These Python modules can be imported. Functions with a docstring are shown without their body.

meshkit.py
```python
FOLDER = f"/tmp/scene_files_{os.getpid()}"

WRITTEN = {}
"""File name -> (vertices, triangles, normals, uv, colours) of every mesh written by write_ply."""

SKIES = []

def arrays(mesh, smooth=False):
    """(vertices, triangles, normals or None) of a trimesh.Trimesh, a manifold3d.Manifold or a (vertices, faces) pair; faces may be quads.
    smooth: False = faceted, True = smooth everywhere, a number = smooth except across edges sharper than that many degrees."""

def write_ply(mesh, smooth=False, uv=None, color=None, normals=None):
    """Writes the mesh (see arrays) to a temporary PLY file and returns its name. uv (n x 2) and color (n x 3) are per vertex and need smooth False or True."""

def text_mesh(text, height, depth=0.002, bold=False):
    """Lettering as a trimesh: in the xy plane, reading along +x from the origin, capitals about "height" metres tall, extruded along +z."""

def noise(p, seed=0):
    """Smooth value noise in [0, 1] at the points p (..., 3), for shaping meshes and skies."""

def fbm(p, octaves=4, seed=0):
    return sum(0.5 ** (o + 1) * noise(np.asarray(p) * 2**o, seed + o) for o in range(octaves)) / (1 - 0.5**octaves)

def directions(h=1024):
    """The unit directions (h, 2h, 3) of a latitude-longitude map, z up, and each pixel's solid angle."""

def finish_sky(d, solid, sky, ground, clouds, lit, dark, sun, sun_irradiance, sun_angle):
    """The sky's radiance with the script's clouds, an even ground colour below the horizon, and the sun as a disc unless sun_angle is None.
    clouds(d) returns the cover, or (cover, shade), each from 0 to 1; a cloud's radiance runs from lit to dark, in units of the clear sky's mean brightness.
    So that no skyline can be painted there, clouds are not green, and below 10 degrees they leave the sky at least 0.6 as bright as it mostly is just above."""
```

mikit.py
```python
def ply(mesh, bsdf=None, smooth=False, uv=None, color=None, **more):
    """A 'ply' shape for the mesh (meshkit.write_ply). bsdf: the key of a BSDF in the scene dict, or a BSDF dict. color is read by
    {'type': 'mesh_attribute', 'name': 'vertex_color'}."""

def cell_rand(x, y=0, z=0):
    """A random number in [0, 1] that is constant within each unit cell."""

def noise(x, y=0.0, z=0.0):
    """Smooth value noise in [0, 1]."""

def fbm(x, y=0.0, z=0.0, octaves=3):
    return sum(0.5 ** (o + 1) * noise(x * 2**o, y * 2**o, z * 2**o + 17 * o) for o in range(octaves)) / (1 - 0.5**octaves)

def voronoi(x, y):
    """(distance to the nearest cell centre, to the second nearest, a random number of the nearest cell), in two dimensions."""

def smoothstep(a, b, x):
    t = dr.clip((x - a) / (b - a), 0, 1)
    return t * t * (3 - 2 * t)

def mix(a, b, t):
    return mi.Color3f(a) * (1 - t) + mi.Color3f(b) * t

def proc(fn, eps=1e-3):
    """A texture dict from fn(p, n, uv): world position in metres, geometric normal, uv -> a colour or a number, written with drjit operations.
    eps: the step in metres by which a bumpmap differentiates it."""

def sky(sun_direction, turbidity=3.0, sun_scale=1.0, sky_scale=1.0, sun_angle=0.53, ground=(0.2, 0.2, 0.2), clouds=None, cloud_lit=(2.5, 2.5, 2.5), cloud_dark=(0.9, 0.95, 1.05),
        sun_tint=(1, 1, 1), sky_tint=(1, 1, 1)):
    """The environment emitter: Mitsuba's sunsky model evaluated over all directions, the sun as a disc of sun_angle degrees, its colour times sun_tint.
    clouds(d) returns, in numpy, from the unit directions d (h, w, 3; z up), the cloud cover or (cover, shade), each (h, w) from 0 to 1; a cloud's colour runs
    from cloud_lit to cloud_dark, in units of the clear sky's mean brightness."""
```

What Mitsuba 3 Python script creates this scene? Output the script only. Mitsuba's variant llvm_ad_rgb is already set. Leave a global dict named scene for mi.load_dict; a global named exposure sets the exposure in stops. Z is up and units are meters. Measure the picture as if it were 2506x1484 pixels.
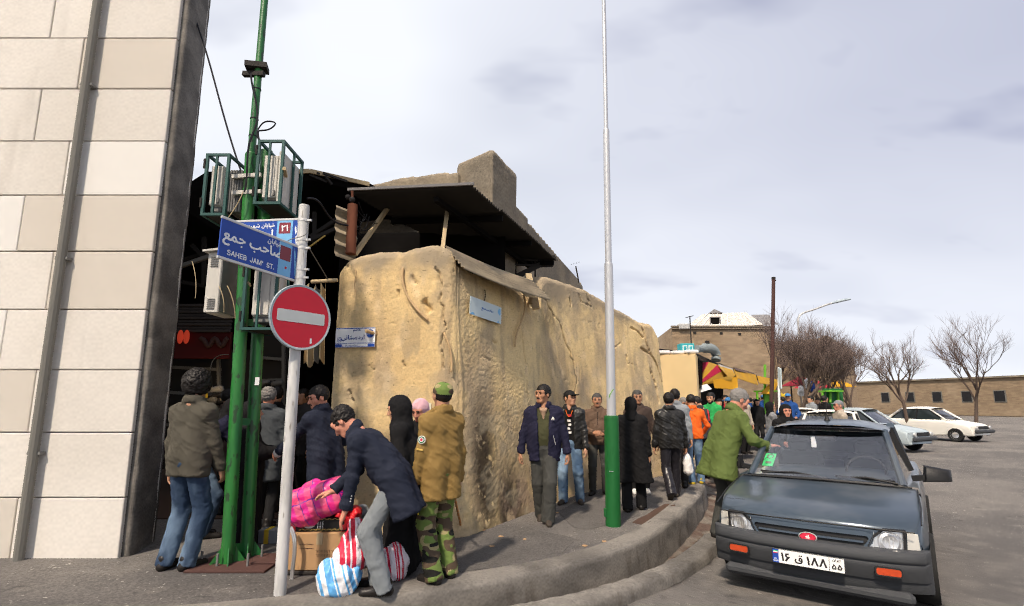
import math, random
import numpy as np, trimesh, manifold3d, shapely
from shapely.geometry import Polygon, LineString, box as sbox
from scipy.spatial import cKDTree
import drjit as dr
import mitsuba as mi
import mikit, meshkit

# ------------------------------------------------------------------ camera, sky, exposure
FOCAL, TILT = 1258.0, math.atan(200 / 1258.0)
EYE = np.array([0.0, 0.0, 1.5])
FWD = np.array([0, math.cos(TILT), math.sin(TILT)])
UPV = np.array([0, -math.sin(TILT), math.cos(TILT)])
T4 = mi.ScalarTransform4f
exposure = 1.2
SUN = np.array([-0.27, -0.60, 0.75])


def sky_clouds(d):
    x, y, z = d[..., 0], d[..., 1], np.maximum(d[..., 2], 0.0)
    q = np.stack([x / (z + 0.35), y / (z + 0.35), z * 0 + 3.0], -1)
    a = meshkit.fbm(q * [1.1, 1.6, 1], 4, 3)
    b = meshkit.fbm(q * [3.0, 5.0, 1] + 7.0, 4, 8)
    shade = np.clip(0.02 + 0.30 * np.clip(z - .25, 0, 1) + 0.34 * (a - 0.42) + 0.13 * (b - 0.5) + 1.0 * np.clip(x + .05, -0.3, 0.8) * np.clip(z * 2.2, 0, 1), 0, 1)
    c = meshkit.fbm(q * [2.6, 5.5, 1] + 31.0, 5, 5)
    shade = np.clip(shade + 0.9 * np.clip(c - 0.62, 0, 1) * 2, 0, 1)
    cover = np.clip(0.90 - 0.25 * np.clip(a - 0.5, 0, 1) * 2 , 0, 1)
    return cover, shade


scene = {
    "camera": {"type": "perspective", "fov": math.degrees(2 * math.atan(1253.0 / FOCAL)), "fov_axis": "x", "near_clip": 0.05, "far_clip": 4000.0,
               "principal_point_offset_x": (1253 - 1251) / 2506.0, "principal_point_offset_y": (742 - 785) / 1484.0,
               "to_world": T4().look_at(origin=EYE.tolist(), target=(EYE + FWD).tolist(), up=[0, 0, 1])},
    "sky": mikit.sky(SUN.tolist(), turbidity=4, sun_scale=1.45, sky_scale=1.0, sun_angle=3.5, sun_tint=(0.97, 1.0, 1.08), clouds=sky_clouds, cloud_lit=(4.4, 4.5, 4.75), cloud_dark=(2.0, 2.1, 2.75)),
}
labels = {}


def at(u, v, y):
    """The point at depth y that the photograph shows at (u, v) of its 2506 x 1484 view."""
    r = np.array([1.0, 0, 0]) * ((u - 1251) / FOCAL) + UPV * (-(v - 785) / FOCAL) + FWD
    return EYE + r * (y / r[1])


def ground(u, v, z=0.0):
    r = np.array([1.0, 0, 0]) * ((u - 1251) / FOCAL) + UPV * (-(v - 785) / FOCAL) + FWD
    return EYE + r * ((z - EYE[2]) / r[2])


# ------------------------------------------------------------------ naming
def numbered(key):
    if key not in scene and key not in labels:
        return key
    k = 1
    while f"{key}_{k:03d}" in scene or f"{key}_{k:03d}" in labels:
        k += 1
    return f"{key}_{k:03d}"


def thing(name, label, cat=None, group=None, kind=None):
    key = numbered(name)
    labels[key] = {"label": label}
    for a, b in (("category", cat), ("group", group), ("kind", kind)):
        if b:
            labels[key][a] = b
    return key


def part(parent, name, mesh, mat, smooth=30, label=None, kind=None, **kw):
    key = numbered(f"{parent}__{name}")
    scene[key] = mikit.ply(mesh, mat, smooth=smooth, **kw)
    if label or kind:
        labels[key] = {}
        if label:
            labels[key]["label"] = label
        if kind:
            labels[key]["kind"] = kind
    return key


def solo(name, label, cat, mesh, mat, smooth=30, group=None, kind=None, **kw):
    key = thing(name, label, cat, group, kind)
    scene[key] = mikit.ply(mesh, mat, smooth=smooth, **kw)
    return key


def struct(name, mesh, mat, smooth=False, label=None):
    scene[name] = mikit.ply(mesh, mat, smooth=smooth)
    labels[name] = {"kind": "structure"}
    if label:
        labels[name]["label"] = label
    return name


# ------------------------------------------------------------------ materials
def rgb(c):
    return {"type": "rgb", "value": [float(x) for x in c]}


def mat(name, c, rough=0.7, spec=0.3, metal=0.0, **kw):
    base = c if isinstance(c, dict) else rgb(c)
    scene[name] = {"type": "twosided", "bsdf": {"type": "principled", "base_color": base, "roughness": rough, "specular": spec, "metallic": metal, **kw}}
    return name


N, FB, SS = mikit.noise, mikit.fbm, mikit.smoothstep


def col(*c):
    return mi.Color3f(*[float(x) for x in c])


def mixc(a, b, t):
    return a * (1 - t) + b * t


def blob(p, x, y, z, rx, rz, soft=0.6):
    d = dr.sqrt(dr.square((p.x - x) / rx) + dr.square((p.y - y) / rx) + dr.square((p.z - z) / rz))
    return 1 - SS(1 - soft, 1.0, d)


def mud_color(p, n, uv):
    big = FB(p.x * 0.9, p.y * 0.9, p.z * 0.7, 4)
    mid = FB(p.x * 6, p.y * 6, p.z * 3.0, 3)
    fine = N(p.x * 55, p.y * 55, p.z * 70)
    streak = FB(p.x * 5, p.y * 5, p.z * 0.5, 3)
    c = mixc(col(.69, .525, .275), col(.57, .415, .21), SS(.3, .7, big))
    c = mixc(c, col(.34, .26, .17), SS(.48, .74, streak) * .6)
    c = mixc(c, col(.76, .59, .36), SS(.55, .8, mid) * .5)
    c = mixc(c, col(.46, .345, .22), SS(.5, .72, FB(p.x * 1.7 + 9, p.y * 1.7, p.z * 1.1, 4)) * .45)
    straw = N(p.x * 120 + 3 * mid, p.y * 120, p.z * 34)
    c = c * (0.80 + 0.22 * fine + .20 * straw)
    c = mixc(c, col(.30, .245, .185), SS(.48, .66, FB(p.x * 2.6 + 4, p.y * 2.6, p.z * 1.7, 4)) * .42)
    c = mixc(c, col(.20, .165, .125), SS(.62, .72, FB(p.x * 7 + 2, p.y * 7, p.z * 1.3, 3)) * .35 * SS(3.4, 2.2, p.z))
    # damp salty band and grime near the ground
    low = 1 - SS(.15, 1.5, p.z + (mid - .5) * .9)
    c = mixc(c, col(.34, .265, .19), low * .5 * SS(.25, .6, FB(p.x * 2, p.y * 2, p.z * 2, 3)))
    # soot of old fires at the corner and under the gap in the wall top
    nz = FB(p.x * 7, p.y * 7, p.z * 3, 4)
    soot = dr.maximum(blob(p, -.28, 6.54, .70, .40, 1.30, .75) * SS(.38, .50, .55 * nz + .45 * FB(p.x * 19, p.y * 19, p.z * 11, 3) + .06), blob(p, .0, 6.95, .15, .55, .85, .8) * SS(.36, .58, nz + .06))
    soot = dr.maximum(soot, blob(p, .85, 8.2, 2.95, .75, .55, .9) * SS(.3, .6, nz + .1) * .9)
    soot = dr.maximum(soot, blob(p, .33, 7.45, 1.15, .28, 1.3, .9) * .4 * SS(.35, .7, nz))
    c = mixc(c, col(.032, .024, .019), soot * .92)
    grime = dr.maximum(blob(p, 1.35, 9.15, 1.7, .5, .9, .9), dr.maximum(blob(p, 2.95, 10.85, 1.5, .5, 1.0, .9), blob(p, 1.9, 9.8, 2.6, .35, .7, .9)))
    c = mixc(c, col(.19, .165, .135), grime * SS(.38, .62, nz) * .6)
    c = mixc(c, col(.30, .215, .165), blob(p, .15, 7.25, .25, .75, .55, .9) * SS(.35, .6, mid) * .7)
    c = mixc(c, col(.42, .36, .25), SS(.50, .62, FB(p.x * 3.3 + 30, p.y * 3.3, p.z * 3.3, 4)) * .35 * SS(2.6, 1.2, p.z))
    # bare grey clay at the worn top edge
    top = SS(2.98, 3.36, p.z + (mid - .5) * .6)
    c = mixc(c, col(.27, .225, .165), top * .8)
    flecks = SS(.84, .90, N(p.x * 31, p.y * 31, p.z * 44)) * SS(.4, .6, mid)
    return c * (1 - .4 * flecks)


def mud_relief(p, n, uv):
    return .006 * FB(p.x * 30, p.y * 30, p.z * 30, 3) + .006 * N(p.x * 100, p.y * 100, p.z * 60)


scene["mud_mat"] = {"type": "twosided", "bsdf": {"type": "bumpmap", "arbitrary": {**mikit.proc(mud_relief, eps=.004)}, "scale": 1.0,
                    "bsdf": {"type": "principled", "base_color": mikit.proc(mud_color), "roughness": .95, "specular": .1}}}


def grey_mud_color(p, n, uv):
    a = FB(p.x * 1.5, p.y * 1.5, p.z * 1.1, 4)
    f = N(p.x * 28, p.y * 28, p.z * 28)
    c = mixc(col(.27, .225, .165), col(.19, .165, .13), SS(.3, .7, a))
    return c * (.78 + .4 * f)


mat("grey_mud", mikit.proc(grey_mud_color), .95, .1)


def asphalt_color(p, n, uv):
    a = FB(p.x * .8, p.y * .8, 0, 4)
    b = FB(p.x * 4.5, p.y * 4.5, 2.0, 3)
    f = N(p.x * 75, p.y * 75, 0)
    c = mixc(col(.125, .116, .108), col(.085, .080, .077), SS(.3, .7, a))
    c = mixc(c, col(.165, .152, .138), SS(.55, .8, b) * .45)
    gum = SS(.90, .94, N(p.x * 13, p.y * 13, 5.0))
    c = c * (1 - .3 * gum)
    speck = SS(.93, .96, N(p.x * 31, p.y * 31, 9.0))
    c = mixc(c, col(.4, .38, .34), speck * .6)
    return c * (.72 + .5 * f)


mat("asphalt", mikit.proc(asphalt_color), .9, .2)


def asphalt_dark_color(p, n, uv):
    b = FB(p.x * 4.5, p.y * 4.5, 2.0, 3)
    return mixc(col(.105, .098, .092), col(.075, .071, .068), b) * (.72 + .5 * N(p.x * 75, p.y * 75, 0))


mat("asphalt_dark", mikit.proc(asphalt_dark_color), .9, .2)


def concrete_color(p, n, uv):
    a = FB(p.x * 2.3, p.y * 2.3, p.z * 4, 4)
    st = FB((p.x + p.y) * 9, (p.x - p.y) * 3, p.z * 1.2, 3)
    f = N(p.x * 60, p.y * 60, p.z * 60)
    c = mixc(col(.185, .172, .155), col(.105, .098, .090), SS(.32, .68, a))
    c = mixc(c, col(.07, .06, .05), SS(.52, .75, st) * .6 * SS(.02, -.2, p.z))
    return c * (.78 + .42 * f)


mat("concrete", mikit.proc(concrete_color), .92, .15)


def plaster_color(p, n, uv):
    a = FB(p.x * .7, p.y * .7, p.z * .5, 4)
    s = FB(p.x * 4, p.y * 4, p.z * .35, 3)
    c = mixc(col(.66, .63, .58), col(.58, .55, .50), SS(.3, .7, a))
    c = mixc(c, col(.40, .37, .33), SS(.6, .82, s) * .45)
    return c * (.93 + .12 * N(p.x * 40, p.y * 40, p.z * 40))


mat("plaster", mikit.proc(plaster_color), .9, .2)


def brick_color(p, n, uv):
    row = dr.floor(p.z / .07)
    h = p.x * .8 + p.y * .6
    k = h / .21 + .5 * (row - 2 * dr.floor(row / 2))
    r = mikit.cell_rand(dr.floor(k), row, 3)
    a = FB(p.x * .35, p.y * .35, p.z * .35, 3)
    c = mixc(col(.30, .22, .145), col(.22, .165, .11), r)
    c = mixc(c, col(.34, .26, .18), SS(.4, .7, a) * .6)
    return c * (.85 + .3 * N(p.x * 3, p.y * 3, p.z * 5))


mat("far_brick", mikit.proc(brick_color), .95, .1)


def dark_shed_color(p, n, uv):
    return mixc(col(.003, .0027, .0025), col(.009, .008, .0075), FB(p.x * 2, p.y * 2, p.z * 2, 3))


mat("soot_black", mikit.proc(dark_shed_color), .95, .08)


def camo_color(p, n, uv):
    w = .6 * N(p.x * 9, p.y * 9, p.z * 9)
    a = N(p.x * 11 + w, p.y * 11, p.z * 15 + w)
    b = N(p.x * 13 + 20 + w, p.y * 13, p.z * 17)
    d = N(p.x * 12 + 50, p.y * 12 - w, p.z * 19 + 7)
    c = col(.13, .19, .05)
    c = dr.select(a > .63, col(.30, .26, .13), c)
    c = dr.select(b > .56, col(.085, .06, .04), c)
    c = dr.select(d > .66, col(.014, .014, .012), c)
    return mi.Color3f(c)


mat("camo", mikit.proc(camo_color), .85, .2)


def denim_color(p, n, uv):
    f = FB(p.x * 7, p.y * 7, p.z * 3.5, 3)
    return mixc(col(.055, .10, .175), col(.21, .31, .43), SS(.35, .68, f))


mat("denim", mikit.proc(denim_color), .85, .2)


def denim_dark_color(p, n, uv):
    f = FB(p.x * 6, p.y * 6, p.z * 3.0, 3)
    return mixc(col(.025, .045, .085), col(.12, .18, .26), SS(.42, .75, f))


mat("denim_dark", mikit.proc(denim_dark_color), .85, .2)


def green_paint_color(p, n, uv):
    a = FB(p.x * 14, p.y * 14, p.z * 1.6, 4)
    chip = SS(.60, .68, FB(p.x * 24, p.y * 24, p.z * 8, 3))
    c = mixc(col(.013, .115, .030), col(.022, .165, .030), SS(.3, .7, a))
    c = mixc(c, col(.03, .10, .03), SS(.55, .75, FB(p.x * 30, p.y * 30, p.z * .7, 2)) * .5)
    return mixc(c, col(.02, .03, .02), chip * .8)


mat("green_paint", mikit.proc(green_paint_color), .42, .45)


def galvanised_color(p, n, uv):
    a = FB(p.x * 12, p.y * 12, p.z * 2.5, 4)
    r = SS(.66, .8, FB(p.x * 30, p.y * 30, p.z * 5, 3))
    c = mixc(col(.55, .55, .54), col(.38, .38, .37), SS(.3, .7, a))
    return mixc(c, col(.16, .13, .10), r * .7)


mat("worn_white", mikit.proc(galvanised_color), .55, .4)


def sheet_color(p, n, uv):
    a = FB(p.x * 3, p.y * 3, p.z * 3, 4)
    return mixc(col(.36, .30, .21), col(.22, .185, .135), SS(.3, .7, a))


mat("old_sheet", mikit.proc(sheet_color), .85, .2)


def car_paint_color(p, n, uv):
    dust = SS(.35, .75, FB(p.x * 2.2, p.y * 2.2, p.z * 2.2, 4))
    return mixc(col(.050, .072, .098), col(.125, .140, .155), dust * .8)


mat("car_paint", mikit.proc(car_paint_color), .2, .5, metal=.4, clearcoat=.6, clearcoat_gloss=.85)

for nm, c, r in (("skin", (.46, .245, .155), .55), ("skin_dark", (.36, .18, .105), .55), ("skin_red", (.52, .23, .155), .55), ("hair_black", (.012, .010, .009), .55), ("hair_grey", (.20, .19, .18), .7), ("hair_dark_grey", (.07, .066, .062), .7),
                 ("navy", (.016, .016, .036), .85), ("navy_suit", (.017, .021, .036), .8), ("olive_vest", (.055, .056, .028), .9), ("trouser_grey", (.055, .056, .052), .85), ("trouser_black", (.016, .016, .017), .85),
                 ("trouser_light", (.19, .21, .225), .85), ("khaki", (.235, .150, .050), .8), ("brown_jacket", (.125, .082, .058), .85), ("brown_dark", (.085, .06, .05), .85), ("black_cloth", (.011, .011, .012), .9),
                 ("leather", (.018, .018, .018), .36), ("leather_trousers", (.02, .019, .024), .3), ("shoe_black", (.016, .014, .013), .4), ("shoe_brown", (.06, .05, .042), .6), ("orange_shirt", (.80, .135, .02), .8),
                 ("parka", (.092, .125, .036), .85), ("jacket_olive", (.072, .066, .052), .85), ("jacket_grey", (.045, .043, .046), .85), ("green_hood", (.03, .33, .09), .85), ("blue_uniform", (.018, .065, .22), .85),
                 ("blue_cap", (.05, .17, .38), .8), ("grey_wool", (.20, .205, .215), .9), ("stripe_grey", (.24, .26, .28), .9), ("pink_scarf", (.60, .36, .40), .85), ("white_shirt", (.62, .66, .76), .8), ("white_cloth", (.72, .70, .68), .8),
                 ("red_cloth", (.48, .03, .04), .8), ("plaid", (.33, .22, .15), .85), ("suit_grey", (.06, .068, .075), .85), ("beige_coat", (.38, .33, .27), .9), ("cap_black", (.014, .014, .014), .7), ("yellow_cloth", (.72, .52, .05), .8),
                 ("eye_dark", (.018, .012, .01), .3), ("lips", (.33, .12, .09), .6), ("brass", (.55, .38, .10), .4),
                 ("cage_green", (.022, .075, .068), .5), ("cabinet_grey", (.50, .485, .44), .5), ("cabinet_dark", (.17, .17, .165), .6), ("metal_light", (.55, .55, .54), .4), ("silver_paint", (.52, .53, .55), .38),
                 ("cable", (.018, .018, .022), .6), ("cable_mud", (.47, .33, .18), .85), ("rust", (.16, .06, .035), .85), ("rust_dark", (.075, .040, .035), .8), ("timber", (.42, .33, .20), .85), ("frame_dark", (.03, .027, .025), .7),
                 ("sign_blue", (.016, .062, .33), .38), ("sign_blue_light", (.17, .42, .68), .4), ("sign_red", (.52, .012, .03), .33), ("sign_maroon", (.21, .035, .05), .4), ("sign_white", (.74, .76, .77), .4), ("sign_grey", (.50, .53, .52), .35), ("sign_rim", (.36, .42, .45), .4),
                 ("sign_faded", (.55, .64, .66), .6), ("sign_ink", (.03, .12, .36), .6), ("sign_navy", (.02, .05, .22), .5), ("cardboard", (.40, .245, .125), .85), ("ink_brown", (.09, .045, .03), .8), ("box_black", (.012, .012, .012), .3),
                 ("bag_red", (.62, .02, .03), .3), ("steel", (.62, .62, .62), .25), ("rubber", (.02, .02, .02), .8), ("bumper", (.052, .055, .06), .6), ("trim_black", (.014, .014, .015), .5), ("plate_white", (.74, .74, .72), .4),
                 ("amber", (.42, .05, .012), .3), ("badge_red", (.55, .02, .05), .3), ("car_white", (.70, .68, .62), .35), ("seat_grey", (.03, .033, .038), .9), ("sticker_green", (.06, .48, .17), .5),
                 ("cream_wall", (.68, .51, .27), .9), ("roof_white", (.50, .455, .40), .85), ("roof_grey", (.17, .165, .165), .8), ("teal", (.05, .38, .42), .6), ("duct", (.21, .245, .255), .6), ("awning_yellow", (.52, .26, .02), .8), ("awning_red", (.33, .018, .05), .8), ("awning_grey", (.30, .28, .26), .9),
                 ("lime_paint", (.13, .38, .03), .5), ("bark", (.115, .085, .068), .95), ("twig", (.165, .125, .112), .95), ("shoe_white", (.66, .66, .64), .6), ("shoe_yellow", (.5, .36, .03), .6), ("shutter", (.060, .052, .048), .6), ("red_dull", (.08, .010, .010), .6), ("shelf_grey", (.16, .155, .14), .7), ("dark_panel", (.035, .032, .028), .8),
                 ("stall_grey", (.16, .165, .17), .6), ("stall_red", (.40, .03, .05), .7), ("dirt_brown", (.07, .045, .035), .95), ("cane", (.55, .22, .06), .5), ("pink_paint", (.65, .62, .5), .8), ("logo_white", (.7, .7, .66), .6), ("green_dark", (.014, .115, .03), .4)):
    mat(nm, c, r, .3 if r < .6 else .15, metal=.75 if nm in ("steel",) else (.35 if nm in ("silver_paint", "metal_light") else 0))


def striped(ca, cb, freq, ax, ay, az):
    def f(p, n, uv):
        w = .9 * N(p.x * 7, p.y * 7, p.z * 5)
        return mi.Color3f(dr.select(N((p.x * ax + p.y * ay + p.z * az) * freq + w * 2.0, 3.0, 1.0) > .48, col(*ca), col(*cb)))
    return f


mat("bag_stripe_red", mikit.proc(striped((.62, .03, .07), (.74, .68, .74), 95, .9, .45, .06)), .35, .4)
mat("bag_stripe_blue", mikit.proc(striped((.12, .38, .72), (.74, .76, .78), 80, .9, .3, .25)), .35, .4)


def plaid_pink(p, n, uv):
    a, b = p.x * .93 + p.z * .36, p.y * .8 - p.x * .25 + p.z * .62
    k = lambda t, s: t / s - dr.floor(t / s)  # noqa: E731
    fa, fb = k(a + .02, .115), k(b, .125)
    c = dr.select(fa > .5, col(.72, .05, .18), col(.66, .012, .20))
    c = dr.select(fb > .55, c * col(1.0, 2.2, 1.35), c)
    c = dr.select((fa < .07) | (fb < .07), col(.16, .02, .25), c)
    return mi.Color3f(mixc(c, col(.80, .22, .32), SS(.55, .8, FB(p.x * 16, p.y * 16, p.z * 16, 3)) * .55))


mat("bag_pink", mikit.proc(plaid_pink), .22, .5, clearcoat=.5)


def awning_stripe(p, n, uv):
    return mi.Color3f(mixc(col(.46, .24, .015), col(.30, .19, .05), FB(p.x * 3, p.y * 3, p.z * 3, 3)))


mat("awning_worn", mikit.proc(awning_stripe), .85, .2)
scene["pane"] = {"type": "thindielectric", "int_ior": 1.5}
mat("tinted_glass", (.016, .022, .024), .06, .6)
scene["screen_glass"] = {"type": "thindielectric", "int_ior": 1.75}
scene["lens_glass"] = {"type": "thindielectric", "int_ior": 1.35}


# ------------------------------------------------------------------ mesh helpers
def cat(*ms):
    flat = []
    for m in ms:
        flat += list(m) if isinstance(m, (list, tuple)) else [m]
    return trimesh.util.concatenate(flat)


def frame(x, y, o=(0, 0, 0)):
    """4 x 4 with columns x, y (made square), x cross y, o."""
    x = np.asarray(x, float); x = x / np.linalg.norm(x)
    y = np.asarray(y, float); y = y - x * (x @ y); y /= np.linalg.norm(y)
    m = np.eye(4)
    m[:3, 0], m[:3, 1], m[:3, 2], m[:3, 3] = x, y, np.cross(x, y), o
    return m


def moved(m, M):
    m = m.copy()
    m.apply_transform(M)
    return m


def box(sx, sy, sz, c=(0, 0, 0), bev=0.0):
    if bev <= 0:
        m = trimesh.creation.box((sx, sy, sz))
    else:
        b = bev
        pts = [(a * (sx / 2 - b * (i != 0)), e * (sy / 2 - b * (i != 1)), f * (sz / 2 - b * (i != 2))) for a in (-1, 1) for e in (-1, 1) for f in (-1, 1) for i in range(3)]
        m = trimesh.convex.convex_hull(np.array(pts))
    m.apply_translation(c)
    return m


def bar(a, b, w, h=None, up=(0, 0, 1)):
    """A square bar from a to b."""
    a, b = np.asarray(a, float), np.asarray(b, float)
    d = b - a
    L = np.linalg.norm(d)
    if abs(d @ np.asarray(up, float)) > .98 * L:
        up = (0, 1, 0)
    return moved(trimesh.creation.box((L, w, h or w)), frame(d, np.cross(np.asarray(up, float), d), (a + b) / 2))


def tube(pts, r, sides=8, cap=True):
    p = np.asarray(pts, float)
    r = np.broadcast_to(np.asarray(r, float), (len(p),))
    t = np.gradient(p, axis=0)
    t /= np.linalg.norm(t, axis=1, keepdims=True) + 1e-12
    ref = np.array([0, 0, 1.0]) if abs(t[:, 2]).mean() < .8 else np.array([1.0, 0, 0])
    a = np.cross(t, ref); a /= np.linalg.norm(a, axis=1, keepdims=True) + 1e-12
    b = np.cross(t, a)
    ang = np.arange(sides) * 2 * np.pi / sides
    v = (p[:, None] + r[:, None, None] * (np.cos(ang)[None, :, None] * a[:, None] + np.sin(ang)[None, :, None] * b[:, None])).reshape(-1, 3)
    f = []
    for i in range(len(p) - 1):
        for j in range(sides):
            k = (j + 1) % sides
            f += [(i * sides + j, i * sides + k, (i + 1) * sides + k), (i * sides + j, (i + 1) * sides + k, (i + 1) * sides + j)]
    if cap:
        n = len(v)
        v = np.vstack([v, p[:1], p[-1:]])
        for j in range(sides):
            k = (j + 1) % sides
            f += [(n, k, j), (n + 1, (len(p) - 1) * sides + j, (len(p) - 1) * sides + k)]
    return trimesh.Trimesh(v, np.array(f), process=False)


def spline(pts, n=24):
    from scipy.interpolate import CubicSpline
    p = np.asarray(pts, float)
    s = np.r_[0, np.cumsum(np.linalg.norm(np.diff(p, axis=0), axis=1))]
    return CubicSpline(s, p)(np.linspace(0, s[-1], n))


def lathe(prof, sides=24, M=None):
    p = np.asarray(prof, float)
    ang = np.arange(sides) * 2 * np.pi / sides
    v = np.stack([p[:, 0, None] * np.cos(ang), p[:, 0, None] * np.sin(ang), np.repeat(p[:, 1, None], sides, 1)], -1).reshape(-1, 3)
    f = []
    for i in range(len(p) - 1):
        for j in range(sides):
            k = (j + 1) % sides
            f += [(i * sides + j, i * sides + k, (i + 1) * sides + k), (i * sides + j, (i + 1) * sides + k, (i + 1) * sides + j)]
    m = trimesh.Trimesh(v, np.array(f), process=False)
    return m if M is None else moved(m, M)


def gridmesh(V, flip=False):
    """A sheet from a grid of points (n, m, 3)."""
    n, m = V.shape[:2]
    i, j = np.meshgrid(np.arange(n - 1), np.arange(m - 1), indexing="ij")
    a = (i * m + j).ravel(); b = a + m
    f = np.vstack([np.stack([a, b, b + 1], 1), np.stack([a, b + 1, a + 1], 1)])
    return trimesh.Trimesh(V.reshape(-1, 3), f[:, ::-1] if flip else f, process=False)


def extrude(poly, z0, z1):
    ps = getattr(poly, "geoms", [poly])
    ms = [trimesh.creation.extrude_polygon(g, z1 - z0, engine="earcut") for g in ps if g.area > 1e-9]
    m = cat(ms)
    m.apply_translation((0, 0, z0))
    return m


def rrect(w, h, r, n=4):
    return sbox(-w / 2 + r, -h / 2 + r, w / 2 - r, h / 2 - r).buffer(r, quad_segs=n)


def glyph(key, height, depth=.002, mirror=False):
    """Persian lettering in the xy plane, centred on the origin, extruded along +z."""
    w, h, data = GLYPHS[key]
    polys = []
    for g in data.split("|"):
        rings = [[tuple(map(int, q.split(","))) for q in r.split(" ")] for r in g.split("/")]
        polys.append(Polygon(rings[0], rings[1:]).buffer(0))
    s = shapely.union_all(polys)
    m = extrude(s, 0, 1.0)
    m.apply_scale((height / 88.0, height / 88.0, depth))
    c = (m.bounds[0] + m.bounds[1]) / 2
    m.apply_translation((-c[0], -c[1], 0))
    return m


def latin(text, height, depth=.002, bold=True):
    m = meshkit.text_mesh(text, height, depth, bold)
    c = (m.bounds[0] + m.bounds[1]) / 2
    m.apply_translation((-c[0], -c[1], 0))
    return m


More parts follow.
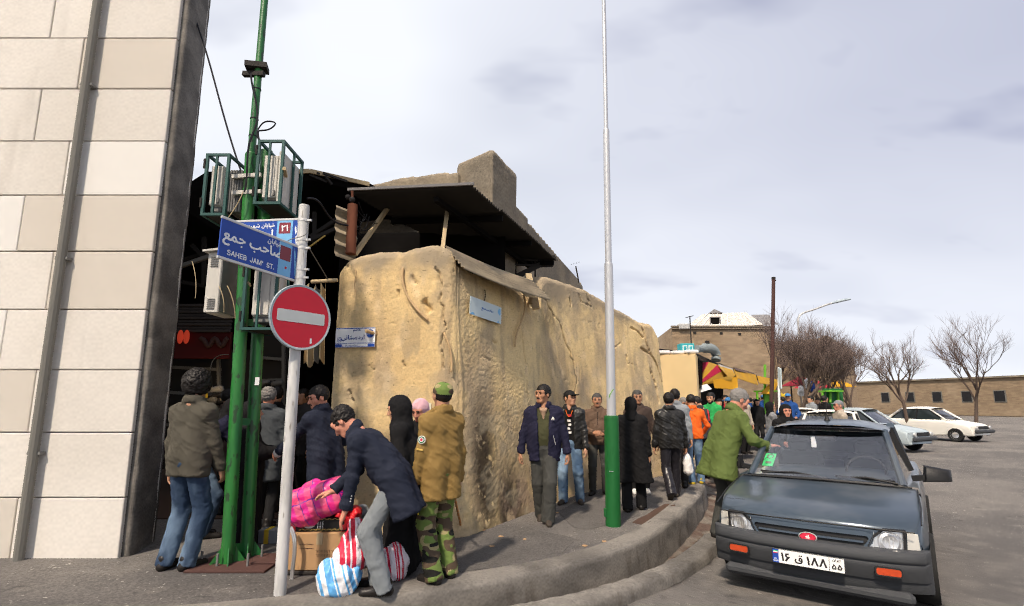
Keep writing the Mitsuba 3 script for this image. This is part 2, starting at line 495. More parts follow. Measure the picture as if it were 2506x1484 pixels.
def shift(m, x=0, y=0, z=0):
    m = m.copy()
    m.apply_translation((x, y, z))
    return m
GLYPHS = {
    'saheb_jam': (626, 144, '478,-29 475,44 492,44 494,-11 495,-21 498,-27 510,-28 515,-26 521,-7 526,-6 537,-9 535,-24 543,-28 561,-6 579,5 587,7 602,6 613,-1 618,-13 617,-26 607,-39 596,-44 580,-47 546,-46 538,-44 528,-37 512,-45 497,-45 486,-42 481,-37/562,-29 591,-28 600,-23 601,-17 594,-10 584,-11 573,-17|259,-25 259,-13 263,2 278,-1 276,-18 282,-26 299,-30 321,-30 342,-26 356,-18 366,-5 380,-11 378,-22 381,-26 388,-28 417,-26 440,-17 427,-10 402,-10 399,6 406,8 426,7 452,-6 464,-7 465,-15 465,-23 454,-25 424,-41 404,-45 377,-43 365,-32 354,-39 335,-45 294,-47 282,-45 268,-39|306,-69 307,-62 312,-58 319,-59 323,-64 321,-73 317,-75 310,-74|5,-69 5,-58 9,-47 29,-29 16,-16 13,-7 14,-2 22,6 33,11 55,11 64,4 66,-11 58,-26 66,-28 79,-27 90,-7 98,1 107,5 116,5 123,2 131,-7 138,-23 146,-28 172,-26 196,-16 187,-11 176,-9 157,-10 156,7 181,7 205,-5 219,-7 221,-23 209,-25 187,-38 167,-44 142,-45 130,-40 121,-47 112,-47 101,-43 93,-36 89,-41 80,-45 55,-44 41,-39 25,-52 22,-58 22,-66 26,-71 38,-75 49,-75 69,-70 73,-84 60,-90 50,-92 25,-90 9,-79/102,-22 104,-26 114,-31 118,-31 121,-27 119,-19 111,-11 104,-14/30,-6 43,-19 49,-12 49,-6 44,-3|176,-68 177,-60 182,-56 187,-56 192,-60 193,-67 187,-73 182,-73'),
    'khiaban': (336, 125, '179,-48 176,25 193,25 195,-30 196,-40 199,-46 213,-47 219,-45 224,-38 227,-22 243,-24 241,-38 243,-44 251,-47 280,-45 304,-36 290,-29 265,-29 263,-13 269,-11 289,-12 313,-24 327,-26 329,-42 317,-44 295,-57 275,-63 249,-64 237,-60 233,-55 223,-62 215,-64 198,-64 187,-61 182,-56|268,6 269,14 274,18 282,17 286,12 285,4 280,0 272,1|232,-86 233,-79 238,-75 245,-76 249,-81 248,-88 243,-92 236,-91|211,-86 212,-79 217,-75 224,-76 228,-81 227,-88 222,-92 215,-91|103,-48 100,25 117,25 119,-30 120,-40 123,-46 138,-47 145,-44 146,-33 140,-11 157,-7 162,-26 163,-43 160,-53 153,-60 140,-64 122,-64 111,-61 106,-56|137,-87 138,-79 143,-75 148,-75 153,-79 154,-86 148,-92 143,-92|7,-66 8,-48 14,-34 28,-39 24,-52 24,-61 29,-70 40,-74 51,-74 61,-71 67,-65 70,-56 69,-43 63,-25 76,-19 79,-20 86,-40 87,-57 82,-73 69,-86 53,-91 31,-90 19,-85 11,-77|37,-8 38,0 43,4 51,3 55,-2 54,-10 49,-14 41,-13'),
    'khiaban_shahid': (1098, 125, '941,-48 938,25 955,25 957,-30 958,-40 961,-46 975,-47 981,-45 986,-38 989,-22 1005,-24 1003,-38 1005,-44 1013,-47 1042,-45 1066,-36 1052,-29 1027,-29 1025,-13 1031,-11 1051,-12 1075,-24 1089,-26 1091,-42 1079,-44 1057,-57 1037,-63 1011,-64 999,-60 995,-55 985,-62 977,-64 960,-64 949,-61 944,-56|1030,6 1031,14 1036,18 1044,17 1048,12 1047,4 1042,0 1034,1|994,-86 995,-79 1000,-75 1007,-76 1011,-81 1010,-88 1005,-92 998,-91|973,-86 974,-79 979,-75 986,-76 990,-81 989,-88 984,-92 977,-91|865,-48 862,25 879,25 881,-30 882,-40 885,-46 900,-47 907,-44 908,-33 902,-11 919,-7 924,-26 925,-43 922,-53 915,-60 902,-64 884,-64 873,-61 868,-56|899,-87 900,-79 905,-75 910,-75 915,-79 916,-86 910,-92 905,-92|769,-66 770,-48 776,-34 790,-39 786,-52 786,-61 791,-70 802,-74 813,-74 823,-71 829,-65 832,-56 831,-43 825,-25 838,-19 841,-20 848,-40 849,-57 844,-73 831,-86 815,-91 793,-90 781,-85 773,-77|799,-8 800,0 805,4 813,3 817,-2 816,-10 811,-14 803,-13|439,-59 444,-44 466,-47 473,-44 474,-38 471,-29 459,-12 460,-9 471,-2 475,-3 481,-12 492,-41 501,-47 509,-47 518,-42 523,-22 539,-24 537,-38 539,-44 547,-47 561,-47 565,-29 571,-18 579,-10 588,-6 599,-7 608,-16 610,-33 605,-43 606,-46 631,-46 635,-41 639,-24 643,-24 654,-26 653,-43 655,-46 666,-47 674,-41 677,-23 693,-25 691,-42 694,-46 708,-46 712,-41 712,-33 706,-12 721,-7 726,-17 729,-32 727,-51 716,-62 696,-64 689,-62 683,-57 676,-63 657,-64 650,-62 644,-57 635,-63 615,-64 613,-81 607,-87 599,-90 587,-90 575,-86 566,-77 561,-63 540,-63 533,-60 529,-55 519,-62 511,-64 497,-64 491,-62 486,-57 471,-64 456,-64/579,-60 584,-72 590,-74 595,-74 599,-69 597,-62 593,-60/584,-26 578,-46 580,-46 591,-40 593,-26 591,-22|686,-1 687,6 691,9 698,8 701,4 700,-3 696,-6 689,-5|677,15 678,22 682,25 689,24 692,20 691,13 687,10 680,11|667,-1 668,6 672,9 679,8 682,4 681,-3 677,-6 670,-5|528,-86 529,-79 534,-75 541,-76 545,-81 544,-88 539,-92 532,-91|507,-86 508,-79 513,-75 520,-76 524,-81 523,-88 518,-92 511,-91|299,-48 296,25 313,25 315,-30 316,-40 319,-46 339,-47 335,-37 335,-26 338,-19 345,-14 342,-8 349,2 353,3 383,-20 396,-34 399,-41 399,-50 395,-58 382,-64 369,-64 354,-59 336,-64 318,-64 307,-61 302,-56/377,-34 371,-48 378,-48 382,-46 382,-40/351,-34 355,-41 360,-37 361,-28 358,-23 351,-25|7,-66 8,-48 14,-34 28,-39 24,-52 24,-61 29,-69 43,-74 71,-72 78,-67 78,-64 64,-56 67,-39 90,-46 104,-47 109,-42 117,-26 125,-18 134,-14 143,-14 150,-17 158,-26 165,-42 173,-47 181,-47 188,-43 193,-24 208,-26 207,-43 209,-46 224,-46 229,-37 231,-23 247,-25 245,-42 248,-46 263,-46 266,-41 266,-33 260,-12 275,-7 280,-17 283,-32 283,-45 280,-53 275,-59 267,-63 245,-63 237,-57 230,-63 211,-64 204,-62 198,-57 184,-64 169,-64 157,-59 148,-66 139,-66 128,-62 120,-55 111,-63 95,-64 92,-77 82,-85 59,-91 40,-91 23,-87 11,-77/129,-41 131,-45 141,-50 145,-50 148,-46 146,-38 138,-30 131,-33|240,-1 241,6 245,9 252,8 255,4 254,-3 250,-6 243,-5|231,15 232,22 236,25 243,24 246,20 245,13 241,10 234,11|221,-1 222,6 226,9 233,8 236,4 235,-3 231,-6 224,-5'),
    'ardestani': (487, 124, '459,-61 457,24 474,24 476,-64 460,-64|402,-91 397,-76 415,-68 423,-60 426,-45 419,-25 434,-18 443,-43 442,-58 437,-69 424,-82 406,-91|343,-60 348,-45 370,-48 377,-45 378,-39 375,-30 363,-11 378,-3 395,-35 396,-49 394,-54 387,-61 374,-65 360,-65|148,-49 145,24 162,24 164,-31 165,-41 168,-47 182,-48 188,-46 193,-39 196,-23 201,-23 212,-25 210,-40 212,-45 220,-48 231,-48 237,-45 242,-25 258,-27 256,-44 262,-48 271,-48 277,-42 281,-24 296,-26 295,-45 301,-48 309,-48 315,-45 316,-35 309,-13 326,-8 333,-34 332,-49 323,-61 313,-65 295,-64 287,-57 281,-63 274,-65 256,-64 248,-58 238,-64 218,-65 206,-61 202,-56 192,-63 184,-65 167,-65 156,-62 151,-57|206,-6 207,1 212,5 219,4 223,-1 222,-8 217,-12 210,-11|185,-6 186,1 191,5 198,4 202,-1 201,-8 196,-12 189,-11|7,-67 8,-49 14,-35 28,-40 24,-53 24,-62 29,-70 43,-75 71,-73 78,-68 78,-65 64,-57 67,-40 95,-48 113,-46 115,-42 115,-34 109,-12 123,-8 127,-10 132,-34 129,-54 118,-63 95,-65 92,-78 80,-87 59,-92 29,-90 21,-87 11,-78|108,8 109,16 114,20 122,19 126,14 125,6 120,2 112,3'),
    'hashem': (317, 144, '208,-29 205,44 222,44 224,-11 225,-21 228,-27 248,-28 244,-18 244,-7 247,0 254,5 251,11 258,21 262,22 292,-1 305,-15 308,-22 308,-31 304,-39 291,-45 278,-45 263,-40 245,-45 227,-45 216,-42 211,-37/286,-15 280,-29 287,-29 291,-27 291,-21/260,-15 264,-22 269,-18 270,-9 267,-4 260,-6|6,-54 7,-32 13,-18 26,-4 44,5 56,6 60,4 74,-23 82,-28 90,-28 97,-24 102,-5 117,-7 116,-24 118,-27 133,-27 138,-18 140,-4 156,-6 154,-24 161,-28 168,-28 175,-22 175,-14 169,7 185,12 189,2 192,-26 187,-37 176,-44 154,-44 146,-38 139,-44 120,-45 113,-43 107,-38 93,-45 78,-45 67,-40 58,-47 48,-47 36,-42 26,-32 23,-39 23,-54 30,-88 16,-92 13,-90/37,-20 49,-30 58,-29 57,-20 51,-11 39,-15|149,18 150,25 154,28 161,27 164,23 163,16 159,13 152,14|140,34 141,41 145,44 152,43 155,39 154,32 150,29 143,30|130,18 131,25 135,28 142,27 145,23 144,16 140,13 133,14'),
    'district': (797, 123, '577,-79 595,-70 603,-62 607,-52 607,-44 599,-24 607,-20 611,-21 620,-46 627,-50 639,-50 641,-36 647,-22 656,-12 663,-9 672,-10 679,-17 681,-34 675,-47 684,-50 703,-49 707,-44 711,-27 722,-29 720,-46 722,-49 736,-50 741,-43 744,-26 755,-28 753,-45 755,-49 769,-50 775,-45 775,-36 769,-15 780,-11 784,-20 787,-45 783,-55 774,-61 758,-62 747,-56 741,-61 724,-62 713,-55 705,-61 686,-62 686,-76 684,-80 679,-85 671,-88 663,-88 650,-83 643,-75 639,-61 625,-62 617,-58 611,-70 595,-84 581,-89/651,-59 655,-71 660,-75 669,-76 674,-74 675,-65 670,-59 656,-58/657,-27 651,-49 654,-49 667,-41 669,-26 666,-21|750,-4 750,1 754,5 759,5 763,1 763,-4 759,-8 754,-8|741,15 745,19 750,19 754,15 754,10 750,6 745,6 741,10|733,1 737,5 742,5 746,1 746,-4 742,-8 737,-8 733,-4|526,-57 531,-46 541,-50 554,-50 562,-46 562,-34 548,-12 548,-9 558,-4 574,-34 575,-46 572,-53 567,-58 555,-62 541,-62|502,-59 500,25 512,25 514,-61 503,-61|442,-79 461,-69 469,-60 472,-43 464,-24 475,-19 484,-42 483,-57 479,-66 467,-79 450,-88 446,-88|356,-66 356,-54 360,-40 363,-38 372,-42 368,-54 368,-63 375,-73 386,-77 402,-77 416,-73 425,-65 426,-60 405,-50 399,-44 398,-34 400,-28 406,-19 417,-11 434,-9 443,-13 439,-23 432,-21 421,-22 410,-34 410,-38 414,-42 434,-50 439,-56 437,-68 423,-82 401,-89 379,-88 367,-83 360,-76|7,-37 8,-26 15,-16 27,-9 39,-6 38,3 50,3 52,-41 55,-48 60,-50 81,-50 74,-37 75,-24 85,-12 99,-9 110,-14 116,-23 117,-37 110,-50 134,-50 138,-43 136,25 147,25 149,-30 170,-16 186,-14 198,-19 204,-28 205,-40 202,-49 222,-50 227,-48 234,-25 244,-27 242,-44 244,-48 261,-50 267,-46 276,-27 282,-20 287,-17 297,-16 304,-19 311,-26 315,-36 315,-46 312,-54 301,-61 286,-60 274,-55 267,-61 249,-62 240,-59 236,-55 223,-62 206,-62 191,-57 172,-62 115,-62 96,-58 81,-62 58,-62 47,-58 41,-50 25,-51 18,-49 9,-42/285,-33 280,-45 291,-49 299,-49 304,-45 304,-39 298,-29 292,-28/159,-36 149,-50 169,-50 180,-48 192,-41 193,-34 187,-27 174,-27/87,-37 93,-46 98,-45 105,-36 103,-25 97,-21 91,-22 86,-30/20,-34 27,-39 40,-39 39,-18 24,-23 19,-29|228,-9 228,-3 232,1 238,1 242,-3 242,-9 238,-13 232,-13|98,7 98,12 102,16 107,16 111,12 111,7 107,3 102,3|80,7 80,12 84,16 89,16 93,12 93,7 89,3 84,3'),
    'iran': (262, 125, '234,-60 232,25 249,25 251,-63 235,-63|203,-86 204,-79 209,-75 216,-76 220,-81 219,-88 214,-92 207,-91|127,-90 122,-76 141,-67 150,-56 151,-44 144,-24 159,-17 171,-45 177,-47 195,-46 200,-41 200,-32 195,-11 211,-6 217,-30 216,-49 211,-57 205,-61 192,-64 175,-64 167,-60 155,-77 130,-91|182,-86 183,-79 188,-75 195,-76 199,-81 198,-88 193,-92 186,-91|102,-60 100,25 117,25 119,-63 103,-63|7,-66 8,-48 14,-34 28,-39 24,-52 24,-61 29,-70 40,-74 51,-74 61,-71 67,-65 70,-56 69,-43 63,-25 76,-19 79,-20 86,-40 87,-57 82,-73 69,-86 53,-91 31,-90 19,-85 11,-77|37,-8 38,0 43,4 51,3 55,-2 54,-10 49,-14 41,-13'),
    'n21': (114, 91, '76,-12 78,-7 93,-4 101,-44 103,-86 86,-86 84,-51|18,-51 10,-8 27,-4 30,-18 44,-19 50,-16 53,-5 67,-8 64,-23 59,-30 48,-35 33,-35 37,-65 37,-86 20,-86'),
    'n16': (104, 95, '46,-79 52,-65 65,-49 54,-40 50,-33 49,-20 53,-10 60,-4 69,-1 88,-3 85,-18 73,-17 68,-19 66,-28 77,-37 91,-31 98,-45 90,-49 75,-64 62,-86|10,-10 12,-5 27,-2 35,-42 37,-84 20,-84 18,-49'),
    'qaf': (108, 113, '7,-61 8,-43 13,-30 17,-30 28,-35 24,-47 24,-56 30,-65 42,-69 58,-69 71,-66 80,-56 64,-57 53,-51 50,-44 50,-33 54,-22 63,-12 70,-9 80,-9 87,-12 97,-26 99,-50 95,-64 86,-76 73,-83 57,-86 38,-86 25,-83 14,-76/68,-38 72,-41 82,-40 81,-31 78,-26 73,-25 68,-29|77,8 78,15 83,19 90,18 94,13 93,6 88,2 81,3|56,8 57,15 62,19 69,18 73,13 71,4 67,2 60,3'),
    'n188': (202, 93, '123,-79 142,-35 151,-5 168,-1 179,-38 196,-79 181,-85 178,-84 160,-32 140,-84|46,-79 65,-35 74,-5 91,-1 102,-38 119,-79 104,-85 101,-84 83,-32 63,-84|10,-10 12,-5 27,-2 35,-42 37,-84 20,-84 18,-49'),
    'n55': (158, 90, '86,-71 86,-59 90,-46 107,-21 103,-15 115,-5 135,-28 144,-45 147,-56 145,-75 138,-84 133,-86 125,-86 117,-81 108,-86 99,-86 89,-79/104,-67 108,-70 111,-61 122,-61 124,-70 130,-68 128,-51 119,-34 112,-39 104,-53|11,-71 11,-59 15,-46 32,-21 28,-15 40,-5 60,-28 69,-45 72,-56 70,-75 63,-84 58,-86 50,-86 42,-81 33,-86 24,-86 14,-79/33,-45 28,-66 31,-70 35,-69 36,-61 47,-61 50,-70 55,-68 53,-51 44,-34'),
    'n12': (114, 91, '58,-51 50,-8 67,-4 70,-18 84,-19 90,-16 93,-5 107,-8 104,-23 99,-30 88,-35 73,-35 77,-65 77,-86 60,-86|10,-12 12,-7 27,-4 35,-44 37,-86 20,-86 18,-51'),
}

# ------------------------------------------------------------------ soft bodies: signed distance fields and surface nets
class Field:
    def __init__(self, lo, hi, h):
        self.lo, self.h = np.asarray(lo, float), h
        n = np.ceil((np.asarray(hi, float) - self.lo) / h).astype(int) + 1
        self.ax = [(self.lo[k] + h * np.arange(n[k])).astype(np.float32) for k in range(3)]
        self.f = np.full(n, 9.0, np.float32)

    def window(self, lo, hi):
        s = [slice(max(0, int((lo[k] - self.lo[k]) / self.h) - 1), max(0, int((hi[k] - self.lo[k]) / self.h) + 2)) for k in range(3)]
        return tuple(s), self.ax[0][s[0]][:, None, None], self.ax[1][s[1]][None, :, None], self.ax[2][s[2]][None, None, :]

    def blend(self, s, d, k):
        f = self.f[s]
        if k < 0:    # smooth carve
            k = -k
            h = np.clip(.5 - .5 * (f + d) / k, 0, 1)
            self.f[s] = f * (1 - h) - d * h + k * h * (1 - h)
            return
        h = np.clip(.5 + .5 * (f - d) / k, 0, 1)
        self.f[s] = f * (1 - h) + d * h - k * h * (1 - h)

    def cap(self, a, b, ra, rb=None, k=.03):
        rb = ra if rb is None else rb
        a, b = np.asarray(a, float), np.asarray(b, float)
        m = max(ra, rb) + abs(k) + 3 * self.h
        s, x, y, z = self.window(np.minimum(a, b) - m, np.maximum(a, b) + m)
        if 0 in self.f[s].shape:
            return self
        e = b - a
        L = max(e @ e, 1e-9)
        t = np.clip(((x - a[0]) * e[0] + (y - a[1]) * e[1] + (z - a[2]) * e[2]) / L, 0, 1)
        d = np.sqrt((x - a[0] - t * e[0]) ** 2 + (y - a[1] - t * e[1]) ** 2 + (z - a[2] - t * e[2]) ** 2) - (ra + (rb - ra) * t)
        self.blend(s, d, k)
        return self

    def ell(self, c, r, k=.02, R=None):
        c, r = np.asarray(c, float), np.asarray(r, float)
        m = r.max() + abs(k) + 3 * self.h
        s, x, y, z = self.window(c - m, c + m)
        if 0 in self.f[s].shape:
            return self
        q = [x - c[0], y - c[1], z - c[2]]
        if R is not None:
            q = [R[0, i] * q[0] + R[1, i] * q[1] + R[2, i] * q[2] for i in range(3)]
        k0 = np.sqrt((q[0] / r[0]) ** 2 + (q[1] / r[1]) ** 2 + (q[2] / r[2]) ** 2)
        k1 = np.sqrt((q[0] / r[0] ** 2) ** 2 + (q[1] / r[1] ** 2) ** 2 + (q[2] / r[2] ** 2) ** 2)
        self.blend(s, k0 * (k0 - 1) / np.maximum(k1, 1e-6), k)
        return self

    def halfspace(self, p, n, lo=None, hi=None):
        """Keeps the side that n points away from."""
        s, x, y, z = self.window(self.lo if lo is None else np.asarray(lo), np.array([a[-1] for a in self.ax]) if hi is None else np.asarray(hi))
        d = (x - p[0]) * n[0] + (y - p[1]) * n[1] + (z - p[2]) * n[2]
        self.f[s] = np.maximum(self.f[s], d)
        return self

    def carve(self, fn):
        """fn(x, y, z): distance to what is cut away."""
        x, y, z = self.ax[0][:, None, None], self.ax[1][None, :, None], self.ax[2][None, None, :]
        self.f = np.maximum(self.f, -fn(x, y, z)).astype(np.float32)
        return self

    def mesh(self):
        f = self.f.copy()
        f[0], f[-1], f[:, 0], f[:, -1], f[:, :, 0], f[:, :, -1] = 1, 1, 1, 1, 1, 1
        n = np.array(f.shape)
        neg = f < 0
        c = np.zeros(n - 1, np.int8)
        corner = [(i, j, k) for i in (0, 1) for j in (0, 1) for k in (0, 1)]
        sl = lambda o: tuple(slice(o[q], n[q] - 1 + o[q]) for q in range(3))  # noqa: E731
        for o in corner:
            c += neg[sl(o)]
        cells = np.argwhere((c > 0) & (c < 8))
        if not len(cells):
            return trimesh.Trimesh()
        val = np.stack([f[cells[:, 0] + o[0], cells[:, 1] + o[1], cells[:, 2] + o[2]] for o in corner], 1)
        acc, cnt = np.zeros((len(cells), 3)), np.zeros(len(cells))
        for a in range(8):
            for b in range(a + 1, 8):
                if sum(x != y for x, y in zip(corner[a], corner[b])) != 1:
                    continue
                va, vb = val[:, a], val[:, b]
                on = (va < 0) != (vb < 0)
                t = np.where(on, va / np.where(on, va - vb, 1), 0)
                acc += on[:, None] * (np.array(corner[a]) + t[:, None] * (np.array(corner[b]) - np.array(corner[a])))
                cnt += on
        v = self.lo + self.h * (cells + acc / cnt[:, None])
        idx = np.full(n - 1, -1, np.int64)
        idx[tuple(cells.T)] = np.arange(len(cells))
        faces = []
        for ax in range(3):
            o1, o2 = [(ax + 1) % 3, (ax + 2) % 3]
            lo = [slice(None)] * 3; hi = [slice(None)] * 3
            lo[ax], hi[ax] = slice(0, n[ax] - 1), slice(1, n[ax])
            ch = np.argwhere(neg[tuple(lo)] != neg[tuple(hi)])
            ch = ch[(ch[:, o1] > 0) & (ch[:, o2] > 0) & (ch[:, o1] < n[o1] - 1) & (ch[:, o2] < n[o2] - 1)]
            e1, e2 = np.eye(3, dtype=int)[o1], np.eye(3, dtype=int)[o2]
            q = np.stack([idx[tuple((ch - s * e1 - t * e2).T)] for s, t in ((1, 1), (0, 1), (0, 0), (1, 0))], 1)
            inside = neg[tuple(ch.T)]
            q[~inside] = q[~inside][:, ::-1]
            faces.append(q)
        q = np.vstack(faces)
        q = q[(q >= 0).all(1)]
        return trimesh.Trimesh(v, np.vstack([q[:, [0, 1, 2]], q[:, [0, 2, 3]]]), process=False)


def normals(m):
    return meshkit.arrays(m, True)[2]


def crumple(m, amp, scale, seed=0, off=(0, 0, 0)):
    """Cloth folds: moves the surface along its normals by stretched noise."""
    p = np.asarray(m.vertices) + np.asarray(off)
    q = p * np.asarray(scale)
    a = meshkit.fbm(q + 1.5 * meshkit.noise(p * 6, seed + 3)[:, None], 3, seed)
    ridge = 1 - np.abs(2 * a - 1) * 1.6
    m.vertices = m.vertices + normals(m) * (amp * (ridge - .55))[:, None]
    return m


def ik(a, b, l1, l2, pole):
    a, b = np.asarray(a, float), np.asarray(b, float)
    d = b - a
    D = np.linalg.norm(d)
    if D > .995 * (l1 + l2):
        b = a + d / D * .995 * (l1 + l2)
        D = .995 * (l1 + l2)
    x = (l1 * l1 - l2 * l2 + D * D) / (2 * D)
    hgt = math.sqrt(max(l1 * l1 - x * x, 0))
    u = (b - a) / D
    p = np.asarray(pole, float)
    p = p - u * (p @ u)
    p /= np.linalg.norm(p) + 1e-9
    return a + u * x + p * hgt, b


def rot(yaw=0, pitch=0, roll=0):
    """Yaw to the left, pitch forward (looking down), roll to the right, in degrees."""
    y, p, r = np.radians([yaw, -pitch, roll])
    Rz = np.array([[np.cos(y), -np.sin(y), 0], [np.sin(y), np.cos(y), 0], [0, 0, 1]])
    Rx = np.array([[1, 0, 0], [0, np.cos(p), -np.sin(p)], [0, np.sin(p), np.cos(p)]])
    Ry = np.array([[np.cos(r), 0, np.sin(r)], [0, 1, 0], [-np.sin(r), 0, np.cos(r)]])
    return Rz @ Rx @ Ry


def unit(v):
    v = np.asarray(v, float)
    return v / (np.linalg.norm(v) + 1e-12)


def head_mesh(h, female=False):
    F = Field((-.12, -.15, -.26), (.12, .17, .16), h)
    F.ell((0, -.018, .032), (.076, .097, .092)).ell((0, .028, -.045), (.060, .066, .074), .03)
    F.cap((-.018, .070, -.092), (.018, .070, -.092), .021, k=.03)
    F.cap((-.045, .058, .03), (.045, .058, .03), .030, k=.02)
    F.cap((-.048, .056, -.018), (.048, .056, -.018), .026, k=.025)
    F.ell((-.033, .094, .010), (.018, .013, .011), -.014).ell((.033, .094, .010), (.018, .013, .011), -.014)
    F.cap((0, .086, .018), (0, .113, -.028), .009, .0145, k=.012)
    F.cap((-.013, .098, -.034), (.013, .098, -.034), .009, k=.008)
    F.cap((-.020, .088, -.060), (.020, .088, -.060), .0085, k=.008)
    F.cap((-.014, .086, -.074), (.014, .086, -.074), .0085, k=.010)
    for s in (-1, 1):
        F.ell((s * .079, -.012, -.006), (.011, .021, .034), .008).ell((s * .089, -.010, -.002), (.006, .011, .018), -.008)
    F.cap((0, -.022, -.06), (0, -.026, -.165), .056 if not female else .05, .054, k=.03)
    return F.mesh()


def hand_mesh(side, curl, h, spread=.0, thumb=.6):
    """Local frame: wrist at the origin, fingers along +y, palm facing -z, thumb on the +x side (times side)."""
    F = Field((-.09, -.05, -.12), (.10, .21, .06), h)
    F.cap((0, -.04, 0), (0, .01, 0), .026, .024, k=.02)
    for x in (-.026, -.009, .009, .026):
        F.cap((x * .75, .012, 0), (x, .082, .002), .0165, .0145, k=.012)
    for i, (x, L) in enumerate(((.030, .072), (.010, .081), (-.010, .075), (-.029, .058))):
        p = np.array([x, .085, .002])
        a = 0.0
        for j, (q, r0, r1) in enumerate(((.42, .0100, .0094), (.32, .0094, .0086), (.26, .0086, .0072))):
            a += curl * (.55, .85, .6)[j] * (1 + .1 * i)
            d = np.array([x * 5 * spread, math.cos(a), -math.sin(a)])
            e = p + d * L * q
            F.cap(p, e, r0, r1, k=.004)
            p = e
    F.cap((.022, .018, -.004), (.046, .050, -.012 - .01 * curl), .0150, .0115, k=.012)
    F.cap((.046, .050, -.012 - .01 * curl), (.050 - .018 * thumb * curl, .088, -.018 - .022 * curl), .0112, .0085, k=.004)
    m = F.mesh()
    if side < 0:
        m.vertices = m.vertices * [-1, 1, 1]
        m.faces = m.faces[:, ::-1]
    return m


HEADS = {}


def cached(kind, *a):
    key = (kind.__name__, *a)
    if key not in HEADS:
        HEADS[key] = kind(*a)
    return HEADS[key].copy()


def joined(ms):
    """One closed surface of overlapping closed pieces."""
    try:
        out = manifold3d.Manifold()
        for m in ms:
            x = manifold3d.Manifold(manifold3d.Mesh(np.asarray(m.vertices, np.float32), np.asarray(m.faces, np.uint32)))
            if x.status() != manifold3d.Error.NoError or x.is_empty():
                return cat(ms)
            out = out + x
        o = out.to_mesh()
        return trimesh.Trimesh(o.vert_properties[:, :3], o.tri_verts, process=False)
    except Exception:
        return cat(ms)


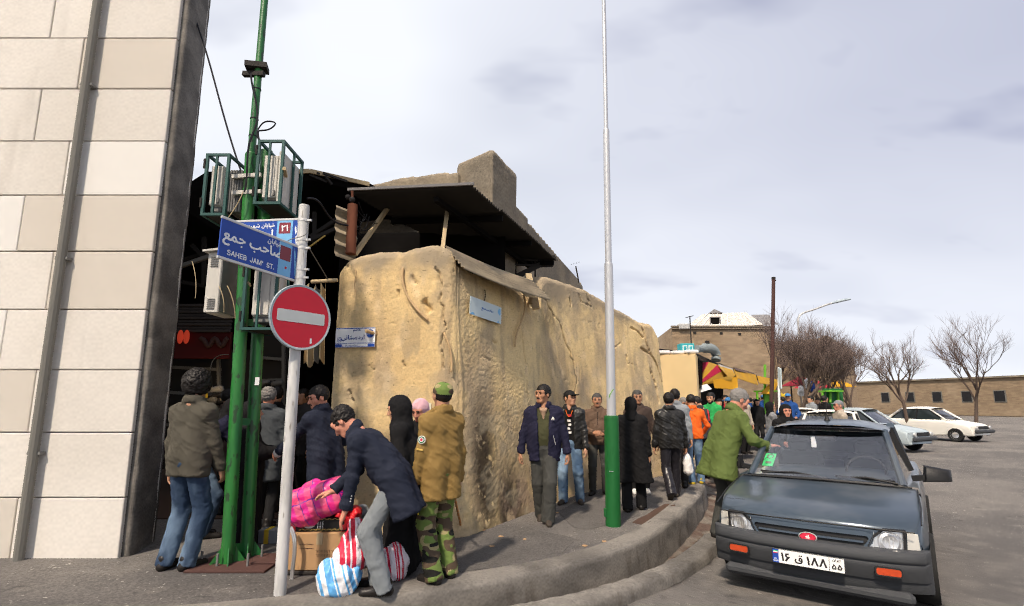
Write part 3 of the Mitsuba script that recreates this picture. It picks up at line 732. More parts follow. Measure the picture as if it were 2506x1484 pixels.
def person(label, pos, yaw, H=1.72, lean=0, side=0, twist=0, hip=(0, 0, None), feet=((.10, .02, 0, -8, 0), (-.10, -.02, 0, 8, 0)), hands=((.245, .07, .80), (-.245, .07, .80)),
           elbow=((.5, -.8, -.1), (-.5, -.8, -.1)), palms=(None, None), curl=(.5, .5), spread=(0, 0), head=(0, 0, 0), hair="hair_black", style="short", moustache=False, beard=None, skin="skin", top="navy", cut="jacket", hem=.20, fat=0.0,
           shirt=None, open_front=None, legs="trouser_black", wide=.0, shoes="shoe_black", res=.014, face=True, show_shoes=True, collar=True, group=None, knee=None, flare=0.0, sleeve=1.0, robe=None, armless=False):
    key = thing("person", label, "person", group)
    S = H / 1.75
    rng = np.random.default_rng(len(labels) * 7 + 3)
    seed = int(rng.integers(1000))
    hp = np.array([hip[0], hip[1], .93 if hip[2] is None else hip[2]])
    la, sa = math.radians(lean), math.radians(side)
    u1 = unit([math.sin(sa), math.sin(la * .75), math.cos(la * .75)])
    u2 = unit([math.sin(sa), math.sin(la * 1.15), math.cos(la * 1.15)])
    tw = math.radians(twist)
    fw0 = np.array([-math.sin(tw), math.cos(tw), 0])
    rx = unit(np.cross(fw0, u2)); fx = np.cross(u2, rx)
    r0 = np.array([1.0, 0, 0]); f0 = np.cross(u1, r0)
    chest, neck = hp + u1 * .27, hp + u1 * .27 + u2 * .25
    sh = [neck - u2 * .082 + s * rx * (.168 + .4 * fat) for s in (1, -1)]
    un = unit(u2 + np.array([0, .25 * math.sin(math.radians(head[1])), .6]))
    Rh = rot(*head)
    hc = neck + un * .125 + Rh @ np.array([0, .012, .030])
    kn, an, el, wr = [], [], [], []
    for i, s in enumerate((1, -1)):
        ft = feet[i]
        a = np.array([ft[0], ft[1] - .03, ft[2] + .085])
        j = hp + r0 * s * .088 - np.array([0, 0, .03])
        pole = (s * .12, 1, 0) if knee is None else knee[i]
        k_, a_ = ik(j, a, .425, .415, pole)
        kn.append(k_); an.append(a_)
        e_, w_ = ik(sh[i], hands[i], .285, .255, elbow[i])
        el.append(e_); wr.append(w_)
    to_world = np.eye(4)
    yr = math.radians(yaw)
    to_world[:3, :3] = S * np.array([[math.cos(yr), -math.sin(yr), 0], [math.sin(yr), math.cos(yr), 0], [0, 0, 1]])
    to_world[:3, 3] = (pos[0], pos[1], pos[2] if len(pos) > 2 else 0)
    put = lambda name, m, mt, sm=True, lab=None: part(key, name, moved(m, to_world), mt, sm, lab)  # noqa: E731
    all_pts = np.array([hp, chest, neck, hc, *sh, *kn, *an, *el, *wr])
    lo, hi = all_pts.min(0) - .30, all_pts.max(0) + .30
    # body: one continuous surface of head, neck, trunk, limbs and hands
    B = Field(lo, hi, .022)
    B.cap(hp - r0 * .05, chest - rx * .05, .085, .075).cap(hp + r0 * .05, chest + rx * .05, .085, .075).cap(sh[0] - rx * .03, sh[1] + rx * .03, .038).cap(chest, neck - u2 * .03, .075, .045)
    for i in (0, 1):
        if not armless:
            B.cap(sh[i], el[i], .045, .038).cap(el[i], wr[i], .037, .028)
        B.cap(hp + r0 * (.088, -.088)[i], kn[i], .070, .048).cap(kn[i], an[i], .046, .031).cap(an[i], an[i] + [0, .03, -.05], .032, .026)
    pieces = [B.mesh()]
    hm = cached(head_mesh, .0075 if face else .011, cut == "chador")
    Mh = np.eye(4); Mh[:3, :3], Mh[:3, 3] = Rh, hc
    pieces.append(moved(hm, Mh))
    N_ = Field(np.minimum(neck, hc) - .14, np.maximum(neck, hc) + .12, .013)
    N_.cap(neck - u2 * .03 + fx * .012, hc + Rh @ np.array([0, -.02, -.06]), .056, .053)
    pieces.append(N_.mesh())
    for i, s in enumerate((1, -1)):
        if armless:
            continue
        d = unit(wr[i] - el[i])
        if palms[i] is not None:
            nrm, d = unit(palms[i][0]), unit(palms[i][1]) if len(palms[i]) > 1 else d
        else:
            nrm = np.array([-s, -.15, 0])
        z = unit(-nrm + d * (nrm @ d))
        M = frame(np.cross(d, z), d, wr[i])
        thumb_side = 1 if s < 0 else -1
        if palms[i] is None:     # relaxed arm: thumb towards the front
            thumb_side = 1 if M[:3, 0] @ np.array([0, 1, 0.2]) > 0 else -1
        pieces.append(moved(cached(hand_mesh, thumb_side, curl[i], .0065 if face else .009, spread[i]), M))
    put("body", joined(pieces), skin)
    hl = lambda m, name, mt, lab=None: put(name, moved(m, Mh), mt, True, lab)  # noqa: E731
    if face:
        for s in (-1, 1):
            e = trimesh.creation.icosphere(1, 1.0); e.apply_scale((.0125, .007, .0068)); e.apply_translation((s * .033, .0865, .010)); hl(e, "eye", "eye_dark")
            b = tube([(s * .016, .0935, .0285), (s * .034, .0945, .034), (s * .052, .080, .029)], [.0045, .0055, .003], 5); hl(b, "eyebrow", hair if hair != "hair_grey" else "hair_dark_grey")
        ml = tube([(-.022, .0925, -.0665), (0, .0985, -.0655), (.022, .0925, -.0665)], [.0025, .0045, .0025], 5); hl(ml, "mouth", "lips")
        if moustache:
            q = Field((-.05, .05, -.08), (.05, .13, -.03), .005)
            q.cap((-.024, .0905, -.057), (0, .1015, -.047), .0065, .0085, k=.006).cap((.024, .0905, -.057), (0, .1015, -.047), .0065, .0085, k=.006)
            hl(q.mesh(), "moustache", hair if hair != "hair_grey" else "hair_dark_grey")
        if beard:
            q = Field((-.1, -.05, -.14), (.1, .13, .02), .008)
            q.ell((0, .030, -.050), (.064, .070, .072), .02).cap((-.018, .072, -.096), (.018, .072, -.096), .025)
            q.ell((0, .105, -.02), (.052, .05, .062), -.01).halfspace((0, .0, -.0), (0, -.8, .6))
            hl(q.mesh(), "beard", beard)
    # hair and headgear, in the head's own frame
    if style in ("short", "bald", "bushy"):
        g = {"short": .009, "bald": .007, "bushy": .036}[style]
        q = Field((-.17, -.2, -.14), (.17, .16, .20), .0085 if face else .011)
        q.ell((0, -.020, .036), (.077 + g, .098 + g, .090 + g * 1.25), .01)
        q.ell((0, .125, -.035), (.079, .092, .098), -.015)
        q.halfspace((0, -.05, -.062 - .02 * (style == "bushy")), (0, .35, -1))
        for s in (-1, 1):
            q.ell((s * .085, .0, -.018), (.03, .026, .036), -.006)
        if style == "bald":
            q.ell((0, .045, .125), (.066, .105, .088), -.01)
        m = q.mesh()
        m = crumple(m, .008 if style == "short" else .022, (30, 30, 30), seed)
        hl(crumple(m, .010, (75, 75, 75), seed + 1), "hair", hair)
    if style == "field_cap":
        q = Field((-.13, -.15, -.12), (.13, .15, .17), .008)
        q.ell((0, -.015, .04), (.089, .112, .088), .01).halfspace((0, 0, .022), (0, -.10, -1))
        hl(crumple(q.mesh(), .006, (14, 14, 25), seed), "cap", "camo")
        hl(lathe([(.089, .018), (.0915, .02), (.0925, .052), (.089, .054)], 24, np.diag([1.0, 1.22, 1, 1]) @ np.array([[1, 0, 0, 0], [0, 1, 0, -.012], [0, .1, 1, .002], [0, 0, 0, 1.0]])), "cap_band", "camo")
        q = Field((-.13, -.15, -.12), (.13, .15, .17), .009)
        q.ell((0, -.020, .025), (.081, .101, .10)).ell((0, .115, -.03), (.079, .092, .11), -.015).halfspace((0, -.05, -.058), (0, .35, -1)).halfspace((0, 0, .03), (0, 0, 1))
        hl(q.mesh(), "hair", "hair_black")
    if style in ("baseball", "baseball_blue", "flat_cap"):
        cm = {"baseball": "cap_black", "baseball_blue": "blue_cap", "flat_cap": "grey_wool"}[style]
        q = Field((-.13, -.15, -.06), (.13, .22, .18), .008)
        q.ell((0, -.010, .045), (.087, .108, .088), .01).halfspace((0, 0, .035), (0, 0, -1))
        q.ell((0, .12, .048), (.075, .085 if style != "flat_cap" else .04, .010), .012)
        hl(q.mesh(), "cap", cm)
        q = Field((-.13, -.15, -.12), (.13, .15, .17), .01)
        q.ell((0, -.020, .025), (.081, .101, .10)).ell((0, .115, -.03), (.079, .092, .11), -.015).halfspace((0, -.05, -.05), (0, .35, -1)).halfspace((0, 0, .045), (0, 0, 1))
        hl(q.mesh(), "hair", hair)
    if style.startswith("scarf:"):
        q = Field((-.16, -.18, -.24), (.16, .16, .18), .009)
        q.ell((0, -.022, .025), (.096, .113, .112), .02).cap((0, -.03, -.06), (0, -.02, -.20), .082, .10, k=.05)
        q.ell((0, .122, -.022), (.062, .088, .086), -.02)
        hl(crumple(q.mesh(), .010, (12, 12, 9), seed), "headscarf", style[6:])
    # clothes
    if cut == "chador":
        C = Field(lo - .1, hi + .1, res)
        C.ell(hc + Rh @ np.array([0, -.025, .02]), (.105, .120, .122), .03, Rh)
        C.cap(hc + Rh @ np.array([0, -.03, -.06]), neck - u2 * .03, .095, .12, k=.07)
        C.cap(sh[0], sh[1], .085, k=.07).cap(chest - rx * .07, hp - r0 * .09, .14, .16, k=.07).cap(chest + rx * .07, hp + r0 * .09, .14, .16, k=.07)
        fl = hem if hem > .5 else .93
        mid = (np.array(feet[0][:3]) + np.array(feet[1][:3])) / 2
        bot = np.array([mid[0], mid[1], .93 - fl + .10])
        for s in (-1, 1):
            C.cap(hp + r0 * s * .08, bot + r0 * s * .14 + [0, .03, 0], .16, .15 + flare, k=.08)
        for i in (0, 1):
            C.cap(sh[i], el[i], .075, .085, k=.05).cap(el[i], wr[i] * .8 + el[i] * .2, .085, .075, k=.07)
        C.halfspace((0, 0, .93 - fl + .03), (0, 0, -1))
        C.ell(hc + Rh @ np.array([0, .125, -.022]), (.064, .095, .088), -.02, Rh)
        m = C.mesh()
        v = np.asarray(m.vertices)
        angl = np.arctan2(v[:, 1] - hp[1], v[:, 0] - hp[0])
        low = np.clip((1.35 - v[:, 2]) / 1.2, 0, 1)
        fold = np.sin(angl * 9 + 3 * meshkit.noise(v * [3, 3, 1.5], seed)) * .018 * low
        m.vertices = v + normals(m) * fold[:, None]
        m = crumple(m, .012, (9, 9, 3), seed)
        put("chador", crumple(m, .010, (16, 16, 9), seed + 1), top)
    else:
        J = Field(lo, hi, res)
        w = .074 + fat
        J.cap(sh[0] - rx * .02, sh[1] + rx * .02, .060, k=.05).cap(neck - u2 * .05, neck + un * .02, .075, .066, k=.04)
        J.cap(neck - u2 * .03 - rx * .05, sh[1], .06, .066, k=.05).cap(neck - u2 * .03 + rx * .05, sh[0], .06, .066, k=.05)
        for s in (-1, 1):
            J.cap(chest + u2 * .10 + s * rx * w, hp + u1 * .05 + s * r0 * (w - .006), .101 + fat * .4, .104 + fat * .6, k=.055)
        J.ell(hp + u1 * .17 + f0 * (.02 + fat), (.14 + fat, .115 + fat, .17), .06)
        dn = unit(-u1 + np.array([0, 0, -.5]))
        for s in (-1, 1):
            J.cap(hp + u1 * .05 + s * r0 * .085, hp + dn * (hem + .05) + s * r0 * (.092 + flare), .106 + fat * .5, .111 + flare * .6 + fat * .3, k=.055)
        J.halfspace(hp + dn * hem, dn, hp - .45 + dn * hem, hp + .45 + dn * hem)
        tight = cut == "shirt"
        if open_front:
            w0, w1, zv = open_front    # half width at the neck, at the hem, and where it closes (share of the way down)
            top_p, L = neck + u2 * .04, .57 + hem
            def gap(x, y, z):
                px_, py_, pz_ = x - top_p[0], y - top_p[1], z - top_p[2]
                down = -(px_ * u1[0] + py_ * u1[1] + pz_ * u1[2]) / L
                lat = px_ * rx[0] + py_ * rx[1] + pz_ * rx[2]
                fr = px_ * fx[0] + py_ * fx[1] + pz_ * fx[2]
                width = np.where(down < zv, w0 + (w1 - w0) * np.clip(down / zv, 0, 1), -.02 if w1 < .01 else w1)
                return -np.minimum(width - np.abs(lat), fr - .03)
            J.carve(gap)
        for i in (0, 1):
            a = .053 if tight else .059
            J.cap(sh[i], el[i], a - .002, a - .010, k=.05)
            e = el[i] + (wr[i] - el[i]) * (.93 * sleeve)
            J.cap(el[i], e, a - .010, a - .017, k=.025)
            if not tight:
                d = unit(wr[i] - el[i])
                J.cap(e - d * .03, e, a - .010, a - .012, k=.02)
            dd = unit(wr[i] - el[i])
            J.halfspace(e + dd * .012, dd, e - .09, e + .09) if np.linalg.norm(e - hp) > .28 else None
        if collar:
            ringc = neck + un * .035
            for t in np.linspace(-.8 * np.pi, .8 * np.pi, 12)[:-1]:
                q = lambda a, up=0: ringc + (rx * math.sin(a) * .080 - fx * math.cos(a) * .074) + un * (.020 * math.cos(a) + up)  # noqa: E731
                t2 = t + 1.6 * np.pi / 11
                J.cap(q(t), q(t2), .017, k=.012).cap(q(t, -.03), q(t2, -.03), .02, k=.015)
        m = J.mesh()
        m = crumple(m, .009, (8, 8, 6), seed)
        v_ = np.asarray(m.vertices)
        tilt_ = np.stack([v_[:, 0] * 9 + v_[:, 2] * 6, v_[:, 1] * 9 - v_[:, 2] * 5, v_[:, 2] * 13 + v_[:, 0] * 7], 1)
        rg_ = 1 - np.abs(2 * meshkit.fbm(tilt_, 2, seed + 5) - 1) * 2.2
        m.vertices = v_ + normals(m) * (.009 * np.clip(rg_, 0, 1) ** 2)[:, None]
        put("jacket" if not tight else "shirt", m, top)
        if shirt:
            V = Field(lo, hi, res)
            for s in (-1, 1):
                V.cap(chest + u2 * .10 + s * rx * .07, hp + u1 * .0 + s * r0 * .07, .092 + fat * .4, .094 + fat * .5, k=.05)
            V.cap(neck - u2 * .04 - rx * .04, neck - u2 * .04 + rx * .04, .066, k=.04)
            V.ell(hp + u1 * .17 + f0 * (.01 + fat), (.11 + fat, .088 + fat * .8, .17), .05)
            V.halfspace(hp - u1 * .06, -u1)
            put("vest", crumple(V.mesh(), .008, (12, 12, 14), seed), shirt)
    if legs and not (cut == "chador" and hem > .8):
        P = Field(np.minimum(lo, [9, 9, -.02]), np.maximum(hi, [-9, -9, 1.1]), res)
        P.cap(hp - r0 * .055, hp + r0 * .055, (.096 if lean < 10 else .078) + fat * .6, k=.05)
        for i, s in enumerate((1, -1)):
            j = hp + r0 * s * .085 - [0, 0, .04]
            P.cap(j, kn[i], (.090 if lean < 10 else .082) + fat * .2, .068 + wide * .5, k=.035)
            e = an[i] + (kn[i] - an[i]) * .03 - unit(kn[i] - an[i]) * .068
            P.cap(kn[i], e, .070 + wide * .5, .057 + wide, k=.02)
            dl = unit(an[i] - kn[i])
            P.halfspace(e + dl * .0, dl, e - .16, e + .16)
        P.halfspace(hp + [0, 0, .10], (0, 0, 1), hp - .3 + [0, 0, .10], hp + .3 + [0, 0, .2])
        m = crumple(P.mesh(), .009, (10, 10, 4), seed + 9)
        put("trousers", crumple(m, .007, (13, 13, 17), seed + 2), legs)
    if show_shoes:
        for i, ft in enumerate(feet):
            q = Field((-.09, -.12, -.03), (.09, .25, .16), .010)
            q.cap((0, -.045, .035), (0, .03, .050), .042, .043, k=.02).cap((0, .02, .035), (.004, .155, .022), .043, .036, k=.025).cap((0, -.03, .05), (0, -.03, .10), .040, .042, k=.02)
            q.halfspace((0, 0, .0), (0, 0, -1))
            m = q.mesh()
            M = np.eye(4); M[:3, :3] = rot(ft[3], ft[4]); M[:3, 3] = (an[i][0], an[i][1], an[i][2] - .085)
            put("shoe", moved(m, M), shoes)
    info = dict(key=key, M=to_world, neck=neck, chest=chest, hp=hp, hc=hc, Rh=Rh, Mh=Mh, sh=sh, el=el, wr=wr, rx=rx, fx=fx, u1=u1, u2=u2, an=an, put=put)
    return info


def world(info, p):
    return (info["M"] @ np.array([*p, 1.0]))[:3]

# ------------------------------------------------------------------ ground, kerb, gutter, road
ROAD_Z = -.156
KERB = spline([(-14, 3.0), (-8, 3.25), (-5, 3.5), (-2.5, 3.85), (-1, 4.3), (.1, 4.83), (.549, 5.1), (.887, 5.375), (1.255, 5.746), (1.646, 6.25), (2.106, 6.98), (2.604, 7.87), (3.06, 8.72), (3.56, 9.8), (4.05, 11.2), (4.9, 13.5), (7.0, 18.5), (11, 27), (20, 45)], 420)
KN = np.gradient(KERB, axis=0)
KN /= np.linalg.norm(KN, axis=1, keepdims=True)
KN = np.stack([KN[:, 1], -KN[:, 0]], 1)      # towards the road


def strip(d0, d1):
    return Polygon(np.vstack([KERB + KN * d0, (KERB + KN * d1)[::-1]])).buffer(0)


inner = KERB - KN * .26
pave = Polygon(np.vstack([inner, [(20, 60), (-60, 60), (-60, 3.0)]])).buffer(0)
struct("pavement", extrude(pave, -.6, 0.0), "asphalt")
roadside = Polygon(np.vstack([KERB + KN * .64, [(20, 90), (300, 400), (300, -300), (-300, -300), (-300, 2.4)]])).buffer(0)
far = sbox(-300, -300, 300, 900).difference(Polygon(np.vstack([KERB + KN * .64, [(20, 60), (-60, 60), (-60, 2.4)]])).buffer(0))
struct("road", extrude(far, -.7, ROAD_Z), "asphalt")
prof = [(-.262, -.30), (-.262, .006), (-.16, .009), (-.06, .006), (-.025, -.004), (-.006, -.022), (.004, -.05), (.010, -.12), (.016, -.20), (.024, -.30), (.03, -.40), (.03, -.55)]
V = np.zeros((len(prof), len(KERB), 3))
for i, (d, z) in enumerate(prof):
    V[i, :, :2] = KERB + KN * d
    V[i, :, 2] = z
w = meshkit.fbm(V * [5, 5, 9], 4, 2)[..., None]
w2 = meshkit.fbm(V * [14, 14, 14], 3, 9)[..., None]
off = np.zeros_like(V)
off[..., :2] = KN[None] * ((w - .5) * .045 + (w2 - .5) * .02)
off[..., 2:] = (w - .5) * .014 + (w2 - .5) * .008
V[3:-1] += off[3:-1]
for k_ in range(30, len(KERB) - 60, 9):
    V[3:9, k_, :2] -= KN[k_] * .016
    V[2:5, k_, 2] -= .010
crack = np.argmin(np.linalg.norm(KERB - [3.30, 9.22], axis=1))
V[2:, crack, :2] -= KN[crack] * .05
V[2:6, crack, 2] -= .03
struct("kerb", gridmesh(V, True), "concrete", smooth=40)
V = np.zeros((9, len(KERB), 3))
for i, d in enumerate(np.linspace(.0, .46, 9)):
    V[i, :, :2] = KERB + KN * d
    V[i, :, 2] = -.36 - .05 * math.sin(math.pi * i / 8)
V[..., 2] += (meshkit.fbm(V * [4, 4, 1], 4, 5) - .5) * .07


def gutter_color(p, n, uv):
    a = FB(p.x * 3, p.y * 3, 0, 4)
    c = mixc(col(.16, .14, .115), col(.09, .062, .048), SS(.35, .6, a))
    return c * (.8 + .4 * N(p.x * 45, p.y * 45, 0))


mat("gutter_mat", mikit.proc(gutter_color), .8, .3)
struct("gutter", gridmesh(V, True), "gutter_mat", smooth=True)
prof = [(.40, -.55), (.405, -.30), (.41, -.12), (.425, -.07), (.46, -.05), (.56, -.046), (.62, -.052), (.645, -.075), (.655, -.12), (.66, -.2), (.66, -.4)]
KC = KERB[(KERB[:, 1] < 6.75) & (KERB[:, 0] < 2.6)]
NC = KN[(KERB[:, 1] < 6.75) & (KERB[:, 0] < 2.6)]
from scipy.interpolate import interp1d
dense = interp1d(np.linspace(0, 1, len(KC)), np.hstack([KC, NC]).T)(np.linspace(0, 1, 520)).T
V = np.zeros((len(prof), 520, 3))
for i, (d, z) in enumerate(prof):
    V[i, :, :2] = dense[:, :2] + dense[:, 2:] * d
    V[i, :, 2] = z
ns = (meshkit.fbm(V * [7, 7, 7], 4, 12) - .5)[..., None]
n2 = (meshkit.fbm(V * [22, 22, 22], 3, 14) - .5)[..., None]
o = np.concatenate([dense[None, :, 2:] * (ns * .05 + n2 * .02), ns * .06 + n2 * .025], -1)
V[1:-1] += o[1:-1]
V = np.concatenate([V, V.mean(0, keepdims=True).repeat(1, 0) * 0 + V[:1]], 0)
m = gridmesh(V, True)
cap_ = trimesh.Trimesh(np.vstack([V[:, -1], V[:, -1].mean(0)]), [(i, i + 1, len(V)) for i in range(len(V) - 1)] + [(i + 1, i, len(V)) for i in range(len(V) - 1)], process=False)
struct("gutter_curb", cat(m, cap_), "concrete", smooth=40)
# worn earth patch on the pavement beside the kerb, a drain grate over the gutter further on
pt = Polygon([(1.62, 6.72), (1.86, 6.95), (2.12, 7.35), (2.34, 7.72), (2.42, 8.02), (2.3, 7.98), (2.05, 7.6), (1.85, 7.25), (1.66, 7.0), (1.55, 6.8)]).buffer(.02)
solo("dirt_patch", "brown damp dirt stain on the pavement along the kerb edge", "stain", extrude(pt, .001, .004), "dirt_brown", smooth=False)
for i, q in enumerate(([(-.6, 5.0), (.3, 5.35), (.55, 6.0), (.1, 6.4), (-.5, 5.9)], [(.9, 6.6), (1.6, 7.3), (1.7, 8.2), (1.2, 8.3), (.8, 7.4)])):
    struct("pavement_patch" + ("" if not i else "_001"), extrude(Polygon(q).buffer(.15), .001, .004), "asphalt_dark")
rng = random.Random(5)
lit = []
for i in range(9):
    x, y = rng.uniform(-.5, 1.3), rng.uniform(5.6, 8)
    q = [(x + .03 * math.cos(a) * rng.uniform(.4, 1.2), y + .03 * math.sin(a) * rng.uniform(.4, 1.2)) for a in np.linspace(0, 6.28, 7)[:-1]]
    lit.append(extrude(Polygon(q).buffer(.003), 0.001, .006))
solo("litter", "scraps of paper and leaves trodden flat on the grey pavement", "litter", cat(lit), "cardboard", smooth=False, kind="stuff")
g = thing("drain_grate", "dark steel bar grate bridging the gutter behind the man in the green parka", "grate")
ga, gb = ground(1795, 1085, -.02), ground(1860, 1085, -.02)
for s in (0, 1):
    part(g, "rail", bar(ga + [0, s * 1.0, 0], gb + [0, s * 1.0, 0], .05), "frame_dark", False)
for i in range(12):
    q = ga + (gb - ga) * (i + .5) / 12
    part(g, "bar", bar(q, q + [0, 1.0, 0], .05, .06), "frame_dark", False)

# ------------------------------------------------------------------ the mud corner building
WB = np.array([(-2.22, 6.34), (-1.5, 6.22), (-.76, 6.075), (-.62, 6.09), (-.54, 6.14), (-.42, 6.32), (.3, 7.5), (1.1, 8.85), (1.9, 9.8), (3.1, 11.0), (3.55, 11.6)])
ws = np.r_[0, np.cumsum(np.linalg.norm(np.diff(WB, axis=0), axis=1))]
SL = ws[-1]
SHIFT = 8.568 / SL
wall_xy = interp1d(ws, WB.T)
sv = np.arange(0, SL, .0165)
P2 = wall_xy(sv).T
from scipy.ndimage import gaussian_filter1d, gaussian_filter
P2 = gaussian_filter1d(P2, 3, axis=0, mode="nearest")
D2 = np.gradient(P2, axis=0); D2 /= np.linalg.norm(D2, axis=1, keepdims=True)
N2 = gaussian_filter1d(np.stack([D2[:, 1], -D2[:, 0]], 1), 4, axis=0, mode="nearest")
TOP = [(0, 3.20), (.10, 3.33), (.3, 3.38), (.8, 3.40), (1.1, 3.44), (1.3, 3.45), (1.5, 3.38), (1.75, 3.29), (2.1, 3.23), (3.4, 3.20), (3.62, 3.19), (3.66, 2.98), (4.02, 3.02), (4.12, 3.45), (4.3, 3.61), (5.0, 3.67), (5.6, 3.65), (6.0, 3.61), (6.3, 3.56), (6.55, 3.49), (7.0, 3.38), (7.5, 3.27), (7.75, 3.23), (8.3, 3.25), (8.42, 3.15), (8.57, 3.02)]
ztop = interp1d([a / SHIFT for a, _ in TOP], [b for _, b in TOP], fill_value="extrapolate")(sv)
ztop = gaussian_filter1d(ztop, 1.5) + .05 * (meshkit.fbm(np.stack([sv * 6, sv * 0, sv * 0], 1), 4, 4) - .5)
nt = 200
tt = np.linspace(0, 1, nt)
Z = -.05 + (ztop[:, None] + .05) * tt[None, :]
lean_in = (.07 + .17 * np.clip((sv[:, None] - 1.3) / .4, 0, 1)) * np.clip(Z, 0, None) / 3.3
# the crumbled shoulder rounds back at the top
shoulder = np.clip((Z - (ztop[:, None] - .11)) / .11, 0, 1)
base_out = .03 * np.exp(-np.clip(Z, 0, None) / .35)
G3 = np.stack([np.repeat(sv[:, None], nt, 1), np.zeros_like(Z), Z], -1)
d = .035 * (meshkit.fbm(G3 * [.9, 1, .7], 3, 21) - .5) + .007 * (meshkit.fbm(G3 * [3.2, 1, 3.2], 3, 22) - .5) + .007 * (meshkit.fbm(G3 * [11, 1, 9], 3, 23) - .5) + .007 * (meshkit.noise(G3 * [34, 1, 30], 24) - .5)
rough = np.clip(1 - np.abs(G3[..., 0] - 2.0) / .9, 0, 1) * np.clip(1.6 - Z, 0, 1)
d += .014 * rough * (meshkit.fbm(G3 * [20, 1, 20], 3, 29) - .6)
d -= .007 * np.clip((meshkit.fbm(G3 * [9, 1, 9], 4, 31) - .70) * 8, 0, 1)
d[:, :] += .016 * np.exp(-((G3[..., 0] - 1.46 - .05 * np.sin(Z * 5)) / .06) ** 2) + .012 * np.exp(-((G3[..., 0] - 1.75 - .04 * np.sin(Z * 4 + 1)) / .04) ** 2)       # corner bead, pinched and lumpy
CRACKS = [([(4.18, 3.28), (4.3, 3.15), (4.5, 2.96), (4.72, 2.86), (4.8, 2.7), (4.97, 2.4), (5.1, 2.1), (5.15, 1.85), (5.02, 1.6), (5.0, 1.4)], .014, .05), ([(5.44, 3.5), (5.53, 3.37), (5.78, 3.34)], .016, .035), ([(5.69, 3.63), (5.74, 3.49), (5.85, 3.31)], .02, .04), ([(5.13, 3.37), (5.14, 3.23)], .025, .05),
          ([(6.41, 2.65), (6.59, 2.59), (6.8, 2.7)], .014, .03), ([(6.94, 2.45), (7.0, 2.29), (7.14, 2.27)], .016, .04), ([(7.7, 3.1), (7.8, 2.8), (7.96, 2.6), (8.24, 2.4), (8.4, 2.19), (8.51, 1.93)], .026, .11), ([(7.56, 2.64), (7.95, 2.55)], .03, .07), ([(7.26, 3.06), (7.56, 2.97), (7.68, 2.89)], .02, .05),
          ([(7.9, 2.2), (8.1, 1.9), (8.2, 1.5)], .04, .07), ([(3.36, 2.52), (3.4, 2.15), (3.4, 1.85), (3.45, 1.2)], .012, .022), ([(1.30, 3.15), (1.36, 2.95), (1.36, 2.78), (1.40, 2.59), (1.43, 2.36), (1.39, 2.2), (1.42, 1.9)], .013, .03), ([(0.0, 3.27), (.1, 3.22)], .02, .03), ([(0.0, 1.74), (.18, 1.71), (.25, 1.66), (.3, 1.5)], .009, .02),
          ([(1.18, 2.72), (1.22, 2.62)], .045, .06), ([(1.0, 3.05), (1.04, 2.97)], .035, .03), ([(.8, 2.86), (.82, 2.8)], .02, .03), ([(.9, 1.98), (.92, 1.93)], .02, .02), ([(.5, 1.95), (.55, 1.9)], .015, .02), ([(2.2, 2.1), (2.5, 2.05)], .012, .02), ([(2.55, 2.32), (2.62, 2.3)], .02, .03)]
flat = np.stack([G3[..., 0].ravel(), Z.ravel()], 1)
wob = (meshkit.noise(np.stack([flat[:, 0] * 14, flat[:, 1] * 14, flat[:, 0] * 0], 1), 41) - .5) * .05
for pts, wid, dep in CRACKS:
    p = np.array(pts) / [SHIFT, 1]
    dist = np.full(len(flat), 9.0)
    for a, b in zip(p[:-1], p[1:]):
        e = b - a
        t = np.clip(((flat - a) @ e) / (e @ e), 0, 1)
        dist = np.minimum(dist, np.linalg.norm(flat + np.stack([wob, wob * .5], 1) - a - t[:, None] * e, axis=1))
    d -= (1.5 * dep * np.exp(-(dist / (.72 * wid)) ** 2)).reshape(d.shape)
d = d + base_out - lean_in - .075 * shoulder ** 2
VW = np.zeros((len(sv), nt, 3))
VW[..., :2] = P2[:, None] + N2[:, None] * d[..., None]
VW[..., 2] = Z
# the top turns inwards, and the inside of the parapet goes down to the roof
inn = []
for o, dz in ((.12, .02), (.25, .0), (.33, -.08), (.36, -.4)):
    q = VW[:, -1].copy(); q[:, :2] -= N2 * o; q[:, 2] += dz + .03 * (meshkit.fbm(q * 7, 3, 6) - .5) + (-.25 if dz < -.2 else 0)
    inn.append(q)
VW = np.concatenate([VW, np.stack(inn, 1)], 1)
mb = thing("mud_building", "low corner house of ochre mud plaster with a crumbling top and cracked walls", "building")
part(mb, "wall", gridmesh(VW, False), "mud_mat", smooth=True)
footprint = Polygon(np.vstack([P2 - N2 * .25, [(3.3, 13.0), (-1.9, 9.6), (-2.1, 8.2)]])).buffer(0)
part(mb, "roof", extrude(footprint, 2.55, 2.63), "grey_mud", False)
ends = lambda p, q, z: gridmesh(np.array([[[p[0], p[1], 0], [p[0], p[1], z]], [[q[0], q[1], 0], [q[0], q[1], z]]]))  # noqa: E731
part(mb, "end_wall", cat(ends((3.35, 11.75), (3.3, 13.0), 2.9), ends((3.3, 13.0), (-1.9, 9.6), 2.7), ends((-2.05, 8.2), (-2.05, 6.6), 3.0)), "mud_mat", False)


def on_wall(s, z, out=.0):
    i = min(int(s / SHIFT / .0165), len(sv) - 1)
    j = int(np.clip((z + .05) / (ztop[i] + .05) * (nt - 1), 0, nt - 1))
    n = np.array([*N2[i], 0.0])
    return VW[i, j] + n * out, n


def wall_frame(s, z, out):
    p, n = on_wall(s, z, out)
    x = np.cross([0, 0, 1.0], n)
    return frame(x, (0, 0, 1), p)


def hung(name, label, cat_, pts, r, mt):
    return solo(name, label, cat_, tube(spline(pts, 26), r, 7), mt, True)


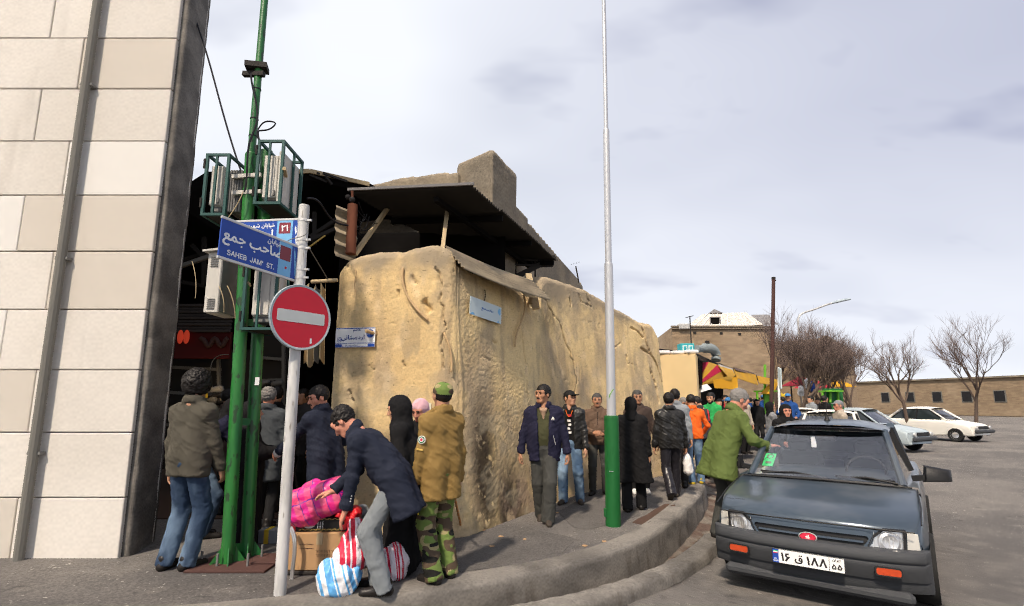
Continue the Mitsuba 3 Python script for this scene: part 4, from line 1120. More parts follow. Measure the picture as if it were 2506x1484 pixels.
o = lambda s, z, d=.03: on_wall(s, z, d)[0]  # noqa: E731
hung("hanging_cable", "mud splashed cable hanging in a curve down the left wall face", "cable", [o(.885, 3.17, .02), o(.90, 2.98, .045), o(.96, 2.80, .05), o(1.08, 2.65, .045), o(1.235, 2.50, .03)], .016, "cable_mud")
hung("hanging_cable", "short mud coated cable dangling low on the corner edge", "cable", [o(1.43, 2.33, .0), o(1.50, 2.22, .05), o(1.54, 2.05, .05), o(1.54, 1.86, .05)], .014, "cable_mud")
hung("hanging_cable", "thin cable hanging below the tin awning end on the right wall face", "cable", [o(3.41, 3.13, .05), o(3.40, 2.95, .06), o(3.30, 2.72, .05), o(3.12, 2.5, .05), o(3.06, 2.3, .04)], .014, "cable_mud")
hung("wire_stub", "bent black wire poking from the wall above the faded plate", "wire", [o(2.38, 3.02, .01), o(2.36, 2.96, .03), o(2.37, 2.90, .02), o(2.35, 2.84, .01)], .006, "cable")
hung("wire_stub", "loose thin wires stuck to the upper left wall face", "wire", [o(.22, 3.2, .012), o(.25, 3.1, .02), o(.24, 3.0, .012), o(.28, 2.88, .01)], .004, "cable_mud")
p, n = on_wall(.58, 2.33, 0)
solo("pipe_stub", "short mud coloured pipe stub beside the white and blue street plate", "pipe", tube([p - n * .05, p + n * .12 + [-.10, 0, .03]], .022, 10), "cable_mud")
p, n = on_wall(3.62, 3.10, 0)
solo("rain_spout", "stubby clay spout sticking out under the awning end", "spout", cat(bar(p - n * .1, p + n * .10 + [.02, 0, -.05], .12, .10), bar(p + n * .10 + [.02, 0, 0], p + n * .12 + [.03, 0, -.17], .11, .09)), "mud_mat", False)
a = at(762, 690, 6.3); b = at(826, 686, 6.3)
solo("conduit_pipe", "thin horizontal pipe jutting left from the wall edge below the roof", "pipe", tube([a, (a + b) / 2, b], .024, 10), "timber")
q, n = on_wall(1.22, 1.43, .012)
solo("paint_patch", "small square of pale paint on the wall beside the pink scarf", "paint mark", moved(extrude(Polygon([(-.06, -.07), (.05, -.075), (.06, .06), (-.02, .075), (-.065, .04)]), 0, .004), wall_frame(1.25, 1.43, .008)), "pink_paint", False)

# street plates on the wall
M = wall_frame(.30, 2.295, .035)
sg = thing("street_plate", "white enamel street plate with blue borders and dark lettering on the left wall face", "street sign")
part(sg, "plate", moved(shift(extrude(rrect(.52, .245, .008), 0, .006)), M), "sign_white", False)
part(sg, "blue_border", moved(cat(extrude(sbox(-.258, .108, .258, .118), .0065, .0078), extrude(sbox(-.258, -.075, .258, -.068), .0065, .0078), extrude(sbox(-.258, -.12, -.17, -.08), .0065, .0078), extrude(sbox(.17, -.12, .258, -.08), .0065, .0078), extrude(sbox(-.258, -.12, .258, -.113), .0065, .0078)), M), "sign_blue", False)
part(sg, "round_badge", moved(shift(extrude(shapely.Point(0, 0).buffer(.052), .0065, .0080), .195, .045), M), "sign_blue", False)
part(sg, "lettering", moved(cat(shift(glyph("ardestani", .058, .0015), -.03, -.005, .0065), shift(glyph("hashem", .030, .0015), .02, .088, .0065), shift(glyph("district", .013, .0015), -.02, -.096, .0065), shift(glyph("n12", .013, .0015), -.11, -.096, .0065)), M), "sign_navy", False)
part(sg, "badge_lettering", moved(shift(glyph("khiaban", .026, .0015), .195, .047, .0082), M), "sign_white", False)
ros = shapely.union_all([shapely.Point(.022 * math.cos(k * math.pi / 4) - .205, .022 * math.sin(k * math.pi / 4) - .025).buffer(.013).difference(shapely.Point(.022 * math.cos(k * math.pi / 4) - .205, .022 * math.sin(k * math.pi / 4) - .025).buffer(.010)) for k in range(8)])
part(sg, "emblem", moved(extrude(ros, .0065, .0078), M), "sign_blue", False)
M = wall_frame(2.33, 2.71, .05) @ np.diag([1.0, 1, 1, 1])
M[:3, :3] = M[:3, :3] @ rot(0, 0, 0)
c, s_ = math.cos(-.05), math.sin(-.05)
M = M @ np.array([[c, -s_, 0, 0], [s_, c, 0, 0], [0, 0, 1, 0], [0, 0, 0, 1.0]])
sg = thing("street_plate", "faded pale blue street plate tilted on the right wall face", "street sign")
part(sg, "plate", moved(extrude(rrect(.74, .235, .005), 0, .005), M), "sign_faded", False)
part(sg, "lettering", moved(shift(glyph("saheb_jam", .040, .0015), .03, .01, .0055), M), "sign_ink", False)
part(sg, "blue_stain", moved(cat(shift(extrude(shapely.Point(0, 0).buffer(.045).intersection(sbox(-.045, -.045, .02, .045)), .0055, .0065), .325, .045), shift(extrude(Polygon([(0, 0), (.10, .004), (.07, .035), (.02, .02)]), .0055, .0062), -.36, -.112), shift(extrude(Polygon([(0, 0), (.07, 0), (.05, .03)]), .0055, .0062), .25, -.112)), M), "sign_blue_light", False)


# ------------------------------------------------------------------ corrugated tin roofs
def corrugated(p0, p1, p2, wave, amp, n1=2, thick=.004, sag=0.0, ragged=0.0, seed=1):
    """A wavy sheet from p0: ridges run along p1 - p0, waves follow p2 - p0."""
    p0, p1, p2 = map(lambda q: np.asarray(q, float), (p0, p1, p2))
    L = np.linalg.norm(p2 - p0)
    nw = max(4, int(L / wave * 8))
    a, b = np.linspace(0, 1, n1), np.linspace(0, 1, nw + 1)
    nn = np.cross(p1 - p0, p2 - p0); nn /= np.linalg.norm(nn)
    if nn[2] < 0:
        nn = -nn
    V = p0 + a[:, None, None] * (p1 - p0) + b[None, :, None] * (p2 - p0)
    V = V + nn * (amp * np.sin(b * L / wave * 2 * np.pi)[None, :, None] - sag * np.sin(np.pi * a)[:, None, None])
    if ragged:
        r = (meshkit.noise(np.stack([np.floor(b * L / .9) * 3.3, b * 0, b * 0 + seed], 1)) - .5) * ragged
        V[-1] += (p1 - p0) / np.linalg.norm(p1 - p0) * r[:, None]
    lo = V - nn * thick
    m1, m2 = gridmesh(V), gridmesh(lo, True)
    e = [gridmesh(np.stack([V[0], lo[0]], 0), True), gridmesh(np.stack([V[-1], lo[-1]], 0)), gridmesh(np.stack([V[:, 0], lo[:, 0]], 0)), gridmesh(np.stack([V[:, -1], lo[:, -1]], 0), True)]
    return cat(m1, m2, *e)


cr = thing("tin_canopy", "large sooty corrugated tin canopy over the mud house corner", "roof")
cA, cB, cC = at(852, 468, 6.62), at(1160, 454, 6.2), at(1363, 638, 9.6)
cD = cA + (cC - cB)
nsh = 4
for k in range(nsh):
    a0, a1 = k / nsh, (k + 1) / nsh
    f = lambda t: cB + (cC - cB) * t  # noqa: E731
    g_ = lambda t: cA + (cD - cA) * t  # noqa: E731
    up_ = np.array([0, 0, .012 * (k % 2)])
    part(cr, "sheet", corrugated(g_(a0) + up_, f(a0) + up_, g_(a1 + .01) + up_, .076, .018, n1=6, ragged=.05, seed=k), "dark_panel", 50)
part(cr, "edge_flashing", cat(bar(cA + [0, -.02, .012], cB + [0, -.02, .012], .03, .035), bar(cA + [.02, .01, .03], cA * .6 + cB * .4 + [0, .01, .028], .04, .02)), "sheet_mat" if False else "roof_grey", False)
for t in (.28, .62, .97):
    part(cr, "purlin", bar(cA + (cD - cA) * t + [0, 0, -.08], cB + (cC - cB) * t + [-.03, 0, -.08], .06, .08), "soot_black", False)
part(cr, "rafter", bar(cA * .3 + cB * .7 + [0, .1, -.12], cD * .3 + cC * .7 + [0, 0, -.12], .06, .07), "soot_black", False)
part(cr, "strut", bar(at(960, 494, 7.35), at(868, 624, 6.5), .055, .05), "timber", False)
part(cr, "strut", bar(at(1097, 494, 7.3), at(1083, 612, 6.28), .05, .05), "timber", False)
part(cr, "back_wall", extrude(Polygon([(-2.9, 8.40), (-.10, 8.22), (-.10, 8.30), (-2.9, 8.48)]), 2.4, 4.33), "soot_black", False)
for i, (t, zz) in enumerate(((.10, .0), (.55, .0), (.95, 0))):
    q = cB + (cC - cB) * (.55 + .4 * t)
b0, b1 = at(1222, 630, 9.2), at(1352, 642, 9.7)
for dz in (0, -.13):
    part(cr, "rail", bar(b0 + [0, 0, dz], b1 + [0, 0, dz * .6], .035), "frame_dark", False)
for t in (.12, .30, .66):
    q = b0 + (b1 - b0) * t
    part(cr, "post", bar(q + [0, 0, .15], q + [0, 0, -.55], .03), "frame_dark", False)
part(cr, "brace", bar(b1 + [.05, 0, .1], b0 + (b1 - b0) * .25 + [0, 0, -.38], .05, .10), "frame_dark", False)
rngc = np.random.default_rng(4)
wm = []
for i in range(7):
    a = b0 + (b1 - b0) * rngc.uniform(.5, .85); b = b0 + (b1 - b0) * rngc.uniform(.75, 1.0)
    wm.append(tube(spline([a + [0, 0, .1], (a + b) / 2 + [0, 0, -.18 + .15 * rngc.random()], b + [0, 0, -.05]], 10), .009, 5))
solo("wire_tangle", "black tangle of wires under the far end of the tin canopy", "wires", cat(wm), "cable", True)
wm = []
for i in range(8):
    a = at(870 + rngc.uniform(-6, 12), 500 + rngc.uniform(-20, 60), 6.5); b = at(905 + rngc.uniform(-30, 20), 560 + rngc.uniform(-60, 50), 6.9)
    wm.append(tube(spline([a, (a + b) / 2 + [0, 0, -.12 * rngc.random()], b], 10), .006, 5))
solo("wire_tangle", "loose wires twisted round the rusty post above the wall top", "wires", cat(wm), "cable", True)
pp = thing("rusty_post", "rusty upright pipe with a cap standing on the left wall top under the canopy", "post")
pa, pb = at(858, 622, 6.45), at(863, 502, 6.48)
part(pp, "pipe", tube([pa, pb], .065, 14), "rust")
part(pp, "rod", tube([pb, at(862, 468, 6.48)], .018, 8), "rust")
part(pp, "insulator", cat(shift(trimesh.creation.icosphere(2, .04), *(pb + [0, -.03, .06])), shift(trimesh.creation.icosphere(2, .035), *(pb + [-.06, -.02, .10]))), "frame_dark", True)
sh0, sh1 = at(822, 502, 6.5), at(819, 628, 6.5)
solo("tin_sheet", "upright offcut of corrugated sheet leaning at the left wall top", "sheet", corrugated(sh0, sh0 + [.24, .15, -.06], sh1, .165, .035, n1=3, thick=.006), "old_sheet", 50)
# tin awning over the right wall face
A0, A1 = at(1090, 606, 6.34), at(1302, 690, 7.74)
A2, A3 = at(1137, 656, 6.12), at(1308, 709, 7.50)
aw = thing("tin_awning", "narrow drooping strip of corrugated tin awning on the right wall face", "awning")
part(aw, "sheet", corrugated(A0 + [0, 0, .02], A1 + [0, 0, .02], A2, .075, .014, n1=14, thick=.012, sag=.03), "old_sheet", 50)
part(aw, "bracket", bar(A1 + [-.05, .1, .15], A1 + [-.02, -.05, -.06], .09, .03), "timber", False)
# ------------------------------------------------------------------ grey mud house behind
rb = thing("grey_mud_house", "tall grey mud house behind with a rounded block rising over the tin canopy", "building")


def lumpy(foot, z0, z1, h=.09, r=.22, seed=0, tops=None, amp=1.0):
    """A weathered mud block: soft edges, uneven top."""
    f = np.asarray(foot, float)
    lo, hi = np.array([*f.min(0), z0]) - .2, np.array([*f.max(0), z1]) + .3
    F = Field(lo, hi, h)
    poly = Polygon(f)
    X, Y = np.meshgrid(F.ax[0], F.ax[1], indexing="ij")
    dd = np.array([poly.exterior.distance(shapely.Point(a, b)) * (-1 if poly.contains(shapely.Point(a, b)) else 1) for a, b in zip(X.ravel(), Y.ravel())]).reshape(X.shape)
    zz = z1 if tops is None else tops(X, Y)
    zc = F.ax[2][None, None, :]
    dz = zc - (zz if np.isscalar(zz) else zz[:, :, None])
    a, b = np.maximum(dd[:, :, None] + r, 0), np.maximum(dz + r, 0)
    f3 = np.minimum(np.maximum(dd[:, :, None], dz), 0) + np.sqrt(a * a + b * b) - r
    f3 = np.where((dd[:, :, None] < -r) | (dz < -r), np.maximum(dd[:, :, None], dz), f3)
    F.f = f3.astype(np.float32)
    m = F.mesh()
    v = np.asarray(m.vertices)
    m.vertices = v + amp * normals(m) * (.09 * (meshkit.fbm(v * 1.6, 4, seed) - .5) + .03 * (meshkit.fbm(v * 8, 3, seed + 1) - .5))[:, None]
    return m


part(rb, "tower", lumpy([(-1.02, 9.05), (-.33, 8.45), (.12, 9.45), (-.55, 10.1)], 3.8, 6.02, .05, .16, 3, lambda X, Y: 5.95 + 0 * X, amp=.6), "grey_mud", True)
g5 = lambda u, v, z: ground(u, v, z)[:2]  # noqa: E731
pA, pB, pC, pD = g5(1256, 492, 5.4), g5(1294, 533, 5.4), g5(1297, 545, 5.32), g5(1426, 696, 5.32)
back = np.array([-.30, .12])
part(rb, "parapet", lumpy([pA, pB, pB + back, pA + back], 2.0, 5.4, .05, .05, 5, amp=.35), "grey_mud", True)
part(rb, "parapet", lumpy([pC, pD, pD + back, pC + back], 2.0, 5.32, .09, .05, 6, amp=.35), "grey_mud", True)
pE, pF, pG = g5(1122, 424, 5.66), g5(1040, 441, 5.66), g5(880, 474, 5.60)
part(rb, "parapet", lumpy([pE, pF, pG, pG + [.1, .5], pF + [.1, .4], pE + [.2, .4]], 3.2, 5.80, .07, .06, 8, lambda X, Y: 5.76 + .05 * np.sin(X * 2.2), amp=.6), "grey_mud", True)
part(rb, "wall", extrude(Polygon([(.1, 9.6), (-.5, 10.3), (1.6, 15.6), (2.05, 15.3)]), 0, 5.2), "grey_mud", False)
part(rb, "gutter_pipe", tube([at(1300, 560, 10.9), at(1302, 582, 10.9), at(1306, 610, 10.8)], .06, 10), "grey_mud")
an_ = thing("aerial", "small television aerial standing on the grey mud parapet", "aerial")
b = at(1417, 693, 13.5)
part(an_, "mast", tube([b, at(1409, 652, 13.5)], .02, 6), "frame_dark")
t_ = at(1408, 650, 13.5)
for k in range(4):
    part(an_, "rod", bar(t_ + [-.12 + .07 * k, -.12, .02 * k], t_ + [-.10 + .07 * k, .12, .05 + .02 * k], .012), "frame_dark", False)

# ------------------------------------------------------------------ concrete building at the far left
mat("slab_pale", (.66, .645, .61), .85, .2)
mat("slab_warm", (.54, .50, .44), .85, .2)
lb = thing("corner_building", "plastered building at the far left edge with a bare concrete flank", "building")
xf, xb = at(449, 200, 5.36)[0], at(497, 190, 5.98)[0]
x0 = xf
part(lb, "flank", lumpy([(xf - .5, 5.36), (xf, 5.36), (xb, 5.98), (xb - .5, 5.98)], -.1, 9.5, .05, .03, 12, amp=.35), "concrete", True)
part(lb, "wall", extrude(sbox(-14, 5.36, xf - .16, 5.9), -.05, 9.5), "plaster", False)
rs = random.Random(3)
for r_ in range(15):
    for c_ in range(4):
        ww, hh = 1.05, .62
        xr = xf - .10 - (ww + .012) * c_ - (.4 if r_ % 2 else 0)
        wq = ww if (c_ or not r_ % 2) else ww + .4
        xr = xr if (c_ or not r_ % 2) else xf - .10
        part(lb, "slab", box(wq, .05, hh, (xr - wq / 2, 5.335 + rs.uniform(-.003, .003), .25 + (hh + .012) * r_), .006), ("plaster", "plaster", "slab_pale", "slab_warm")[rs.randrange(4)], False)
part(lb, "downpipe", tube([(xf - 1.0, 5.24, 0), (xf - 1.0, 5.24, 9.3)], .045, 10), "shelf_grey")
for z in (1.0, 3.0, 5.0, 7.0):
    part(lb, "pipe_clip", box(.13, .07, .03, (xf - 1.0, 5.27, z)), "cabinet_dark", False)
for i in range(2):
    for r_ in range(2):
        wx, wz = -6.6 - 2.6 * i, 4.75 + 2.9 * r_
        wf = part(lb, "window", cat(bar((wx - .6, 5.285, wz - .7), (wx + .6, 5.285, wz - .7), .05), bar((wx - .6, 5.285, wz + .7), (wx + .6, 5.285, wz + .7), .05), bar((wx - .6, 5.285, wz - .7), (wx - .6, 5.285, wz + .7), .05), bar((wx + .6, 5.285, wz - .7), (wx + .6, 5.285, wz + .7), .05), bar((wx, 5.285, wz - .7), (wx, 5.285, wz + .7), .04)), "shelf_grey", False)
        part(wf, "shutter", box(1.16, .02, 1.36, (wx, 5.300, wz)), "trim_black", False)

# ------------------------------------------------------------------ bazaar hall at the left
bz = thing("bazaar_hall", "dark open bazaar hall under a sagging black roof left of the mud house", "market hall")
rf = [at(425, 480, 7.0), at(505, 428, 7.3), at(630, 430, 7.5), at(760, 424, 7.9), at(905, 456, 8.3)]
rf = [rf[0] + [-5, 0, -1.2]] + rf + [rf[-1] + [.6, 0.3, -.3]]
V = np.array([[p, p + [0, .05, -.10], p + [0.2, 8, -.5]] for p in rf])
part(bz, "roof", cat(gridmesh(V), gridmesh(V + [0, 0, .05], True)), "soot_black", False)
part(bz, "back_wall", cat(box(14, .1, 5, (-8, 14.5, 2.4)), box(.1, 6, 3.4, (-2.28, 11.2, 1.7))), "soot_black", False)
part(bz, "floor", box(12, 7.6, .012, (-8.2, 10.8, .006)), "dirt_brown", False)
part(bz, "eave", cat(bar(rf[3] + [0, -.03, .02], rf[4] + [0, -.03, .02], .03, .07), bar(rf[4] + [0, -.03, .02], rf[5] + [0, -.03, .02], .03, .07)), "timber", False)
for a, b, y in (((500, 470), (500, 700), 8.2), ((442, 640), (560, 600), 8.4), ((470, 600), (508, 640), 8.2), ((442, 690), (560, 712), 8.6), ((756, 590), (822, 560), 8.3), ((770, 520), (770, 600), 8.5), ((760, 580), (850, 520), 8.5)):
    part(bz, "truss_bar", bar(at(*a, y), at(*b, y), .06), "frame_dark", False)
part(bz, "truss_bar", bar(at(442, 652, 7.6), at(512, 628, 7.6), .055), "shelf_grey", False)
part(bz, "tube_lamp", bar(at(750, 610, 7.6), at(796, 577, 7.6), .02), "brass", False)
for a, b in (((775, 424), (795, 432)), ((757, 428), (800, 446)), ((790, 424), (850, 445)), ((795, 430), (812, 452))):
    part(bz, "loose_batten", bar(at(*a, 7.9), at(*b, 8.0), .035), "frame_dark", False)
for a, b, c_ in (((750, 486), (800, 500), (845, 545)), ((757, 620), (775, 650), (800, 688))):
    pass
solo("overhead_cable", "slack cable from the cages to the rusty post over the hall front", "cable", tube(spline([at(752, 486, 5.4), at(795, 515, 5.9), at(830, 548, 6.3), at(862, 552, 6.45)], 20), .012, 6), "cable")
solo("overhead_cable", "thin stay wire running down to the conduit pipe end", "cable", tube([at(752, 600, 5.6), at(800, 680, 6.3)], .007, 5), "shelf_grey")
# roller shutter box, red shop board, shelves
sy = 8.2
sb = thing("roller_shutter", "half raised dark roller shutter above the shoe shop", "shutter")
a, b = at(300, 760, sy), at(566, 790, sy)
zt, zb = at(442, 742, sy)[2], at(442, 812, sy)[2]
for i in range(9):
    z = zt + (zb - zt) * i / 9
    part(sb, "slat", box(b[0] - a[0], .05, (zt - zb) / 9 * .86, ((a[0] + b[0]) / 2, sy + .02 * (i % 2), z - .04), .008), "shutter", False)
rb_ = thing("shop_board", "dull red shop board with two glowing lamps over the shoe shop", "sign")
z1, z0 = at(442, 812, sy)[2], at(442, 878, sy)[2]
part(rb_, "panel", box(b[0] - a[0], .06, z1 - z0, ((a[0] + b[0]) / 2, sy + .05, (z0 + z1) / 2), .01), "red_dull", False)
wv = [at(u, 838 + 10 * math.sin(u * .2), sy - .02) for u in range(490, 562, 4)]
part(rb_, "lettering", tube(wv, .035, 6), "rust_dark", True)
scene["lamp_glow_red"] = {"type": "diffuse", "reflectance": rgb((.5, .05, .02))}
for u in (447, 462):
    part(rb_, "lamp", moved(trimesh.creation.icosphere(2, .06), np.array([[.8, 0, 0, at(u, 826, sy)[0]], [0, .5, 0, sy - .06], [0, 0, 1.9, at(u, 826, sy)[2]], [0, 0, 0, 1.0]])), "lamp_glow_red", True, emitter={"type": "area", "radiance": rgb((.10, .010, .005))})
sf = thing("shop_shelf", "grey metal shop frame with shelves of shoes inside the dark hall", "shelf")
for u0, v0, u1, v1 in ((400, 898, 540, 905), (442, 870, 560, 872), (535, 880, 537, 1000), (480, 905, 482, 1010), (400, 960, 560, 968), (400, 1000, 560, 1004), (400, 1040, 560, 1040)):
    part(sf, "rail", bar(at(u0, v0, 8.5), at(u1, v1, 8.5), .045, .05), "shelf_grey", False)
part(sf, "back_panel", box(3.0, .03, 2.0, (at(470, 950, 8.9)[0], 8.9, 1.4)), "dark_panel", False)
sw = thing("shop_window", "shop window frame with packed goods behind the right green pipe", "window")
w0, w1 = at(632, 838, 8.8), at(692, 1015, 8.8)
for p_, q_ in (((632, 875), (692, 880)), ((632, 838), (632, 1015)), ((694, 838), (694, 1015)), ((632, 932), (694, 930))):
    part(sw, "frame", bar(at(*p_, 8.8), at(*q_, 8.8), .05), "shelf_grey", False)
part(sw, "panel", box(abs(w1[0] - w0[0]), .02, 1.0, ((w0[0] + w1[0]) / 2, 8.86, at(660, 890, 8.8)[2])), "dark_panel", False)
rng = random.Random(11)
for i in range(10):
    q = Field((-.12, -.12, -.1), (.12, .12, .1), .025)
    q.cap((-.05, 0, 0), (.05, .02 * (i % 3 - 1), .02), .05, .035)
    u, v = 650 + 14 * (i % 3), 940 + 20 * (i // 3)
    solo("packed_parcel", "parcel of plastic wrapped goods stacked in the shop window", "parcel", moved(crumple(q.mesh(), .03, (14, 14, 14), i), frame((1, 0, 0), (0, 1, 0), at(u, v, 8.62))), ("cabinet_dark", "trim_black", "shelf_grey")[i % 3], True, group="parcels in the shop window")


def shoe_shape():
    q = Field((-.09, -.12, -.03), (.09, .25, .16), .011)
    q.cap((0, -.045, .035), (0, .03, .050), .042, .043, k=.02).cap((0, .02, .035), (.004, .155, .022), .043, .036, k=.025).cap((0, -.03, .05), (0, -.03, .075), .040, .042, k=.02)
    q.halfspace((0, 0, 0), (0, 0, -1)).ell((0, -.02, .115), (.03, .045, .035), -.01)
    return q.mesh()


SHOE = shoe_shape()
for i, (u, v, m_, nm) in enumerate(((489, 950, "grey_wool", "grey"), (505, 953, "shelf_grey", "dark grey"), (533, 955, "grey_wool", "grey"), (495, 972, "yellow_cloth", "yellow"), (502, 985, "shoe_black", "black"), (520, 982, "shelf_grey", "dark grey"), (538, 985, "shoe_black", "black"), (508, 997, "cabinet_dark", "charcoal"), (528, 1003, "shoe_black", "black"), (548, 1008, "cabinet_dark", "charcoal"), (500, 1018, "shoe_black", "black"), (522, 1030, "jacket_olive", "olive"), (540, 1036, "shelf_grey", "dark grey"), (520, 1047, "shoe_white", "white"), (478, 1030, "cabinet_dark", "charcoal"), (548, 968, "shoe_black", "black"))):
    R = np.eye(4); R[:3, :3] = rot(90 + rng.uniform(-35, 35), rng.uniform(-8, 8)) * 1.1; R[:3, 3] = at(u, v + 6, 8.25)
    solo("display_shoe", {"yellow": "yellow shoe on the rack left of the green pipes", "white": "white shoe lowest on the shop rack", "olive": "olive shoe low on the shop rack"}.get(nm, f"{nm} shoe among the pairs on the dark shop rack"), "shoe", moved(SHOE, R), m_, True, group=None if nm in ("yellow", "white", "olive") else f"{nm} shoes on the shop rack")
bl = thing("bare_bulb", "lit bare bulb hanging on a wire over the shoes", "lamp")
bp = at(511, 942, 7.9)
scene["bulb_glass"] = {"type": "diffuse", "reflectance": rgb((.8, .7, .5))}
part(bl, "bulb", moved(trimesh.creation.icosphere(2, .032), frame((1, 0, 0), (0, 1, 0), bp)), "bulb_glass", True, emitter={"type": "area", "radiance": rgb((30, 20, 9))})
part(bl, "wire", tube(spline([bp + [0, 0, .03], at(514, 915, 7.9), at(518, 890, 7.9), at(560, 868, 7.9)], 12), .007, 5), "shelf_grey")
cw = thing("canvas_roll", "torn pale canvas and sheet ends hanging behind the round sign", "canvas")
for i, (u0, u1, v1, m_) in enumerate(((748, 770, 890, "timber"), (768, 785, 880, "shelf_grey"), (783, 800, 882, "timber"))):
    P0, P1 = at(u0, 700, 6.7), at(u1, 700, 6.7)
    Z0, Z1 = P0[2], at(u0, v1, 6.7)[2]
    g_ = np.array([[[P0[0] + (P1[0] - P0[0]) * a, 6.7 + .05 * math.sin(9 * a + i) + .10 * b, Z0 + (Z1 - Z0) * b + .05 * math.sin(7 * a)] for b in np.linspace(0, 1, 8)] for a in np.linspace(0, 1, 8)])
    part(cw, "strip", gridmesh(g_), m_, True)

# ------------------------------------------------------------------ green twin mast with equipment cages
mast = thing("twin_mast", "tall green twin pipe mast bolted to the pavement in front of the bazaar", "mast")
a0 = ground(556, 1383); a1 = at(615, 380, 5.1); a2 = at(632, 182, 5.1)
b0_ = ground(603, 1368); b1_ = at(653, 370, 5.24)
top = a1 + (a2 - a1) * 2.1
part(mast, "pipe", tube([a0, a0 + (a1 - a0) * .5, a1, a1 + [0, 0, .02]], [.060, .060, .060, .05], 20), "green_paint", 40)
part(mast, "pipe", tube([b0_, b1_], [.060, .060], 20), "green_paint", 40)
part(mast, "upper_pipe", tube([a1, a2, top], [.040, .038, .036], 16), "green_paint", 40)
for t in (.22, .43, .80):
    p = a1 + (a2 - a1) * t
    part(mast, "band", tube([p, p + [0, 0, .012]], .043, 16), "cable")
for v in (820, 1060, 1345):
    p = a0 + (a1 - a0) * ((1383 - v) / 1003.0)
    q = b0_ + (b1_ - b0_) * ((1370 - v) / 1000.0)
    part(mast, "spacer", bar(p + [0, .0, 0], q, .05, .07), "green_paint", False)
for base in (a0, b0_):
    for k in range(4):
        an = k * math.pi / 2 + .5
        dx = np.array([math.cos(an), math.sin(an), 0])
        tri = Polygon([(.055, .005), (.16, .005), (.06, .16)])
        part(mast, "gusset", moved(extrude(tri, -.005, .005), frame(dx, (0, 0, 1), base)), "green_paint", False)
part(mast, "base_plate", box(.72, .55, .02, ((a0[0] + b0_[0]) / 2 + .06, a0[1] + .03, .012), .004), "rust_dark", False)
part(mast, "base_plate", box(.36, .16, .016, (a0[0] + .42, a0[1] + .02, .032), .004), "rust_dark", False)
for u, v in ((530, 1392), (605, 1392), (640, 1368), (492, 1385)):
    p = ground(u, v)
    part(mast, "bolt", tube([p, p + [0, 0, .13]], .011, 8), "cabinet_dark")
part(mast, "sticker", moved(extrude(sbox(-.02, -.04, .02, .04), 0, .002), frame((1, .3, 0), (0, 0, 1), b0_ + (b1_ - b0_) * ((1370 - 963) / 1000.) + [.045, -.054, 0])), "sign_white", False)
lamp = part(mast, "lamp_head", moved(trimesh.creation.box((.22, .14, .06)), frame((1, .25, .05), (0, 1, 0), a2 + [-.02, -.0, .08])), "frame_dark", False)
part(mast, "lamp_bracket", bar(a2 + [-.16, 0, .0], a2 + [.08, -.03, -.02], .05), "frame_dark", False)
part(mast, "cable", tube(spline([a2 + [-.06, -.03, 0], at(622, 230, 5.03), at(628, 300, 5.03), at(612, 345, 5.0), at(605, 400, 5.0), at(598, 470, 5.0)], 30), .010, 6), "cable")
lp = [at(631, 318, 5.03), at(640, 305, 5.0), at(665, 298, 4.95), at(674, 302, 4.95), at(668, 311, 4.97), at(650, 319, 5.0), at(633, 321, 5.03)]
part(mast, "cable_loop", tube(spline(lp, 24), .008, 6), "cable")
part(mast, "cable", tube(spline([at(631, 320, 5.0), at(633, 340, 5.0), at(640, 352, 5.0)], 8), .012, 6), "cable")
solo("overhead_cable", "thin black cable slanting down from the sky to the left cage", "cable", tube(spline([at(440, -40, 5.6), at(519, 178, 5.5), at(548, 285, 5.4), at(575, 375, 5.3), at(590, 420, 5.2)], 30), .010, 6), "cable")


def cage(x0, x1, y0, y1, z0, z1, label, nb_front=1, nb_side=1, shear=0.0):
    k = thing("equipment_cage", label, "cage")
    P = lambda i, j, l: np.array([(x0, x1)[i] + shear * j, (y0, y1)[j], (z0, z1)[l]])  # noqa: E731
    for j in (0, 1):
        for l in (0, 1):
            part(k, "rail", bar(P(0, j, l), P(1, j, l), .026), "cage_green", False)
        for i in (0, 1):
            part(k, "post", bar(P(i, j, 0) - [0, 0, .013], P(i, j, 1) + [0, 0, .013], .027), "cage_green", False)
    for i in (0, 1):
        for l in (0, 1):
            part(k, "side_rail", bar(P(i, 0, l), P(i, 1, l), .026), "cage_green", False)
    for q in range(nb_front):
        t = (q + 1) / (nb_front + 1) - .05
        part(k, "bar", bar(P(0, 0, 0) * (1 - t) + P(1, 0, 0) * t, P(0, 0, 1) * (1 - t) + P(1, 0, 1) * t, .02), "cage_green", False)
    for q in range(nb_side):
        t = (q + 1) / (nb_side + 1) + .06
        part(k, "bar", bar(P(1, 0, 0) * (1 - t) + P(1, 1, 0) * t, P(1, 0, 1) * (1 - t) + P(1, 1, 1) * t, .022), "cage_green", False)
    part(k, "floor_mesh", box(x1 - x0, y1 - y0, .008, ((x0 + x1) / 2 + shear / 2, (y0 + y1) / 2, z0), 0), "frame_dark", False)
    for zz in (z0 + .12, z1 - .10):
        part(k, "hinge", tube([(x0 - .018, y0 - .012, zz - .05), (x0 - .018, y0 - .012, zz + .05)], .013, 8), "frame_dark")
    return k


